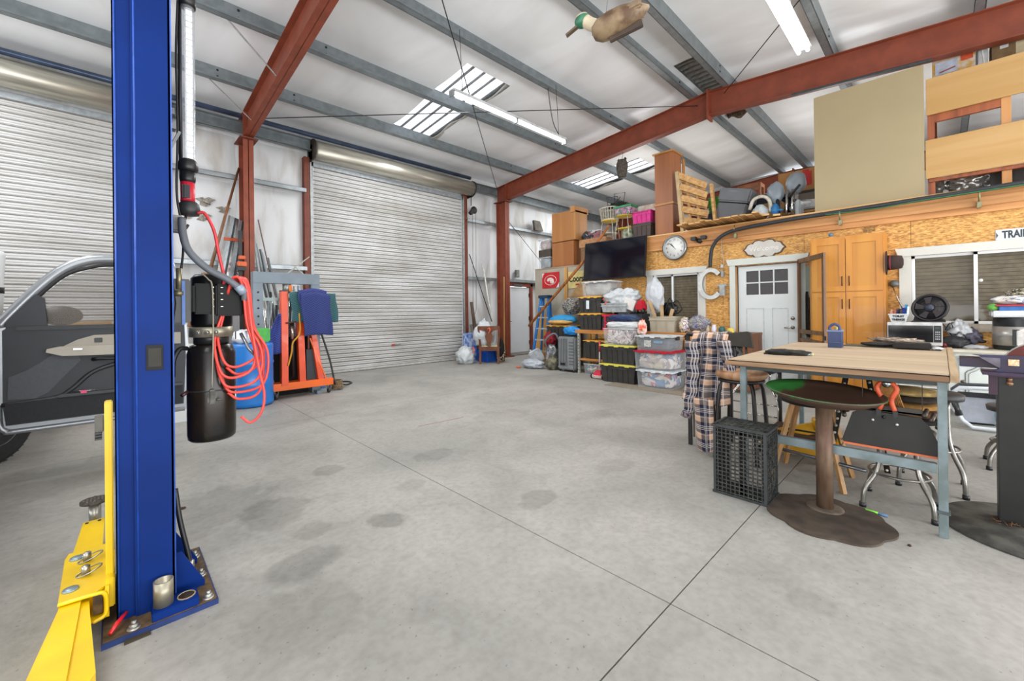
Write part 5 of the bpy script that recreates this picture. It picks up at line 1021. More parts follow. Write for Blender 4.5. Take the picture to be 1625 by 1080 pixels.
# scalloped welcome sign
T=thing('scalloped_sign','white scalloped sign with dark edge above the white door','sign',(7.87,2.06,2.3))
half=[(0,.125),(.03,.14),(.08,.155),(.14,.145),(.175,.10),(.21,.105),(.26,.085),(.29,.03),(.32,.0)]
top=[(2.06+y,2.3+z) for y,z in half]; pts=top+[(2.06+y,2.3-z) for y,z in half[::-1][1:]]+[(2.06-y,2.3-z) for y,z in half[1:]]+[(2.06-y,2.3+z) for y,z in half[::-1][1:-1]]
obj('sign_board',MB().prism(pts,'X',7.875,7.895),mat('#5A3E2C',.6),T); pts2=[(2.06+(y-2.06)*.92,2.3+(z-2.3)*.88) for y,z in pts]
obj('sign_face',MB().prism(pts2,'X',7.868,7.875),mat('#C4C0B8',.6,0,.05,6),T); text('lettering','Welcome',.11,(7.866,2.06,2.3),FACE_B,mat('#EFEDE8',.5),T,.001)
# small camera / lights on the rim board
T=thing('floodlight','small black twin-head security light on the loft rim board','light',(7.83,3.1,2.62))
obj('mount',MB().lathe([(.05,7.86),(.04,7.80)],(0,3.1,2.56),14,'X'),BLK,T); obj('lamp_head',MB().box(7.76,7.84,3.14,3.24,2.57,2.64,.01),BLK,T); obj('lamp_head',MB().box(7.76,7.84,2.96,3.06,2.57,2.64,.01),BLK,T)
# hose along the rim
solo('corrugated_hose',MB().tube(bez([(7.80,2.90,2.05),(7.79,2.89,2.2),(7.77,2.84,2.42),(7.75,2.68,2.58),(7.75,2.4,2.66),(7.75,1.7,2.70),(7.76,.9,2.715),(7.76,0,2.73),(7.76,-1.2,2.76)],60),.032,10),mat('#2C2F32',.6,0,.15,40),'thick black corrugated hose along the loft edge, curving down by the clock','hose',(7.78,1.5,2.6))
solo('green_wire',MB().tube(bez([(7.72,1.2,2.69),(7.72,.6,2.68),(7.72,.2,2.70),(7.72,-.8,2.72)],40),.009,6),mat('#2E6A44',.6),'thin green cord wrapped along the black corrugated hose','cord',(7.72,.5,2.7))
for k,y in enumerate((2.47,1.03,-.34)): solo('pipe_clamp',MB().tube([(7.75,y,2.74),(7.72,y,2.68),(7.75,y,2.62),(7.82,y,2.56)],.01,6).box(7.77,7.83,y-.02,y+.02,2.52,2.6,.004),mat('#8E8A6A',.4,.6),['pipe clamp holding the black hose near its bend','pipe clamp holding the black hose above the tall oak cabinet','pipe clamp holding the black hose near the right edge'][k],'clamp',(7.75,y,2.6))
solo('clamp_lamp_wire',MB().tube(bez([(7.84,2.72,2.6),(7.85,2.71,2.3),(7.85,2.69,2.12),(7.86,2.7,2.06)],20),.004,5).lathe([(.03,2.02),(.02,2.09)],(7.85,2.72,0),10),mat('#B8B8B4',.5),'thin wire with a small plug beside the hose end','wire',(7.85,2.7,2.1))
solo('blue_sticker',MB().lathe([(.03,7.896),(.03,7.899)],(0,1.16,2.41),16,'X'),mat('#6F93A8',.5),'round pale blue sticker on the wall above the oak cabinet','sticker',(7.9,1.16,2.4))
# ================================================================== LOFT
OAK=wood('#A2643A','#905630',2,.4,2); OAKL=wood('#BC844A','#A8743C',2,.4,2); PINE=wood('#CFA56C','#B0824A',1,.6,5); ZD=2.787
T=thing('bookcase','tall brown wooden cabinet carcass standing on the loft edge','cabinet',(8.25,3.9,ZD))
obj('lower_carcass',MB().box(8.1,8.5,3.72,4.1,ZD,3.42,.004),OAK,T); obj('upper_carcass',MB().box(8.1,8.5,3.72,4.1,3.46,4.47,.004),OAK,T); obj('middle_trim',MB().box(8.08,8.52,3.7,4.12,3.42,3.46),OAKL,T); obj('crown',MB().box(8.06,8.54,3.69,4.13,4.47,4.5),OAKL,T); obj('door_edge',MB().box(8.52,8.6,3.68,3.71,3.5,4.42),OAKL,T)
T=thing('pallet','wooden pallet leaning on the side of the tall cabinet on the loft','pallet',(8.15,3.4,ZD))
A=Vector((8.06,3.5,2.80)); Bv=Vector((8.1,3.62,4.02)); 
obj('stringer',MB().bar(A,Bv,.06,.10,(1,0,0)),mat('#C9AE84',.7,0,.1,9),T); obj('stringer',MB().bar((8.5,3.05,2.95),(8.5,3.12,3.75),.05,.09,(1,0,0)),PINE,T)
for k in range(5):
    obj('deck_board',MB().bar((8.06,3.50+.02*k,3.04+.225*k),(8.42,3.15+.01*k,2.98+.185*k),.018,.12),PINE,T)
    obj('deck_board',MB().bar((8.13,3.53+.02*k,3.02+.225*k),(8.49,3.18+.01*k,2.96+.185*k),.018,.12),PINE,T)
for f in (.35,.7): obj('inner_stringer',MB().bar((8.1+.36*f,3.54-.35*f,2.82),(8.1+.36*f,3.62-.38*f,4.0-.25*f),.04,.06,(1,0,0)),PINE,T)
T=thing('slat_pallet','wooden pallet lying flat with its slats overhanging the loft edge','pallet',(8.0,2.7,ZD))
for k in range(13):
    y=3.33-.105*k; L0=7.50-.05*math.sin(k*1.7); obj('slat',MB().bar((L0,y,2.845+.012*math.sin(k*2.1)),(8.75,y+.15,2.87),.092,.022),PINE,T)
for x in (8.1,8.6): obj('stringer',MB().box(x-.02,x+.02,2.05,3.4,ZD,2.825),PINE,T)
for k in range(7): obj('slat',MB().bar((7.98,3.32-.2*k,2.80),(8.5,3.3-.2*k,2.80),.06,.018),PINE,T)
for k,(y,w_) in enumerate(((2.02,.09),(1.86,.09))): solo('loose_board',MB().bar((7.85,y,2.86-.03*k),(8.55,y+.25,2.93-.03*k),.10,.03),PINE,['longer loose board poking off the loft edge beside the flat pallet','shorter loose board on the loft edge nearest the grey shovel'][k],'board',(8,y,2.8))
# grey plastic lidded box tilted
T=thing('grey_cooler','large grey plastic box with hinged lid tilted on the loft behind the pallet','cooler',(8.7,2.75,ZD))
mb=MB(); mb.T=Matrix.Translation((8.75,2.78,3.24))@Matrix.Rotation(R(15),4,'X'); mb.box(-.2,.2,-.27,.27,-.28,.08,.02); obj('box_body',mb,mat('#5E6166',.5,0,.05,6),T)
mb=MB(); mb.T=Matrix.Translation((8.75,2.78,3.24))@Matrix.Rotation(R(15),4,'X'); mb.box(-.22,.22,-.29,.29,.10,.36,.03); obj('box_lid',mb,mat('#6A6D72',.5,0,.05,6),T)
mb=MB(); mb.T=Matrix.Translation((8.75,2.78,3.24))@Matrix.Rotation(R(15),4,'X'); mb.box(-.225,-.218,-.1,.12,.29,.31); obj('lid_mark',mb,mat('#7E8186',.5),T)
mb=MB(); mb.T=Matrix.Translation((8.5,2.98,2.95)); mb.box(-.01,.0,-.05,.07,-.03,.06); obj('white_tag',mb,mat('#D8DADA',.5),T)
T=tote('green_crate','bright green perforated crate on the loft left of the grey box',9.2,9.5,3.1,3.45,3.3,3.66,mat('#43B02A',.5,0,.25,14,c2='#1E6A14'),None,ribs=0)
solo('blue_bin_loft',MB().taper(9.3,3.4,ZD,3.29,.5,.7,.55,.8),mat('#22344E',.5,0,.1,6),'dark blue bin on the loft under the green crate','storage bin',(9.3,3.4,ZD))
solo('purple_bag_loft',MB().blob((9.1,3.62,3.35),(.15,.14,.22),.3,3,3,80),mat('#4A3A66',.7,0,.2,8,c2='#8A2A5A'),'purple and dark bag behind the leaning pallet on the loft','bag',(9.1,3.6,3.1))
solo('navy_clothes_loft',MB().blob((9.4,2.4,3.2),(.3,.45,.35),.3,2.5,3,83,ZD),mat('#1E2438',.85,0,.2,8),'heap of navy fabric behind the grey box on the loft','clothes',(9.4,2.4,ZD))
T=thing('wooden_crate_loft','small brown wooden stool frame on top of the heap behind the grey box','stool',(9.8,2.75,3.6))
for (x,y) in ((9.7,2.6),(9.7,3.0),(9.95,2.6),(9.95,3.0)): obj('leg',MB().bar((x,y,3.55),(x,y*.995+.01,3.92),.04),OAK,T)
obj('rail',MB().box(9.68,9.97,2.58,3.02,3.84,3.92),OAK,T)
# fan, chair backs, pole tools
T=thing('white_chair','white rounded plastic seat with curved cream back on the loft beside the grey box','chair',(8.4,2.2,ZD))
obj('white_seat',MB().blob((8.4,2.25,2.98),(.12,.13,.19),.15,2,3,85,ZD),mat('#C2CACC',.45),T); obj('seat_back',MB().tube(bez([(8.4,2.42,3.1),(8.4,2.35,3.27),(8.4,2.2,3.3),(8.4,2.1,3.2),(8.4,2.08,3.0)],20),.03,8),mat('#CFCABC',.5),T)
T=thing('grey_shovel','grey plastic scoop shovel standing blade up on the loft, left one','shovel',(8.5,2.0,ZD))
GS=mat('#8C97A0',.35,.1,.08,5)
obj('blade',MB().blob((8.5,2.03,3.35),(.05,.135,.19),.15,2,3,88),GS,T); obj('shaft',MB().tube([(8.5,1.98,2.8),(8.5,2.0,3.3)],.035,8),mat('#1E2430',.5),T)
T=thing('grey_shovel','grey plastic scoop shovel standing blade up on the loft, right and taller one','shovel',(8.5,1.75,ZD))
obj('blade',MB().blob((8.5,1.72,3.45),(.06,.15,.19),.15,2,3,91),GS,T); obj('shaft',MB().tube([(8.5,1.72,2.8),(8.5,1.72,3.35)],.03,8),CHROME,T)
T=thing('crutches','pair of silver crutches with black handles standing by the shovels on the loft','crutches',(8.35,1.78,ZD))
for y in (1.76,1.84): obj('tube',MB().tube([(8.35,y,ZD),(8.35,y-.02,3.32)],.02,8),CHROME,T)
obj('hand_grip',MB().tube(bez([(8.35,1.78,3.2),(8.3,1.7,3.28),(8.28,1.62,3.36)],8),.02,8),BLK,T); obj('foot_tube',MB().tube([(8.37,1.7,ZD),(8.37,1.7,3.15)],.018,8),mat('#6A7280',.3,.6),T)
solo('blue_bottle',MB().blob((8.35,2.0,3.02),(.06,.06,.1),.2,3,3,93).tube([(8.33,1.96,3.0),(8.33,1.88,2.99)],.02,8),mat('#2A7AB8',.5),'small blue plastic bottle shape among the crutches on the loft','bottle',(8.35,2,3.0))
solo('white_case_loft',MB().box(8.3,8.55,1.62,1.7,2.8,3.12,.02),mat('#9EA6AA',.4),'pale grey slim case standing right of the crutches on the loft','case',(8.4,1.66,2.8))
solo('cardboard_box_loft',MB().box(9.0,9.5,2.05,2.35,ZD,3.3,.004),mat('#B8925E',.8),'small cardboard box behind the shovels on the loft','box',(9.2,2.2,ZD))
T=thing('moving_box','cardboard box with red print at the top beside the tan board on the loft','box',(9.4,1.7,3.45))
obj('carton',MB().box(9.2,9.7,1.42,2.15,3.46,3.86,.004),mat('#B3814C',.8,0,.06,6),T); obj('red_print',MB().box(9.194,9.2,1.62,1.8,3.55,3.8).box(9.194,9.2,1.66,1.76,3.8,3.84),mat('#C2241E',.6),T)
T=thing('open_rack','dark shelf stack of boxes and white cases under the red-printed box','shelf',(9.4,1.6,ZD))
obj('rack_shelf',MB().box(9.15,9.75,1.4,2.2,3.40,3.45),BLK,T); obj('rack_shelf',MB().box(9.15,9.75,1.4,2.2,3.05,3.09),PINE,T)
for y in (1.42,2.18): obj('rack_post',MB().box(9.7,9.75,y-.02,y+.02,ZD,3.4),BLK,T); obj('rack_post',MB().box(9.15,9.2,y-.02,y+.02,ZD,3.4),BLK,T)
solo('white_tackle_case',MB().box(9.1,9.4,1.5,1.95,3.1,3.2,.02).tube(bez([(9.2,1.6,3.2),(9.2,1.65,3.27),(9.2,1.8,3.27),(9.2,1.85,3.2)],10),.015,6),mat('#C6CBCE',.4),'white plastic case with handle on the shelf under the red-printed box','case',(9.2,1.7,3.1))
solo('flat_cardboard_loft',MB().box(9.1,9.7,1.45,2.1,2.8,2.98,.004),mat('#B0864E',.8),'flat cardboard box on the lowest shelf beside the tan board','box',(9.4,1.8,2.8))
# tan board
T=solo('tan_board',MB().box(7.93,7.955,.14,1.36,ZD,4.58),mat('#A0906E',.6,0,.02,2),'large tan board standing upright on the loft edge','board',(7.96,.75,ZD))
solo('door_track',MB().bar((7.99,1.66,4.775),(7.99,.06,4.64),.035,.05),mat('#4A4E50',.5,.4),'long dark metal track across the top of the tan board','track',(7.99,1,4.6))
# plywood bunk railing
BWD=wood('#9A5228','#76381A',2,.5,4); PLY=wood('#B8925C','#AE864C',1,.5,2)
T=thing('bunk_bed_frame','plywood-sided bunk bed frame standing on the loft at the right edge','bed frame',(8.1,-.9,ZD))
obj('side_board',MB().box(7.95,7.975,-2.0,.12,3.88,4.37,.003),PLY,T); obj('side_board',MB().box(7.93,7.955,-2.0,.13,3.02,3.54,.003),PLY,T)
obj('bed_post',MB().box(7.98,8.05,.04,.11,ZD,4.3),BWD,T); obj('bed_post',MB().box(7.98,8.05,-.62,-.54,ZD,4.0),OAKL,T); obj('bed_post',MB().box(8.9,8.97,.02,.09,ZD,4.3),BWD,T); obj('bed_rail',MB().box(7.985,8.03,-.54,.04,3.78,3.9),BWD,T); obj('bed_rail',MB().box(7.955,8.02,-2,.1,2.975,3.018),BWD,T); obj('bed_rail',MB().box(8.9,8.95,-2,.1,3.45,3.58),BWD,T)
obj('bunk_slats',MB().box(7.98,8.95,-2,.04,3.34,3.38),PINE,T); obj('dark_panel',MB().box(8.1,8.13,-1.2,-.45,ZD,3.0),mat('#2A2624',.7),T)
solo('silver_foil_bag',MB().blob((8.3,-.28,2.96),(.12,.2,.15),.4,5,4,95,ZD),mat('#B4B4B2',.25,.7,.2,14),'crumpled silver foil bag under the bunk frame on the loft','bag',(8.3,-.28,ZD))
solo('silver_foil_roll',MB().blob((8.3,.02,2.94),(.08,.07,.13),.4,5,3,96,ZD),mat('#A8A8A6',.25,.7,.2,14),'small crumpled foil roll left of the silver foil bag','foil',(8.3,.02,ZD))
bag('zebra_bedding','dark patterned bedding lying on the bunk slats',(8.5,-.15,3.44),(.25,.22,.07),98,3.381,patch(['#3A3A3C','#A8A4A0','#6A6664'],12),cat='bedding',pinch=0)
solo('green_foam_tube',MB().tube(bez([(8.4,-.05,3.5),(8.4,-.2,3.57),(8.4,-.36,3.57)],10),.03,8),mat('#52C43A',.5),'bright green foam tube on the bunk bedding','foam tube',(8.4,-.2,3.5))
T=thing('game_box','white and orange printed game box standing on top of the bunk side board','box',(8.1,-.12,4.3))
obj('carton',MB().box(8.2,8.55,-.34,.06,4.30,4.78,.003),mat('#C8C0B8',.6,0,.1,10,c2='#C2953A'),T)
obj('picture',MB().box(8.194,8.2,-.18,.03,4.47,4.64),mat('#B8C0D0',.5),T); obj('red_panel',MB().box(8.194,8.2,-.32,-.21,4.58,4.69),mat('#C8502E',.5),T); obj('dark_stripe',MB().bar((8.192,-.01,4.5),(8.192,-.16,4.53),.015,.02,(1,0,0)),mat('#9A5A54',.5),T)
for y in (-.03,-.12): obj('printed_wheel',MB().lathe([(.016,8.19),(.016,8.196)],(0,y-.01,4.45),12,'X'),BLK,T)
T=thing('toy_case','narrow pale grey case standing beside the printed game box','case',(8.1,-.39,4.3)); obj('case_body',MB().box(8.2,8.45,-.45,-.36,4.3,4.76,.01),mat('#BFC2C0',.4),T); obj('case_ridge',MB().bar((8.195,-.43,4.33),(8.195,-.39,4.74),.01,.012,(1,0,0)),mat('#E0E0DE',.4),T)
T=thing('brown_carton','plain brown carton with a white label beside the pale grey case','box',(8.1,-.55,4.3)); obj('carton',MB().box(8.2,8.6,-.68,-.48,4.3,4.75,.003),mat('#7A6242',.8),T); obj('white_label',MB().box(8.194,8.2,-.62,-.55,4.58,4.62),mat('#D8D8D8',.5),T)
T=thing('cream_headboard','cream scalloped panel at the upper right edge of the loft','panel',(8.1,-.8,4.3)); obj('panel',MB().prism([(-.68,4.35),(-.68,4.62),(-1.1,4.66),(-1.1,4.5),(-.78,4.46),(-.72,4.42),(-.7,4.35)],'X',8.2,8.23),mat('#CDBF9C',.5),T); obj('panel_stand',MB().box(8.24,8.28,-1.1,-.7,4.3,4.6),mat('#B8AA88',.5),T)
solo('top_bunk_deck',MB().box(7.98,8.95,-2,.04,4.26,4.295),PINE,'plank deck on the top of the bunk frame holding the boxes','plank',(8.4,-1,4.26))
# lower deck furniture at the far end of the loft
T=thing('wooden_cabinet','brown wooden cabinet of two stacked units at the far end of the loft','cabinet',(8.2,6.4,2.37))
obj('lower_unit',MB().box(7.98,8.45,6.12,6.80,2.40,2.98,.004),wood('#A26A3A','#92592E',2,.45,2),T); obj('upper_unit',MB().box(7.98,8.45,6.12,6.80,3.0,3.72,.004),wood('#AC7440','#9E6836',2,.45,2),T); obj('crown',MB().box(7.95,8.5,6.06,6.2,3.66,3.8),OAKL,T); obj('face_frame',MB().box(7.98,8.45,6.06,6.12,3.0,3.7),OAKL,T); obj('foot_rail',MB().box(7.97,8.46,6.1,6.82,2.372,2.40),OAK,T)
tote('clear_loft_bin','clear bin on the low ledge left of the two-unit cabinet, bottom one',8.0,8.35,6.88,7.28,2.372,2.66,CLR,None,content=mat('#9AA0A2',.7,0,.2,6))
solo('brown_box_ledge',MB().box(8.0,8.35,6.87,7.28,2.662,2.86,.003),mat('#4A4038',.8),'dark brown box between the two clear bins on the low ledge','box',(8.1,7.0,2.66))
tote('clear_loft_bin','clear bin on the low ledge left of the two-unit cabinet, top one',8.0,8.35,6.87,7.28,2.862,3.12,CLR,None,content=patch(['#A89088','#7A7A80','#C8B8AC'],6))
bag('clothes_heap','dark and white clothes heaped on the loft right of the two-unit cabinet',(8.3,5.75,3.05),(.2,.34,.16),101,None,patch(['#2A2C30','#C2C0BE','#3E4248','#8A5A60'],4),cat='clothes',pinch=0)
solo('cardboard_box_flaps',MB().box(8.1,8.5,5.3,6.05,2.79,2.98,.003),mat('#B8875C',.8),'cardboard box under the heaped clothes on the loft','box',(8.3,5.7,2.79))
solo('under_clothes_box',MB().box(8.12,8.48,5.62,6.02,2.372,2.789,.003),mat('#8A6A4A',.8),'brown box on the low ledge beneath the cardboard flaps','box',(8.3,5.8,2.37))
# wire stools, baskets and totes
T=thing('wire_plant_stand','wire plant stand with yellow round tops holding a white basket on the loft','plant stand',(8.15,5.2,ZD))
WM=mat('#C8C2B0',.5,.2); YT=mat('#D4B43A',.5)
for (yy,top) in ((5.22,3.30),(4.83,3.35)):
    for dx,dy in ((-.12,-.14),(-.12,.14),(.12,-.14),(.12,.14)): obj('wire_leg',MB().tube([(8.15+dx*1.2,yy+dy*1.3,ZD),(8.15+dx*.9,yy+dy*.9,top)],.009,6),WM,T)
    obj('round_top',MB().lathe([(.19,top),(.2,top+.01),(.19,top+.02)],(8.15,yy,0),24),YT,T); obj('mid_shelf',MB().lathe([(.17,top-.28),(.17,top-.26)],(8.15,yy,0),24),YT if yy<5 else WM,T)
T=thing('white_basket','white slotted laundry basket with black wire stands in it on the loft','basket',(8.15,5.22,3.33))
mb=MB()
for k in range(22):
    a=2*PI*k/22; mb.bar((8.15+.15*math.cos(a),5.22+.19*math.sin(a),3.33),(8.15+.18*math.cos(a),5.22+.24*math.sin(a),3.60),.022,.006)
bs_=obj('basket_slats',mb,mat('#CFC8B4',.5),T); bs_['kind']='stuff'
obj('basket_base',MB().lathe([(.15,3.325),(.16,3.345)],(8.15,5.22,0),22,sy=1.25),mat('#CFC8B4',.5),T); obj('basket_rim',MB().tube([(8.15+.185*math.cos(a*PI/12),5.22+.245*math.sin(a*PI/12),3.6) for a in range(24)],.012,6,closed=True),mat('#D6CFBC',.5),T)
T=thing('wire_holder','black wire holder with plant sprigs on top of the white basket','wire stand',(8.15,5.1,3.6))
obj('wire_frame',MB().tube([(8.1,5.22,3.62),(8.1,5.26,3.85),(8.1,4.98,3.82),(8.1,5.0,3.7)],.008,6).tube([(8.2,5.1,3.62),(8.2,5.12,3.92),(8.2,4.85,3.9),(8.2,4.9,3.66)],.008,6).tube(bez([(8.1,5.25,3.75),(8.15,5.1,3.7),(8.1,4.9,3.8)],10),.007,6),BLK,T); obj('sprigs',MB().blob((8.15,5.02,3.64),(.12,.2,.06),.8,7,3,105),mat('#1C2218',.9),T)
T=thing('green_lid_crate','storage crate with green lid and printed side on the yellow round top','crate',(8.15,4.83,3.37)); obj('crate_body',MB().box(8.02,8.3,4.62,5.0,3.372,3.53,.004),patch(['#8A8A8E','#C85AA0','#B8B8B4','#4A6A5A'],10),T); obj('lid',MB().box(8.0,8.32,4.6,5.02,3.53,3.575,.004),mat('#2E8A56',.5),T)
tote('pink_tote','bright pink plastic tote on top of a brown tote on the loft',8.1,8.45,4.2,4.62,3.13,3.4,mat('#D8268A',.45),mat('#C41E7A',.45),ribs=3)
tote('brown_tote','dark brown tote under the bright pink tote on the loft',8.1,8.45,4.2,4.62,ZD,3.129,mat('#4A3C36',.5),None,ribs=3)
solo('open_carton_loft',MB().box(8.55,8.9,4.2,4.75,ZD,3.62,.003),mat('#C8B49A',.7,0,.12,9,c2='#E2DED6'),'pale printed cardboard carton behind the pink tote on the loft','box',(8.7,4.5,ZD))
solo('green_bag_loft',MB().blob((8.2,4.78,2.97),(.12,.14,.17),.3,3,3,108,ZD),mat('#5A6A52',.7,0,.3,9,c2='#B8B8A8'),'grey-green bag standing on the loft between plant stand and brown tote','bag',(8.2,4.78,ZD))
# ================================================================== WORK TABLE
TGR=mat('#78868A',.5,.2,.15,9,c2='#626E6E'); PLYT=wood('#B4A188','#A48F76',1,.65,2); EDGE=wood('#A08060','#74563C',1,.6,6)
T=thing('work_table','rough plywood-topped work table on grey steel legs at the right of the floor','table',(4.3,.5,0))
obj('shade_strip',MB().box(3.285,3.32,-.028,1.10,.914,.92),mat('#1E140C',.9),T)  # dark strip put in for the shade line under the top sheet
tt=obj('table_top',MB().box(3.278,5.35,-.028,1.10,.92,.927,.001),PLYT,T)
obj('front_edge_board',MB().box(3.27,3.31,-.028,1.12,.884,.914,.003),EDGE,T); obj('side_edge_board',MB().box(3.27,5.36,-.065,-.03,.884,.932,.003),wood('#B09878','#8E7658',0,.6,6),T)
obj('sub_top',MB().box(3.31,5.33,-.03,1.09,.875,.904),mat('#6E5238',.8,0,.2,9),T)
for (x,y) in ((3.36,.0),(3.36,1.02),(5.28,.0),(5.28,1.04)): obj('leg',MB().box(x-.02,x+.02,y-.02,y+.02,0,.875,.003),TGR,T)
obj('top_frame',MB().box(3.345,3.365,.02,1.0,.85,.875).box(5.27,5.29,.02,1.0,.85,.875).box(3.36,5.28,-.015,.005,.85,.875).box(3.36,5.28,1.02,1.04,.85,.875),mat('#3E4645',.6,.2,.1,6),T)
obj('lower_rail',MB().box(3.335,3.375,.024,1.0,.355,.41,.003),TGR,T); obj('lower_rail',MB().box(5.26,5.30,.024,1.02,.355,.41,.003),TGR,T)
obj('leg_band',MB().box(3.332,3.388,-.028,.028,.135,.15),mat('#4E5656',.6,.2),T)
# things on the table
T=thing('gloves','pair of dark work gloves with grey cuffs on the near edge of the table','gloves',(3.85,.85,.925))
obj('glove',MB().blob((3.84,.90,.945),(.07,.11,.026),.35,4,3,201,.928),mat('#26241F',.85,0,.3,14),T); obj('glove',MB().blob((3.86,.80,.945),(.06,.10,.024),.4,4,3,204,.928),mat('#33302B',.85,0,.3,14),T)
for k in range(4): obj('finger',MB().tube([(3.80+.02*k,.96,.935),(3.79+.025*k,1.0-.01*k,.932)],.01,6),mat('#26241F',.85),T)
obj('cuff',MB().blob((3.89,.735,.936),(.045,.05,.014),.15,3,3,207,.9255),mat('#8E99A4',.8,0,.1,14),T); obj('cuff_edge',MB().tube([(3.86,.69,.935),(3.93,.70,.935)],.011,8),mat('#D8D0A0',.8,0,.3,60),T)
T=thing('blue_box','blue wooden box with arched handle standing on the work table','box',(4.84,.68,.925))
NB=mat('#33426B',.5,0,.08,8)
obj('box_body',MB().box(4.78,4.90,.635,.735,.926,1.085,.003),NB,T); obj('box_top_trim',MB().box(4.775,4.905,.63,.74,1.075,1.09),mat('#6E80A4',.5),T)
obj('arch_handle',MB().tube(bez([(4.80,.72,1.085),(4.80,.72,1.12),(4.80,.685,1.145),(4.80,.65,1.12),(4.80,.65,1.085)],20),.012,8),NB,T); obj('cork_bottle',MB().lathe([(.012,1.07),(.014,1.12),(.008,1.13)],(4.84,.68,0),10),mat('#C9A968',.5),T)
obj('plank_line',MB().box(4.777,4.78,.64,.73,.975,.979),mat('#5A6A90',.6),T)
solo('dark_flat_sheet',MB().box(5.05,5.30,.30,.66,.9255,.935,.002),mat('#4A4C44',.5,0,.1,8),'flat dark grey sheet lying on the far side of the table','sheet',(5.1,.5,.925))
T=thing('tool_pouch','long black tool pouch lying along the far edge of the table','tool pouch',(5.1,.3,.925))
obj('pouch_flap',MB().blob((5.08,.38,.957),(.08,.15,.02),.2,3,3,210,.936),mat('#1E1A16',.7,0,.2,9),T); obj('pouch_body',MB().box(4.93,5.14,.06,.30,.9365,.982,.008),mat('#1C1814',.7,0,.2,9),T)
solo('foil_strip',MB().blob((5.2,.30,.99),(.07,.16,.022),.6,6,4,213,.97),mat('#B8A898',.3,.6,.3,30),'crumpled foil strip lying on the black tool pouch','foil',(5.2,.25,.98))
T=thing('tape_gun','silver tape measure and knife beside the tool pouch on the table corner','tool',(5.0,.02,.925)); obj('tool_body',MB().blob((4.98,.03,.945),(.05,.04,.018),.2,3,3,216,.9255),mat('#C4CACC',.3,.5,.1,20),T); obj('tool_grip',MB().box(4.94,5.03,.0,.05,.926,.942,.004),BLK,T)
# ---- milk crate standing on its side
T=thing('milk_crate','dusty black plastic milk crate standing on its end beside the table leg','crate',(3.2,.97,0))
CK=mat('#1F201F',.6,0,.25,22,c2='#3A3C38'); x0,x1,y0,y1,z0,z1=3.06,3.33,.80,1.13,0,.485
mb=MB()
for y in (y0,y1):
    for z in (z0,z1): mb.bar((x0,y,z+(.008 if z==0 else -.008)),(x1,y,z+(.008 if z==0 else -.008)),.018,.016)
for x in (x0+.008,x1-.008):
    for z in (z0+.009,z1-.009): mb.bar((x,y0,z),(x,y1,z),.016,.018)
    for y in (y0+.008,y1-.008): mb.bar((x,y,z0),(x,y,z1),.018)
obj('crate_frame',mb,mat('#2E3233',.5,0,.2,18),T)
mb=MB()
for k in range(1,12): mb.box(x0+.003,x0+.013,y0+k*(y1-y0)/12-.003,y0+k*(y1-y0)/12+.003,z0+.01,z1-.01)
for k in range(1,18): mb.box(x0+.002,x0+.014,y0+.01,y1-.01,z0+k*(z1-z0)/18-.0035,z0+k*(z1-z0)/18+.0035)
g=obj('bottom_grid',mb,CK,T); g['kind']='stuff'
def lattice(mb,P,U,V,nu,nv,w=.006,d=.008):
    P=Vector(P);U=Vector(U);V=Vector(V); N=U.cross(V).normalized()
    for k in range(1,nu): mb.bar(P+U*k/nu,P+U*k/nu+V,w,d,N)
    for k in range(1,nv): mb.bar(P+V*k/nv,P+V*k/nv+U,w,d,N)
    for i in range(nu//2):
        for j in range(nv//2):
            if (i+j)%2: a=P+U*(2*i)/nu+V*(2*j)/nv; b=a+U*2/nu+V*2/nv
            else: a=P+U*(2*i+2)/nu+V*(2*j)/nv; b=a-U*2/nu+V*2/nv
            mb.bar(a,b,w,d,N)
for nm,P,U,V,nu,nv in (('side_lattice',(x0,y0+.006,z0),(x1-x0,0,0),(0,0,z1),6,12),('side_lattice',(x0,y1-.006,z0),(x1-x0,0,0),(0,0,z1),6,12),('top_lattice',(x0,y0,z1-.006),(x1-x0,0,0),(0,y1-y0,0),6,8),('top_lattice',(x0,y0,z0+.006),(x1-x0,0,0),(0,y1-y0,0),6,8)):
    mb=MB(); lattice(mb,P,U,V,nu,nv); g=obj(nm,mb,CK,T); g['kind']='stuff'
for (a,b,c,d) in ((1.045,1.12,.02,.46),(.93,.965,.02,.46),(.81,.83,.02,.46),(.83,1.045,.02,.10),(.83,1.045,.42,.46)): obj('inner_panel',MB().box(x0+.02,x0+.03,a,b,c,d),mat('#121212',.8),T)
obj('top_web',MB().box(x0+.02,x1-.02,y0+.02,y1-.02,z1-.011,z1-.006),mat('#33342F',.8,0,.35,30,c2='#55564E'),T)
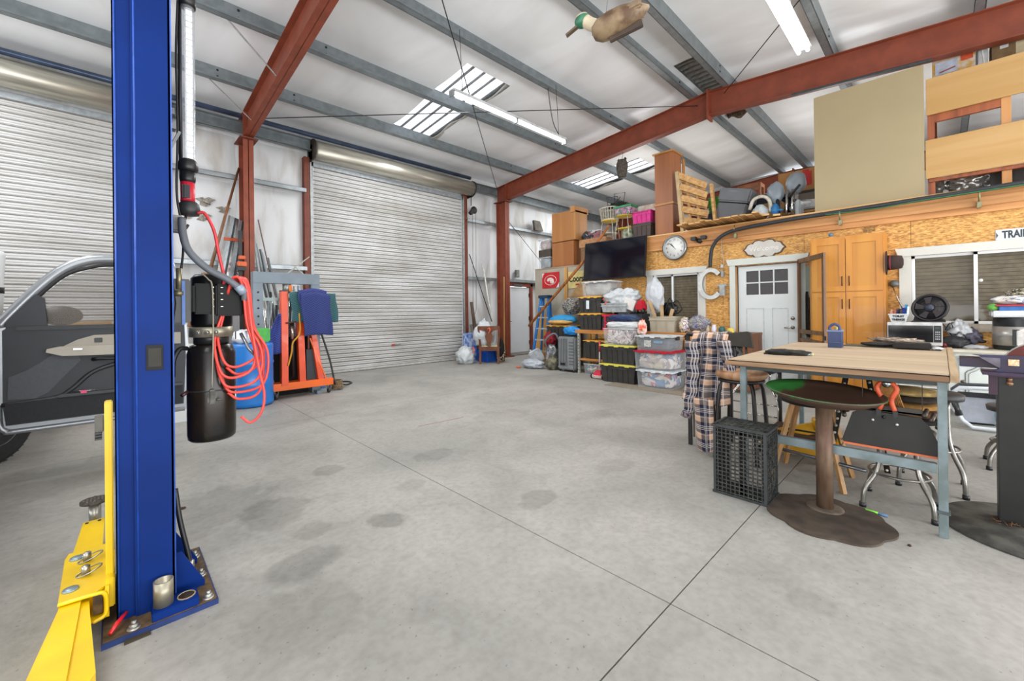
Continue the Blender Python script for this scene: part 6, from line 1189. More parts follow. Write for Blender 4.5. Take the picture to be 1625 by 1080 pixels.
# ---- bowl seat on pipe pedestal
T=thing('disc_seat_stool','homemade stool of green-rimmed steel disc on a rusty pipe and scalloped steel base','stool',(3.28,.53,0))
def seatmat():
    m,nt,b=_new('rusty_green'); N=nt.nodes; L=nt.links; tc=N.new('ShaderNodeTexCoord'); n=N.new('ShaderNodeTexNoise'); n.inputs['Scale'].default_value=9; n.inputs['Detail'].default_value=7; L.new(tc.outputs['Object'],n.inputs[0])
    sp=N.new('ShaderNodeSeparateXYZ'); L.new(tc.outputs['Object'],sp.inputs[0])
    # paint survives towards the far (+y) lip, by radius and noise
    cx_=N.new('ShaderNodeCombineXYZ'); L.new(sp.outputs[0],cx_.inputs[0]); L.new(sp.outputs[1],cx_.inputs[1]); ln=N.new('ShaderNodeVectorMath'); ln.operation='LENGTH'; L.new(cx_.outputs[0],ln.inputs[0])
    m1=N.new('ShaderNodeMath'); m1.operation='MULTIPLY'; L.new(ln.outputs['Value'],m1.inputs[0]); m1.inputs[1].default_value=1.7; m2=N.new('ShaderNodeMath'); m2.operation='MULTIPLY_ADD'; L.new(sp.outputs[1],m2.inputs[0]); m2.inputs[1].default_value=.55; L.new(m1.outputs[0],m2.inputs[2])
    mm=N.new('ShaderNodeMath'); mm.operation='MULTIPLY_ADD'; L.new(n.outputs[0],mm.inputs[0]); mm.inputs[1].default_value=.35; L.new(m2.outputs[0],mm.inputs[2])
    r=N.new('ShaderNodeValToRGB'); r.color_ramp.elements[0].position=.68; r.color_ramp.elements[0].color=C('#4C382C'); r.color_ramp.elements[1].position=.74; r.color_ramp.elements[1].color=C('#2F6E30'); L.new(mm.outputs[0],r.inputs[0]); L.new(r.outputs[0],b.inputs['Base Color']); b.inputs['Roughness'].default_value=.5; b.inputs['Metallic'].default_value=.2; return m
GR=mat('#2F6E30',.5,.1,.3,9,c2='#4C382C'); RUST=mat('#4A3528',.65,.25,.3,12,c2='#35261E')
vs=[]; mb=MB(); n=48
S0=Matrix.Translation((3.30,.54,.675))@Matrix.Rotation(R(3),4,'X')@Matrix.Rotation(R(-6),4,'Y')
mb.T=S0
rings=[(.0,.0),(.08,.003),(.16,.014),(.22,.032),(.265,.058),(.29,.085)]
def wav(a): return 1+.0*math.cos(3*a)
pr_=[(r,z) for r,z in rings]
V=[(0,0,0)]
for r,z in rings[1:]:
    for k in range(n): a=2*PI*k/n; V.append((r*.85*math.cos(a),r*1.08*math.sin(a),z))
F=[(0,1+k,1+(k+1)%n) for k in range(n)]
for i in range(len(rings)-2): F+=[(1+i*n+k,1+(i+1)*n+k,1+(i+1)*n+(k+1)%n,1+i*n+(k+1)%n) for k in range(n)]
V2=[(v[0]*.985,v[1]*.985,v[2]+.006) for v in V]; m_=len(V)
F2=[tuple(m_+i for i in reversed(f)) for f in F]; last=1+(len(rings)-2)*n
F3=[(last+k,m_+last+k,m_+last+(k+1)%n,last+(k+1)%n) for k in range(n)]
mb._add(V+V2,F+F2+F3,True); obj('disc_seat',mb,seatmat(),T)
mb=MB(); mb.T=S0; mb.tube([(.248*math.cos(2*PI*k/48),.314*math.sin(2*PI*k/48),.087) for k in range(48)],.004,6,closed=True); obj('seat_rim',mb,mat('#2F5A30',.5,.1,.3,9,c2='#4A3A30'),T)
obj('pipe_post',MB().lathe([(.045,.012),(.045,.68)],(3.29,.53,0),24),mat('#54392A',.55,.3,.3,14,c2='#6E5A48',stretch=(1,1,.3)),T)
sc=[]
for k in range(72):
    a=2*PI*k/72; r=.295+.03*abs(math.sin(a*3.5+.6)); sc.append((3.17+r*math.cos(a),.50+r*math.sin(a)))
bp=obj('base_disc',MB().prism(sc,'Z',.0,.012),mat('#4E4338',.8,.1,.25,9,c2='#3A3029'),T)
obj('post_flange',MB().lathe([(.10,.012),(.10,.014),(.08,.018)],(3.29,.53,0),30),mat('#665A4C',.8,.1,.2,14),T)
# ---- panel with orange edge and clamp
T=thing('black_machine_panel','black folded steel panel with orange lower edge hung under the table front','panel',(3.45,.22,.38))
pp=[(.44,.425),(.452,.45),(.40,.63),(.36,.655),(.09,.645),(.05,.60),(.0,.47),(-.005,.425)]
obj('panel_sheet',MB().prism(pp,'X',3.395,3.402),mat('#242321',.55,.1,.1,12),T)
obj('orange_edge',MB().bar((3.392,.445,.43),(3.392,-.0,.43),.012,.012,(1,0,0)),mat('#D06A40',.5),T)
obj('top_flange',MB().box(3.42,3.50,.08,.40,.655,.665).box(3.42,3.428,.08,.4,.65,.69),mat('#4A443E',.6,.2,.2,12),T)
for yy,zz,s in ((.395,.66,1),(.425,.635,1),(.44,.60,1),(.075,.655,-1),(.045,.635,-1),(.02,.60,-1),(.0,.565,-1)): obj('spring_coil',MB().tube([(3.40,yy,zz),(3.47,yy+.012*s,zz+.03)],.012,8),mat('#5A524A',.4,.6,.2,20),T)
for y in (.30,.19): obj('rivet',MB().lathe([(.007,3.388),(.006,3.395)],(0,y,.60 if y>.2 else .59),10,'X'),mat('#D8D8D4',.4),T)
obj('screw_head',MB().lathe([(.01,3.388),(.009,3.395)],(0,.25,.625),10,'X'),BLK,T)
for y in (.08,.35): obj('hang_wire',MB().box(3.43,3.434,y,y+.004,.66,.875),mat('#2A2A2A',.6),T)
T=thing('orange_clamp','orange-handled spring clamp gripping the panel under the table','clamp',(3.4,.24,.65))
OR2=mat('#D2542A',.45)
for s in (-1,1): obj('handle',MB().tube(bez([(3.395,.235+s*.022,.84),(3.395,.235+s*.045,.80),(3.395,.235+s*.02,.73),(3.395,.235+s*.035,.67)],16),.013,8),OR2,T); obj('jaw_tip',MB().box(3.385,3.405,.235+s*.038-.012,.235+s*.038+.012,.63,.672,.004),BLK,T)
obj('pivot',MB().lathe([(.022,3.38),(.022,3.40)],(0,.235,.83),16,'X'),CHROME,T)
T=thing('whisk_broom','straw whisk broom with orange top hanging behind the orange clamp','broom',(3.48,.24,.66))
mb=MB()
for k in range(16): mb.tube([(3.5,.21+.0035*k,.84),(3.5,.165+.0095*k,.672)],.004,4)
b_=obj('bristle_bundle',mb,mat('#C08A4A',.8,0,.2,30),T); b_['kind']='stuff'
obj('binding',MB().box(3.49,3.51,.19,.29,.72,.73),mat('#B04A20',.6),T); obj('head_wrap',MB().box(3.48,3.52,.2,.27,.82,.868),mat('#A8421E',.6),T)
# ---- stools
def ring(c,r,t,z,n=28): return MB().tube([(c[0]+r*math.cos(2*PI*k/n),c[1]+r*math.sin(2*PI*k/n),z) for k in range(n)],t,8,closed=True)
T=thing('wooden_top_stool','bar stool with round pale wooden seat and bent black legs at the table end','stool',(3.95,1.2,0))
obj('seat',MB().lathe([(.16,.685),(.19,.70),(.205,.72),(.20,.745),(.17,.755),(.0,.752)],(3.95,1.22,0),36),mat('#B38A66',.45,0,.15,6,c2='#8E6444',stretch=(1,4,1)),T)
obj('seat_ring',ring((3.95,1.22),.17,.014,.675),BLK,T)
for k in range(4):
    a=PI/4+k*PI/2; c,s=math.cos(a),math.sin(a)
    obj('leg',MB().tube(bez([(3.95+.10*c,1.22+.10*s,.675),(3.95+.17*c,1.22+.17*s,.64),(3.95+.20*c,1.22+.20*s,.5),(3.95+.235*c,1.22+.235*s,.0)],20),.017,8),mat('#221E1B',.4,.2,.1,9),T)
obj('foot_ring',ring((3.95,1.22),.215,.01,.25),BLK,T)
T=thing('barrel_back_chair','tall black slatted chair largely covered by the plaid shirt','chair',(4.0,1.55,0))
for (x,y) in ((3.98,1.42),(3.98,1.68),(4.3,1.42),(4.3,1.68)): obj('leg',MB().bar((x,y,0),(x,y,.6),.03),BLK,T)
obj('seat',MB().box(3.95,4.33,1.39,1.71,.6,.64,.01),BLK,T)
for y in (1.41,1.69): obj('back_post',MB().bar((3.98,y,.6),(3.97,y,1.055),.03),BLK,T)
for k in range(7): obj('slat',MB().bar((3.98,1.41+.047*k,.08),(3.98,1.41+.047*k,.58),.012),mat('#4A3A2C',.6),T)
obj('top_rail',MB().tube([(3.97,1.40,1.055),(3.97,1.70,1.055)],.018,8),BLK,T)
def plaid():
    m,nt,b=_new('plaid'); N=nt.nodes; L=nt.links; tc=N.new('ShaderNodeUVMap'); sp=N.new('ShaderNodeSeparateXYZ'); L.new(tc.outputs[0],sp.inputs[0])
    def band(out,p):
        d=N.new('ShaderNodeMath'); d.operation='MULTIPLY'; d.inputs[1].default_value=p; L.new(out,d.inputs[0]); f=N.new('ShaderNodeMath'); f.operation='FRACT'; L.new(d.outputs[0],f.inputs[0])
        r=N.new('ShaderNodeValToRGB'); r.color_ramp.interpolation='CONSTANT'; e=r.color_ramp.elements; e[0].position=0; e[0].color=(0,0,0,1); e[1].position=.36; e[1].color=(.5,.5,.5,1); L.new(f.outputs[0],r.inputs[0])
        w=N.new('ShaderNodeValToRGB'); w.color_ramp.interpolation='CONSTANT'; e=w.color_ramp.elements; e[0].position=0; e[0].color=(0,0,0,1); e[1].position=.56; e[1].color=(1,1,1,1)
        for p_,c_ in ((.60,0),(.66,1),(.70,0),(.76,1),(.80,0),(.06,1),(.09,0)): x=e.new(p_); x.color=(c_,c_,c_,1)
        L.new(f.outputs[0],w.inputs[0]); return r.outputs[0],w.outputs[0]
    h,wh=band(sp.outputs[0],2.3); v,wv=band(sp.outputs[1],3.4)
    ad=N.new('ShaderNodeMath'); ad.operation='ADD'; L.new(h,ad.inputs[0]); L.new(v,ad.inputs[1])
    r=N.new('ShaderNodeValToRGB'); r.color_ramp.interpolation='CONSTANT'; e=r.color_ramp.elements; e[0].position=0; e[0].color=C('#BE9A80'); e[1].position=.3; e[1].color=C('#655A58'); x=e.new(.8); x.color=C('#1A1F3A'); L.new(ad.outputs[0],r.inputs[0])
    mx=N.new('ShaderNodeMath'); mx.operation='MAXIMUM'; L.new(wh,mx.inputs[0]); L.new(wv,mx.inputs[1]); mk=N.new('ShaderNodeMath'); mk.operation='MULTIPLY'; mk.inputs[1].default_value=.6; L.new(mx.outputs[0],mk.inputs[0])
    mm=N.new('ShaderNodeMix'); mm.data_type='RGBA'; L.new(mk.outputs[0],mm.inputs[0]); L.new(r.outputs[0],mm.inputs[6]); mm.inputs[7].default_value=C('#D4CCC8'); L.new(mm.outputs[2],b.inputs['Base Color']); b.inputs['Roughness'].default_value=.9; return m
PLD=plaid()
def cloth(name,fn,nu,nv,parent,m=PLD,us=1,vs_=1):
    me=bpy.data.meshes.new(name); vs=[Vector(fn(i/nu,j/nv)) for j in range(nv+1) for i in range(nu+1)]; off=_org(parent)
    fs=[(j*(nu+1)+i,j*(nu+1)+i+1,(j+1)*(nu+1)+i+1,(j+1)*(nu+1)+i) for j in range(nv) for i in range(nu)]
    me.from_pydata([v-off for v in vs],[],fs); uv=me.uv_layers.new(name='UVMap')
    for l in me.loops: k=l.vertex_index; uv.data[l.index].uv=((k%(nu+1))/nu*us,(k//(nu+1))/nv*vs_)
    for p in me.polygons: p.use_smooth=True
    me.materials.append(m); o=bpy.data.objects.new(name,me); COL.objects.link(o); o.parent=parent
    md=o.modifiers.new('thick','SOLIDIFY'); md.thickness=.006; return o
T=thing('plaid_shirt','navy, tan and white plaid shirt hanging over a black chair back','shirt',(3.9,1.5,.4))
def body(u,v):
    y=1.62-.30*u+.05*(v)*(.5-u)*-1.2; w=.03*math.sin(u*14+v*2)*(.3+v)+.012*math.sin(u*31+v*6); z=1.085-.62*v-.04*math.sin(u*PI)*(v>.9)-.03*abs(u-.5)*(1-v)
    return (3.90-.06*v-w-.03*math.sin(PI*min(1,v*4))*(1),1.60+.08*v-(.30+.10*v)*u,z)
cloth('shirt_body',body,30,36,T,us=1.0,vs_=1.3)
cloth('back_panel',lambda u,v:(4.04+.02*v+.01*math.sin(u*12),1.58-.22*u,1.085-.45*v),12,14,T,us=.6,vs_=.9)
cloth('collar',lambda u,v:(3.90+.14*v,1.62-.30*u,1.085+.012*math.sin(v*PI)-.01*math.sin(u*PI)),12,6,T,us=.8,vs_=.3)
def sl(u,v):   # left sleeve, flattened tube that reaches down
    a=2*PI*u; r=.055-.015*v
    c=Vector((3.84-.02*v,1.60+.04*v-.03*math.sin(v*3),1.0-.66*v)); return c+Vector((r*.5*math.cos(a),r*math.sin(a)+.008*math.sin(v*25),0))
cloth('sleeve',sl,20,26,T,us=.5,vs_=1.4)
obj('cuff',MB().tube([(3.825,1.64,.345),(3.82,1.65,.30)],[.045,.05],14),mat('#8A7A74',.9,0,.3,40,c2='#22264A'),T)
def tail(u,v): return (3.78-.02*math.sin(u*9),1.56-.03*v-(.17-.03*v)*u,.50-.44*v-.05*(1-abs(2*u-1))*v+.0)
cloth('shirt_tail',tail,16,20,T,us=.55,vs_=.9)
def sr(u,v):
    a=2*PI*u; r=.05-.012*v; c=Vector((3.86,1.33-.06*v,1.02-.30*v)); return c+Vector((r*.6*math.cos(a),r*math.sin(a),0))
cloth('sleeve',sr,18,14,T,us=.5,vs_=.7)
# black padded chair behind
T=thing('folding_stool_chair','dark padded chair back on chrome tube frame between the shirt and the white door','chair',(5.3,1.6,0))
mb=MB(); mb.prism([(1.78,1.0),(1.74,.86),(1.50,.84),(1.53,1.02),(1.57,1.03)],'X',5.28,5.32); obj('backrest',mb,mat('#3B362F',.6,0,.1,9),T)
obj('seat',MB().box(5.1,5.5,1.25,1.64,.585,.62,.015),mat('#2A2826',.6),T)
for (x,y,x2,y2) in ((5.14,1.30,5.02,1.20),(5.14,1.60,5.02,1.66),(5.46,1.30,5.56,1.20),(5.46,1.6,5.56,1.66)): obj('leg',MB().tube(bez([(x,y,.585),(x,y,.45),(x2,y2,.3),(x2,y2,.0)],14),.012,8),CHROME,T)
for z in (.14,.26): obj('cross_tube',MB().tube([(5.04,1.2,z),(5.04,1.66,z)],.008,8),CHROME,T)
for y in (1.58,1.70): obj('back_tube',MB().tube([(5.3,y,.6),(5.3,y-.0,.86)],.012,8),BLK,T)
T=thing('scale_tray','small round steel tray on a dark shelf under the far end of the table','tray',(4.9,1.15,.6))
obj('tray_body',MB().lathe([(.13,.76),(.15,.80),(.14,.81)],(5.0,1.18,0),24),STEEL,T); obj('tray_plate',MB().box(4.85,5.2,1.02,1.36,.735,.76,.005),BLK,T); obj('support',MB().tube([(5.02,1.18,0),(5.02,1.18,.735)],.02,8),BLK,T); obj('support_foot',MB().lathe([(.12,0),(.12,.012)],(5.02,1.18,0),20),BLK,T)
# wooden-legged stool
T=thing('black_seat_stool','stool with thick black round seat and pale wooden legs behind the green disc seat','stool',(3.8,.7,0))
obj('seat',MB().lathe([(.15,.56),(.19,.575),(.2,.60),(.2,.645),(.18,.665),(.0,.67)],(3.85,.70,0),32),mat('#191715',.6,0,.15,9),T)
for k,(dx,dy) in enumerate(((-1,-1),(-1,1),(1,-1),(1,1))): obj('leg',MB().bar((3.85+.10*dx,.70+.10*dy,.565),(3.85+.2*dx,.70+.22*dy,0),.028),wood('#B48A56','#8E6638',2),T)
obj('foot_ring',MB().tube([(3.68,.51,.3),(3.68,.9,.3),(4.02,.9,.3),(4.02,.51,.3)],.008,6,closed=True),BLK,T)
def chromestool(label,cx,cy,h,seatm,group=None,box=True):
    T=thing('chrome_stool',label,'stool',(cx,cy,0))
    obj('seat',MB().lathe([(.15,h-.05),(.17,h-.045),(.175,h-.01),(.16,h),(.0,h+.005)],(cx,cy,0),30),seatm,T)
    for k in range(4):
        a=PI/4+k*PI/2; c,s=math.cos(a),math.sin(a)
        l=obj('leg',MB().tube(bez([(cx+.12*c,cy+.12*s,h-.05),(cx+.125*c,cy+.125*s,h*.6),(cx+.15*c,cy+.15*s,h*.42),(cx+.22*c,cy+.22*s,h*.22),(cx+.235*c,cy+.235*s,.0)],22),.014,8),mat('#8F8C86',.3,.8,.15,14),T)
        obj('rubber_foot',MB().lathe([(.019,0),(.018,.03)],(cx+.235*c,cy+.235*s,0),12),BLK,l)
    obj('foot_ring',ring((cx,cy),.15,.008,h*.42),mat('#8F8C86',.3,.8,.15,14),T); return T
chromestool('chrome-legged stool under the middle of the table piled with brown folded sacks',3.68,.20,.52,mat('#1C1A18',.6))
chromestool('chrome-legged stool at the right rear corner of the table beside the grey leg',4.28,.06,.68,mat('#1C1A18',.6))
chromestool('chrome-legged stool partly hidden behind the black machine post',5.15,-.42,.5,mat('#4A4A4A',.5))
T=thing('folded_sacks','stack of folded brown and black sacks on the stool under the table','sacks',(3.68,.2,.53))
for k,(z,c) in enumerate(((.545,'#1A1815'),(.59,'#5A3E22'),(.64,'#A87A3A'),(.685,'#3A2E22'),(.73,'#C8A868'))): obj('sack',MB().blob((3.86,.16,z),(.14,.17,.03),.12,3,3,230+k,z-.02),mat(c,.85,0,.3,9),T)
solo('white_roll',MB().tube([(3.95,.34,.79),(3.95,-.0,.785)],.025,12),mat('#D2CCC0',.7,0,.2,20),'pale rolled paper lying on the folded sacks under the table top','roll',(3.95,.17,.77))
# perforated steel stand and yellow jack
T=thing('perforated_steel_stand','A-shaped stand of black perforated steel angle behind the disc seat post','stand',(4.3,.5,0))
for (a,b) in (((3.98,.49,.86),(3.95,.625,.0)),((4.12,.40,.86),(4.35,.30,.0))):
    l=obj('perforated_angle',MB().bar(a,b,.035,.008,(1,0,0)).bar(Vector(a)+Vector((.02,.016,0)),Vector(b)+Vector((.02,.016,0)),.006,.035,(1,0,0)),mat('#241C18',.5,.3,.1,9),T)
    for k in range(16): p=Vector(a).lerp(Vector(b),(k+.5)/16); obj('punched_hole',MB().lathe([(.009,p.x-.022),(.009,p.x-.014)],(0,p.y,p.z),8,'X'),mat('#D8D2C4',.6),l)
obj('top_bar',MB().bar((3.98,.50,.85),(4.12,.39,.85),.025),mat('#241C18',.5),T)
T=thing('yellow_jack','yellow floor jack with dark wooden pad under the middle of the table','jack',(4.4,.85,0))
YJ=mat('#D8A010',.4,0,.12,6)
obj('jack_frame',MB().box(4.2,4.26,.62,1.15,.04,.15,.01).box(4.5,4.56,.62,1.15,.04,.15,.01),YJ,T); obj('lift_arm',MB().bar((4.3,1.1,.14),(4.3,.62,.33),.09,.06,(1,0,0)),YJ,T); obj('saddle',MB().lathe([(.05,.26),(.06,.34),(.055,.36)],(4.3,.72,0),16),YJ,T); obj('wood_pad',MB().box(4.16,4.6,.66,1.1,.15,.21),mat('#4A2C1A',.8,0,.2,9),T)
for y in (.66,1.1): obj('wheel',MB().lathe([(.05,4.16),(.05,4.2)],(0,y,.051),16,'X'),BLK,T)
solo('steel_bar',MB().tube([(3.75,.90,.20),(3.66,.36,.19)],.013,8),mat('#7A7C80',.3,.8),'round steel bar lying across the lower frames under the table','bar',(3.7,.6,.2))
T=thing('paint_marker','lime green marker with blue cap lying on the floor under the table','marker',(3.44,.3,0)); obj('barrel',MB().tube([(3.44,.345,.009),(3.435,.285,.009)],.008,10),mat('#7ADA2A',.4),T); obj('cap',MB().tube([(3.435,.285,.008),(3.43,.24,.008)],.007,10),mat('#5A86B4',.4),T)
for k,(x,y,s,l) in enumerate(((.32,3.53,.02,'small dried brown leaf on the floor right of the lift post'),(3.32,.62,.012,'dark wood chip beside the rusty pipe post'),(3.1,.13,.01,'dark chip of wood on the floor right of the scalloped base'))): solo('debris_chip',MB().blob((x,y,.005),(s,s*.8,.006),.4,3,2,240+k,0),mat('#3A2418',.9),l,'debris',(x,y,0))
solo('red_chalk_line',MB().bar((2.48,4.13,.0008),(3.08,4.08,.0008),.012,.0008),mat('#A86A66',.9,0,.3,40),'faint red chalk line drawn on the concrete in the middle of the floor','chalk mark',(2.8,4.1,0))
# ================================================================== BENCH SHEAR ON BLACK PEDESTAL
NV=mat('#232750',.45,.1,.2,9,c2='#2E2030'); PX,PY_=3.78,-.30
T=thing('bench_shear','blue metal-cutting shear with red disc guard on a black square pedestal','machine',(3.76,-.32,0))
obj('base_disc',MB().lathe([(.40,0),(.41,.006),(.39,.022),(.2,.03),(.0,.032)],(3.74,-.38,0),48),mat('#3A3835',.75,.1,.25,9,c2='#5A5850'),T)
obj('pedestal',MB().box(3.72,3.84,-.345,-.225,.03,.885,.004),mat('#1E1D1C',.45,.2,.15,9),T); obj('pedestal_seam',MB().box(3.718,3.722,-.34,-.325,.05,.88),mat('#4A4A48',.5,.3),T)
mb=MB()
for k in range(20): a=random.random()*6.28; p=Vector((3.70+.03*math.cos(a),-.26+.07*random.uniform(-1,1),.034+.012*random.random())); mb.tube([p,p+Vector((random.uniform(-.03,.03),random.uniform(-.04,.04),random.uniform(0,.02)))],.002,4)
g=obj('dry_grass',mb,mat('#6A4A2E',.9),T); g['kind']='stuff'
obj('bracket',MB().box(3.69,3.86,-.40,-.19,.885,.90).box(3.70,3.72,-.225,-.19,.78,.885),mat('#3A2434',.5,.2),T); obj('bolt',MB().lathe([(.012,.86),(.012,.885)],(3.715,-.27,0),8).lathe([(.014,3.705),(.014,3.72)],(0,-.27,.85),10,'X'),mat('#8A6A54',.4,.6),T)
obj('blade_beam',MB().box(3.74,3.77,-.24,-.075,.93,.99,.003),NV,T); obj('beam_top',MB().box(3.735,3.775,-.24,-.075,.985,.993),mat('#4A2E34',.6,.2,.3,20),T)
obj('shear_body',MB().prism([(-.15,1.005),(-.13,1.008),(-.62,1.02),(-.62,.90),(-.19,.905),(-.24,.94)],'X',3.70,3.73),NV,T); obj('gusset_web',MB().prism([(-.155,.995),(-.235,.995),(-.235,.935)],'X',3.694,3.70),mat('#6A6470',.5,.3,.2,20),T)
obj('table_lip',MB().box(3.66,3.86,-.62,-.165,.897,.915),mat('#3A2A44',.5,.2,.2,20),T)
obj('warning_label',MB().box(3.694,3.70,-.305,-.265,.955,.99),mat('#D29A6A',.5,0,.3,90,c2='#E8D8B0'),T)
obj('disc_guard',MB().lathe([(.16,3.74),(.16,3.76)],(0,-.40,.93),40,'X'),mat('#6E2A22',.5,.1,.15,9),T); obj('guard_rim',MB().tube([(3.75,-.40+.16*math.cos(a*PI/20),.93+.16*math.sin(a*PI/20)) for a in range(40)],.006,6,closed=True),mat('#9AA09A',.4,.4),T)
# ================================================================== TALL OAK CABINET, SCREEN DOOR
HO=wood('#C6872C','#B8761E',2,.4,2,.1); HOd=wood('#C07A28','#A8641C',2,.4,3)
T=thing('tall_oak_cabinet','tall honey-oak cabinet with four shaker doors beside the white door','cabinet',(7.74,.95,0))
obj('carcass',MB().box(7.57,7.895,.52,1.37,.0,2.32,.003),HO,T)
for i,(a,b) in enumerate(((.545,.94),(.95,1.345))):
    for j,(c,d) in enumerate(((.12,1.515),(1.53,2.28))):
        dr=obj('cabinet_door',MB().box(7.548,7.57,a,b,c,c+.07).box(7.548,7.57,a,b,d-.07,d).box(7.548,7.57,a,a+.07,c+.07,d-.07).box(7.548,7.57,b-.07,b,c+.07,d-.07),HO,T)
        obj('door_panel',MB().box(7.56,7.57,a+.07,b-.07,c+.07,d-.07),wood('#C08228','#B2721C',2,.4,2,.1),dr)
        hy=b-.035 if i==0 else a+.035; hz=(1.6,1.75) if j else (1.27,1.42)
        obj('bar_pull',MB().tube([(7.547,hy,hz[0]+.01),(7.53,hy,hz[0]+.01),(7.53,hy,hz[1]-.01),(7.547,hy,hz[1]-.01)],.006,6),mat('#3A1A0E',.4,.3),dr)
T=thing('screen_door','brown wood-framed screen door standing open in front of the oak cabinet','screen door',(7.8,1.58,0))
SB=wood('#7E5A38','#5E4026',2,.5,4); h0=Vector((7.84,1.57,0)); h1=Vector((7.12,1.12,0)); dv=(h1-h0)
def sbar(u0,z0,u1,z1,w=.05,m=SB,th=.03): 
    a=h0+dv*u0; b=h0+dv*u1; return MB().bar((a.x,a.y,z0),(b.x,b.y,z1),w,th,(0,0,1) if z0==z1 else dv)
n_=Vector((-dv.y,dv.x,0)).normalized()
def vbar(u,w=.055): a=h0+dv*u; return MB().bar((a.x,a.y,.03),(a.x,a.y,2.04),.03,w,dv)
obj('hinge_stile',vbar(.03),SB,T); obj('latch_stile',vbar(.97),SB,T)
obj('top_rail',sbar(0,2.03,1,2.03,.03,SB,.07),SB,T); obj('mid_rail',sbar(0,.93,1,.93,.03,SB,.06),SB,T); obj('lower_rail',sbar(0,.80,1,.80,.03,SB,.05),SB,T); obj('bottom_rail',sbar(0,.08,1,.08,.03,SB,.12),SB,T)
a=h0+dv*.05; b=h0+dv*.95
obj('screen_mesh',MB()._add and MB().prism([(a.x,a.y),(b.x,b.y),(b.x+.002,b.y-.002),(a.x+.002,a.y-.002)],'Z',.1,2.0),clear('#6A5A4A',.07,.8),T)
obj('latch',MB().box(h1.x-.01,h1.x+.04,h1.y-.01,h1.y+.02,.84,.9),BLK,T)
T=thing('hanging_aprons','blue-grey cloths hanging behind the screen door beside the oak cabinet','cloth',(7.75,1.44,.9))
for k in range(4): obj('cloth_strip',MB().grid(lambda u,v,k=k:(7.72+.03*k,1.42+.035*u+.01*math.sin(u*6+k),1.55-.62*v-.03*k),4,10,(0,0.004,0)),mat(['#5A6A84','#8A9AA8','#3E4A60','#A8B4BC'][k],.8,0,.2,12),T)
solo('grey_green_strip',MB().box(7.84,7.88,1.39,1.475,.1,1.95),mat('#8E9684',.6,0,.1,4),'pale green-grey door trim strip seen through the screen','trim strip',(7.86,1.43,0.1))
T=thing('brown_hat','dark brown felt hat hanging on the side of the oak cabinet','hat',(7.7,.42,1.9)); obj('hat_crown',MB().lathe([(.10,.515),(.10,.44),(.085,.36),(.04,.345)],(7.64,0,1.90),24,'Y'),mat('#3A2824',.9,0,.15,20),T); obj('hat_brim',MB().lathe([(.16,.519),(.165,.512),(.10,.505)],(7.64,0,1.90),28,'Y'),mat('#33221F',.9),T); obj('hat_band',MB().lathe([(.102,.485),(.102,.47)],(7.64,0,1.90),24,'Y'),mat('#8A2A38',.7),T)
T=thing('hanging_utensils','silver fly swatter and keys hanging between oak cabinet and window','utensils',(7.85,.44,1.45)); obj('swatter_rod',MB().tube([(7.86,.47,1.58),(7.80,.36,1.24)],.007,6),CHROME,T); obj('swatter_head',MB().blob((7.86,.45,1.62),(.03,.05,.05),.4,4,2,250),mat('#6A6E70',.5,.4),T)
# printed plates and marks on the wall
T=thing('trailer_plate','white number plate reading TRAILER above the right window','number plate',(7.89,-.66,2.16)); obj('plate',MB().box(7.888,7.898,-.88,-.475,2.095,2.235,.004),mat('#D2D8DA',.4,0,.05,20),T); text('lettering','TRAILER',.125,(7.886,-.668,2.165),FACE_B,mat('#26303A',.5),T,.001,.6,.004); obj('dark_mark',MB().prism([(-.482,2.13),(-.482,2.20),(-.497,2.165)],'X',7.884,7.888),mat('#2E3438',.5),T)
T=thing('wall_stamp','small printed grade stamp on the board above the oak cabinet','stamp',(7.89,.72,2.42)); obj('stamp_patch',MB().box(7.8955,7.899,.65,.78,2.39,2.46),mat('#B08848',.7,0,.3,80,c2='#5A3E1E'),T)
# ================================================================== KITCHEN COUNTER
WC=mat('#CDD1CC',.45,0,.05,6); Y0C=.5; ZC=.79
T=thing('kitchen_counter','white painted base cabinets with cream worktop under the right window','counter',(7.5,-.6,0))
obj('worktop',MB().box(7.08,7.895,-2.2,.505,ZC-.03,ZC,.004),mat('#C9C2B0',.5,0,.08,8),T); obj('worktop_lip',MB().box(7.1,7.14,-2.2,.5,ZC-.075,ZC-.03),mat('#BDBDB4',.5),T)
obj('carcass',MB().box(7.16,7.88,-2.2,.5,.08,ZC-.075),WC,T); obj('toe_kick',MB().box(7.22,7.85,-2.2,.5,0,.08),mat('#8E8E88',.7),T)
for (a,b) in ((-.10,.48),(-.68,-.12),(-1.28,-.70)):
    d=obj('cabinet_door',MB().box(7.135,7.16,a,b-.02,.12,.69,.004),WC,T)
    pts=[]; w_=(b-.02-a); 
    for k in range(25): t=k/24; y=a+.05+(w_-.1)*t; pts.append((7.133,y,.52+.12*math.sin(PI*t)**.6+(.02*math.sin(4*PI*t))))
    pts=pts+[(7.133,b-.07,.17),(7.133,a+.05,.17)]
    obj('arch_moulding',MB().tube(pts,.006,6,closed=True),mat('#7E8480',.6),d); obj('inner_moulding',MB().tube([(7.132,(p[1]-(a+w_/2))*.88+(a+w_/2),(p[2]-.4)*.88+.4) for p in pts],.004,6,closed=True),mat('#9AA09C',.6),d)
    obj('knob',MB().lathe([(.012,7.12),(.022,7.10),(.018,7.09)],(0,b-.05 if a>-.2 else b-.05,.42),16,'X'),mat('#6A6054',.35,.7),d)
T=thing('microwave','silver microwave oven with black door on the counter left of the window','microwave',(7.45,.24,ZC))
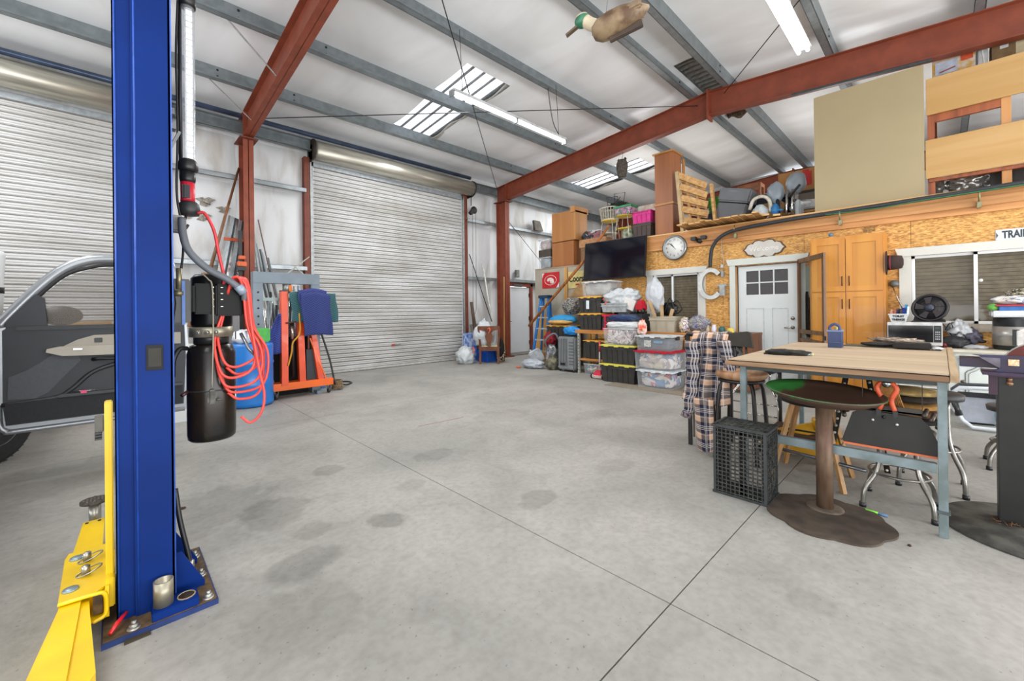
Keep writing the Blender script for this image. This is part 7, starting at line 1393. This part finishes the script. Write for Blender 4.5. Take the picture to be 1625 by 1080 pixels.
obj('casing',MB().box(7.27,7.68,-.01,.49,.815,1.10,.006),mat('#B9B8B6',.35,.3,.05,9),T); obj('front_frame',MB().box(7.255,7.27,-.01,.49,.815,1.10,.004),mat('#C4C2C0',.35,.2),T); obj('glass_door',MB().box(7.248,7.255,.07,.48,.855,1.06,.002),mat('#141517',.12,0,.05,6),T)
kp=obj('control_panel',MB().box(7.248,7.255,.0,.065,.855,1.06,.002),mat('#1C1D20',.3),T); obj('display',MB().box(7.245,7.248,.012,.055,1.02,1.045),mat('#2E3A36',.3),kp)
for i in range(3):
    for j in range(4): obj('key_button',MB().box(7.245,7.248,.012+.015*i,.022+.015*i,.89+.028*j,.905+.028*j),mat('#A8AAAC',.4),kp)
for y in (.03,.45): obj('foot',MB().lathe([(.015,ZC),(.015,.815)],(7.32,y,0),10),BLK,T)
T=thing('white_basket_counter','white plastic basket with black hand lettering on top of the microwave','basket',(7.4,.38,1.1))
obj('basket_body',MB().taper(7.4,.385,1.101,1.20,.16,.14,.2,.19),mat('#C6C9C8',.5,0,.05,9),T); obj('basket_rim',MB().box(7.295,7.505,.285,.485,1.195,1.207,.003),mat('#D2D2CE',.5),T)
text('lettering','TOILET',.036,(7.303,.385,1.175),FACE_B,mat('#161616',.6),T,.001,.95,.002); text('lettering','THINGS',.036,(7.308,.385,1.13),FACE_B,mat('#161616',.6),T,.001,.95,.002)
for k,(y,c,h) in enumerate(((.46,'#C88A6A',.05),(.43,'#B86A58',.04),(.40,'#3A3A5A',.05),(.37,'#1E1E1E',.06),(.34,'#1A2A8A',.07),(.32,'#3E9AD0',.11),(.30,'#D8E4EC',.09))): obj('packet',MB().bar((7.36+.02*(k%3),y,1.18),(7.34,y-.01,1.21+h),.028,.02),mat(c,.5,0,.2,20),T)
T=thing('black_fan','black round-headed floor fan standing on the microwave','fan',(7.45,.12,1.1))
F0=Matrix.Translation((7.42,.10,1.28))@Matrix.Rotation(R(-12),4,'Z')@Matrix.Rotation(R(8),4,'Y')
def fo(nm,f,m=BLK,par=None): mb=MB(); mb.T=F0; f(mb); return obj(nm,mb,m,par or T)
hs=fo('fan_housing',lambda b:b.tube([(-.0,.16*math.cos(a*PI/18),.16*math.sin(a*PI/18)) for a in range(36)],.016,8,closed=True),mat('#1E1A1C',.4)); fo('housing_drum',lambda b:b.lathe([(.155,.0),(.155,.09),(.09,.13)],(0,0,0),32,'X'),mat('#1A1718',.5))
fo('fan_hub',lambda b:b.lathe([(.05,-.02),(.045,-.035),(.01,-.045)],(0,0,0),20,'X'),mat('#2A303E',.3))
for k in range(5): fo('fan_blade',lambda b,k=k:b.prism([(.04*math.cos(k*1.257+t)*r_,.04*math.sin(k*1.257+t)*r_) for t,r_ in ((-.4,1),(-.1,3.4),(.45,3.5),(.4,1))],'X',-.012,-.008),mat('#33282C',.4))
for k in range(5): fo('grille_ring',lambda b,k=k:b.tube([(-.03,(.03+.027*k)*math.cos(a*PI/14),(.03+.027*k)*math.sin(a*PI/14)) for a in range(28)],.0018,4,closed=True),mat('#0E0E0E',.4))
obj('fan_base',MB().prism([(.26,1.101),(.22,1.25),(.16,1.33),(.10,1.2),(-.04,1.12),(-.04,1.101)],'X',7.5,7.6),mat('#221C20',.5),T); obj('fan_foot',MB().box(7.3,7.62,-.04,.27,1.101,1.115,.004),mat('#2A2628',.5),T)
bag('white_plastic_heap','crumpled clear and white plastic wrap on the counter right of the microwave',(7.5,-.15,1.0),(.13,.10,.12),260,None,mat('#B8BABC',.3,0,.15,9,bump=.5),pinch=.2,amp=.4)
bag('black_bag_counter','black zip bag on the counter right of the microwave',(7.35,-.10,.86),(.10,.13,.075),263,ZC+.002,mat('#1E1C20',.6,0,.2,9),pinch=0)
bag('purple_grey_cloth','grey-purple cloth heap behind the black zip bag',(7.5,-.25,.93),(.1,.09,.1),266,None,mat('#5E5A6A',.8,0,.2,8),pinch=.5,cat='cloth',amp=.35)
for k,(y,z,l) in enumerate(((-.30,.955,'black spoon rest leaning behind the cloth heap'),(-.33,.87,'black sunglasses case on the counter by the cooker'))): solo('black_spoon',MB().blob((7.5,y,z),(.03,.045,.02),.1,3,3,270+k).tube([(7.5,y,z),(7.48,y+.09,z-.04)],.008,6),BLK,l,'utensil',(7.5,y,z))
solo('paper_bundle',MB().blob((7.32,-.27,ZC+.02),(.07,.10,.03),.3,4,3,275,ZC+.001),mat('#B4B4B6',.6,0,.2,20),'folded grey paper bundle on the counter front','papers',(7.3,-.27,ZC)); solo('brown_pad',MB().blob((7.45,-.35,ZC+.012),(.08,.08,.015),.2,3,2,277,ZC+.001),mat('#8A7056',.8),'brown leather pad on the counter left of the cooker','pad',(7.45,-.35,ZC))
solo('appliance_wires',MB().tube(bez([(7.4,.0,1.1),(7.42,-.06,1.0),(7.35,-.10,.92),(7.4,-.16,.99),(7.38,-.2,.93)],24),.006,6).tube(bez([(7.45,-.03,1.0),(7.4,-.08,1.09),(7.4,-.13,.93),(7.38,-.23,.9)],24),.005,6),BLK,'tangle of black power cords hanging beside the microwave','cord',(7.4,-.1,1.0))
solo('red_can_row',MB().lathe([(.025,ZC+.001),(.025,.87)],(7.30,-.03,0),14).lathe([(.02,ZC+.001),(.02,.90)],(7.40,-.035,0),14),mat('#9A2030',.4,0,.3,30,c2='#3A1418'),'dark red cans beside the microwave','can',(7.3,-.03,ZC))
T=thing('pressure_cooker','black and steel multi-cooker on the counter at the right edge','cooker',(7.4,-.62,ZC))
obj('cooker_body',MB().lathe([(.19,ZC+.001),(.205,.81),(.205,1.14),(.20,1.165)],(7.45,-.62,0),36),mat('#17181B',.3),T); obj('steel_band',MB().lathe([(.208,.845),(.208,1.06)],(7.45,-.62,0),36),mat('#B4B0AA',.3,.55,.1,6),T); obj('front_handle',MB().box(7.225,7.245,-.63,-.58,.85,1.02,.006),mat('#D0CCC8',.3,.5),T); obj('handle_gap',MB().box(7.232,7.246,-.60,-.55,.85,1.03),BLK,T)
T=thing('white_tray','white plastic tray with folded magazines on top of the black cooker','tray',(7.45,-.62,1.17)); obj('tray_body',MB().box(7.24,7.66,-.85,-.40,1.167,1.24,.015),mat('#C6C8CA',.4,0,.05,9),T); obj('green_item',MB().blob((7.35,-.42,1.28),(.04,.05,.04),.2,3,2,281),mat('#6AB04A',.6),T); obj('blue_folder',MB().box(7.3,7.6,-.8,-.46,1.24,1.29,.004),mat('#2A6AB0',.5),T); obj('red_folder',MB().box(7.28,7.6,-.82,-.43,1.29,1.31,.004),mat('#A82030',.5),T)
bag('folded_laundry','blue and white patterned folded laundry on top of the tray',(7.45,-.62,1.36),(.17,.22,.06),284,1.311,patch(['#C8CCD4','#5A6A9A','#E0DEDA','#8A94B4','#D4CCB8'],9),pinch=0,cat='laundry',amp=.15)
bag('floral_cloth','black and yellow patterned cloth on top of the folded laundry',(7.45,-.66,1.44),(.12,.14,.05),287,None,patch(['#2A2820','#B8B09A','#4A4434','#D8D0B8'],14),pinch=0,cat='cloth',amp=.25)
# ---- folding camp chair lying folded by the cabinets, glass-green bag
T=thing('camp_chair','white-framed folding chair lying tipped in front of the white cabinets','chair',(6.7,-.28,0))
CF=mat('#CBCFD4',.35,.1,.03,6)
CH=Vector((6.45,0,0))
fr=[(-.09,.30),(-.08,.38),(-.13,.435),(-.36,.45),(-.43,.42),(-.45,.12),(-.42,.04),(-.22,.03),(-.15,.09),(-.09,.2)]
obj('tube_frame',MB().tube([(6.45,y,z) for y,z in fr],.021,10,closed=True),CF,T)
obj('rear_frame',MB().tube([(6.72,y,z) for y,z in fr],.018,10,closed=True),mat('#3E4248',.5),T)
obj('seat_sling',MB().prism([(-.11,.34),(-.41,.37),(-.41,.08),(-.17,.07)],'X',6.52,6.528),mat('#A9ADB8',.7,0,.05,20),T); obj('dark_sling_band',MB().prism([(-.11,.385),(-.41,.395),(-.41,.34),(-.11,.335)],'X',6.505,6.515),mat('#2A2A30',.7),T)
for yy,zz in ((-.15,.09),(-.42,.05),(-.1,.36),(-.40,.44)): obj('side_tube',MB().tube([(6.45,yy,zz),(6.72,yy,zz)],.014,8),CF,T)
obj('joint_sleeve',MB().tube([(6.448,-.09,.27),(6.448,-.12,.14)],.026,10),BLK,T)
bag('pale_blue_bag','pale blue translucent plastic bag slumped by the folding chair',(6.55,-.47,.21),(.08,.10,.24),290,0.0,clear('#8FC0C8',.6,.2),pinch=.3,amp=.3)
bag('green_glass_jug','pale green plastic jug behind the black pedestal',(5.9,-.75,.35),(.12,.12,.36),293,0.0,clear('#7FC0A4',.6,.2),pinch=.2,cat='jug',amp=.05)
# ---- things of one kind share a group phrase
GR={'shop_light':'fluorescent shop lights under the roof','bracing_rod':'dark bracing rods under the roof and on the far wall','flange_brace':'steel struts beside the left red beam','steel_portal':'rust-red steel frames of the building','black_bin_yellow_lid':'black bins with orange-yellow lids on the bench','black_bin_lime_lid':'black bins with lime lids on the floor mat','trash_bag':'white trash bags in the far corner','blue_storage_bin':'blue bins behind the dining chair','cardboard_strip':'cardboard strips in the beige bin','jar':'jars and cups at the right end of the bench','pipe_clamp':'pipe clamps along the loft edge','chrome_stool':'chrome-legged stools around the work table','grey_shovel':'grey scoop shovels on the loft','loose_board':'loose boards at the loft edge','clear_loft_bin':'clear bins on the low ledge of the loft','debris_chip':'small chips lying on the concrete floor','white_plastic_bags':'white plastic bags heaped on the bench','black_spoon':'black utensils on the kitchen counter'}
for o in list(COL.objects):
    k=o.name.split('.')[0]
    if o.parent is None and k in GR and 'label' in o: o['group']=GR[k]
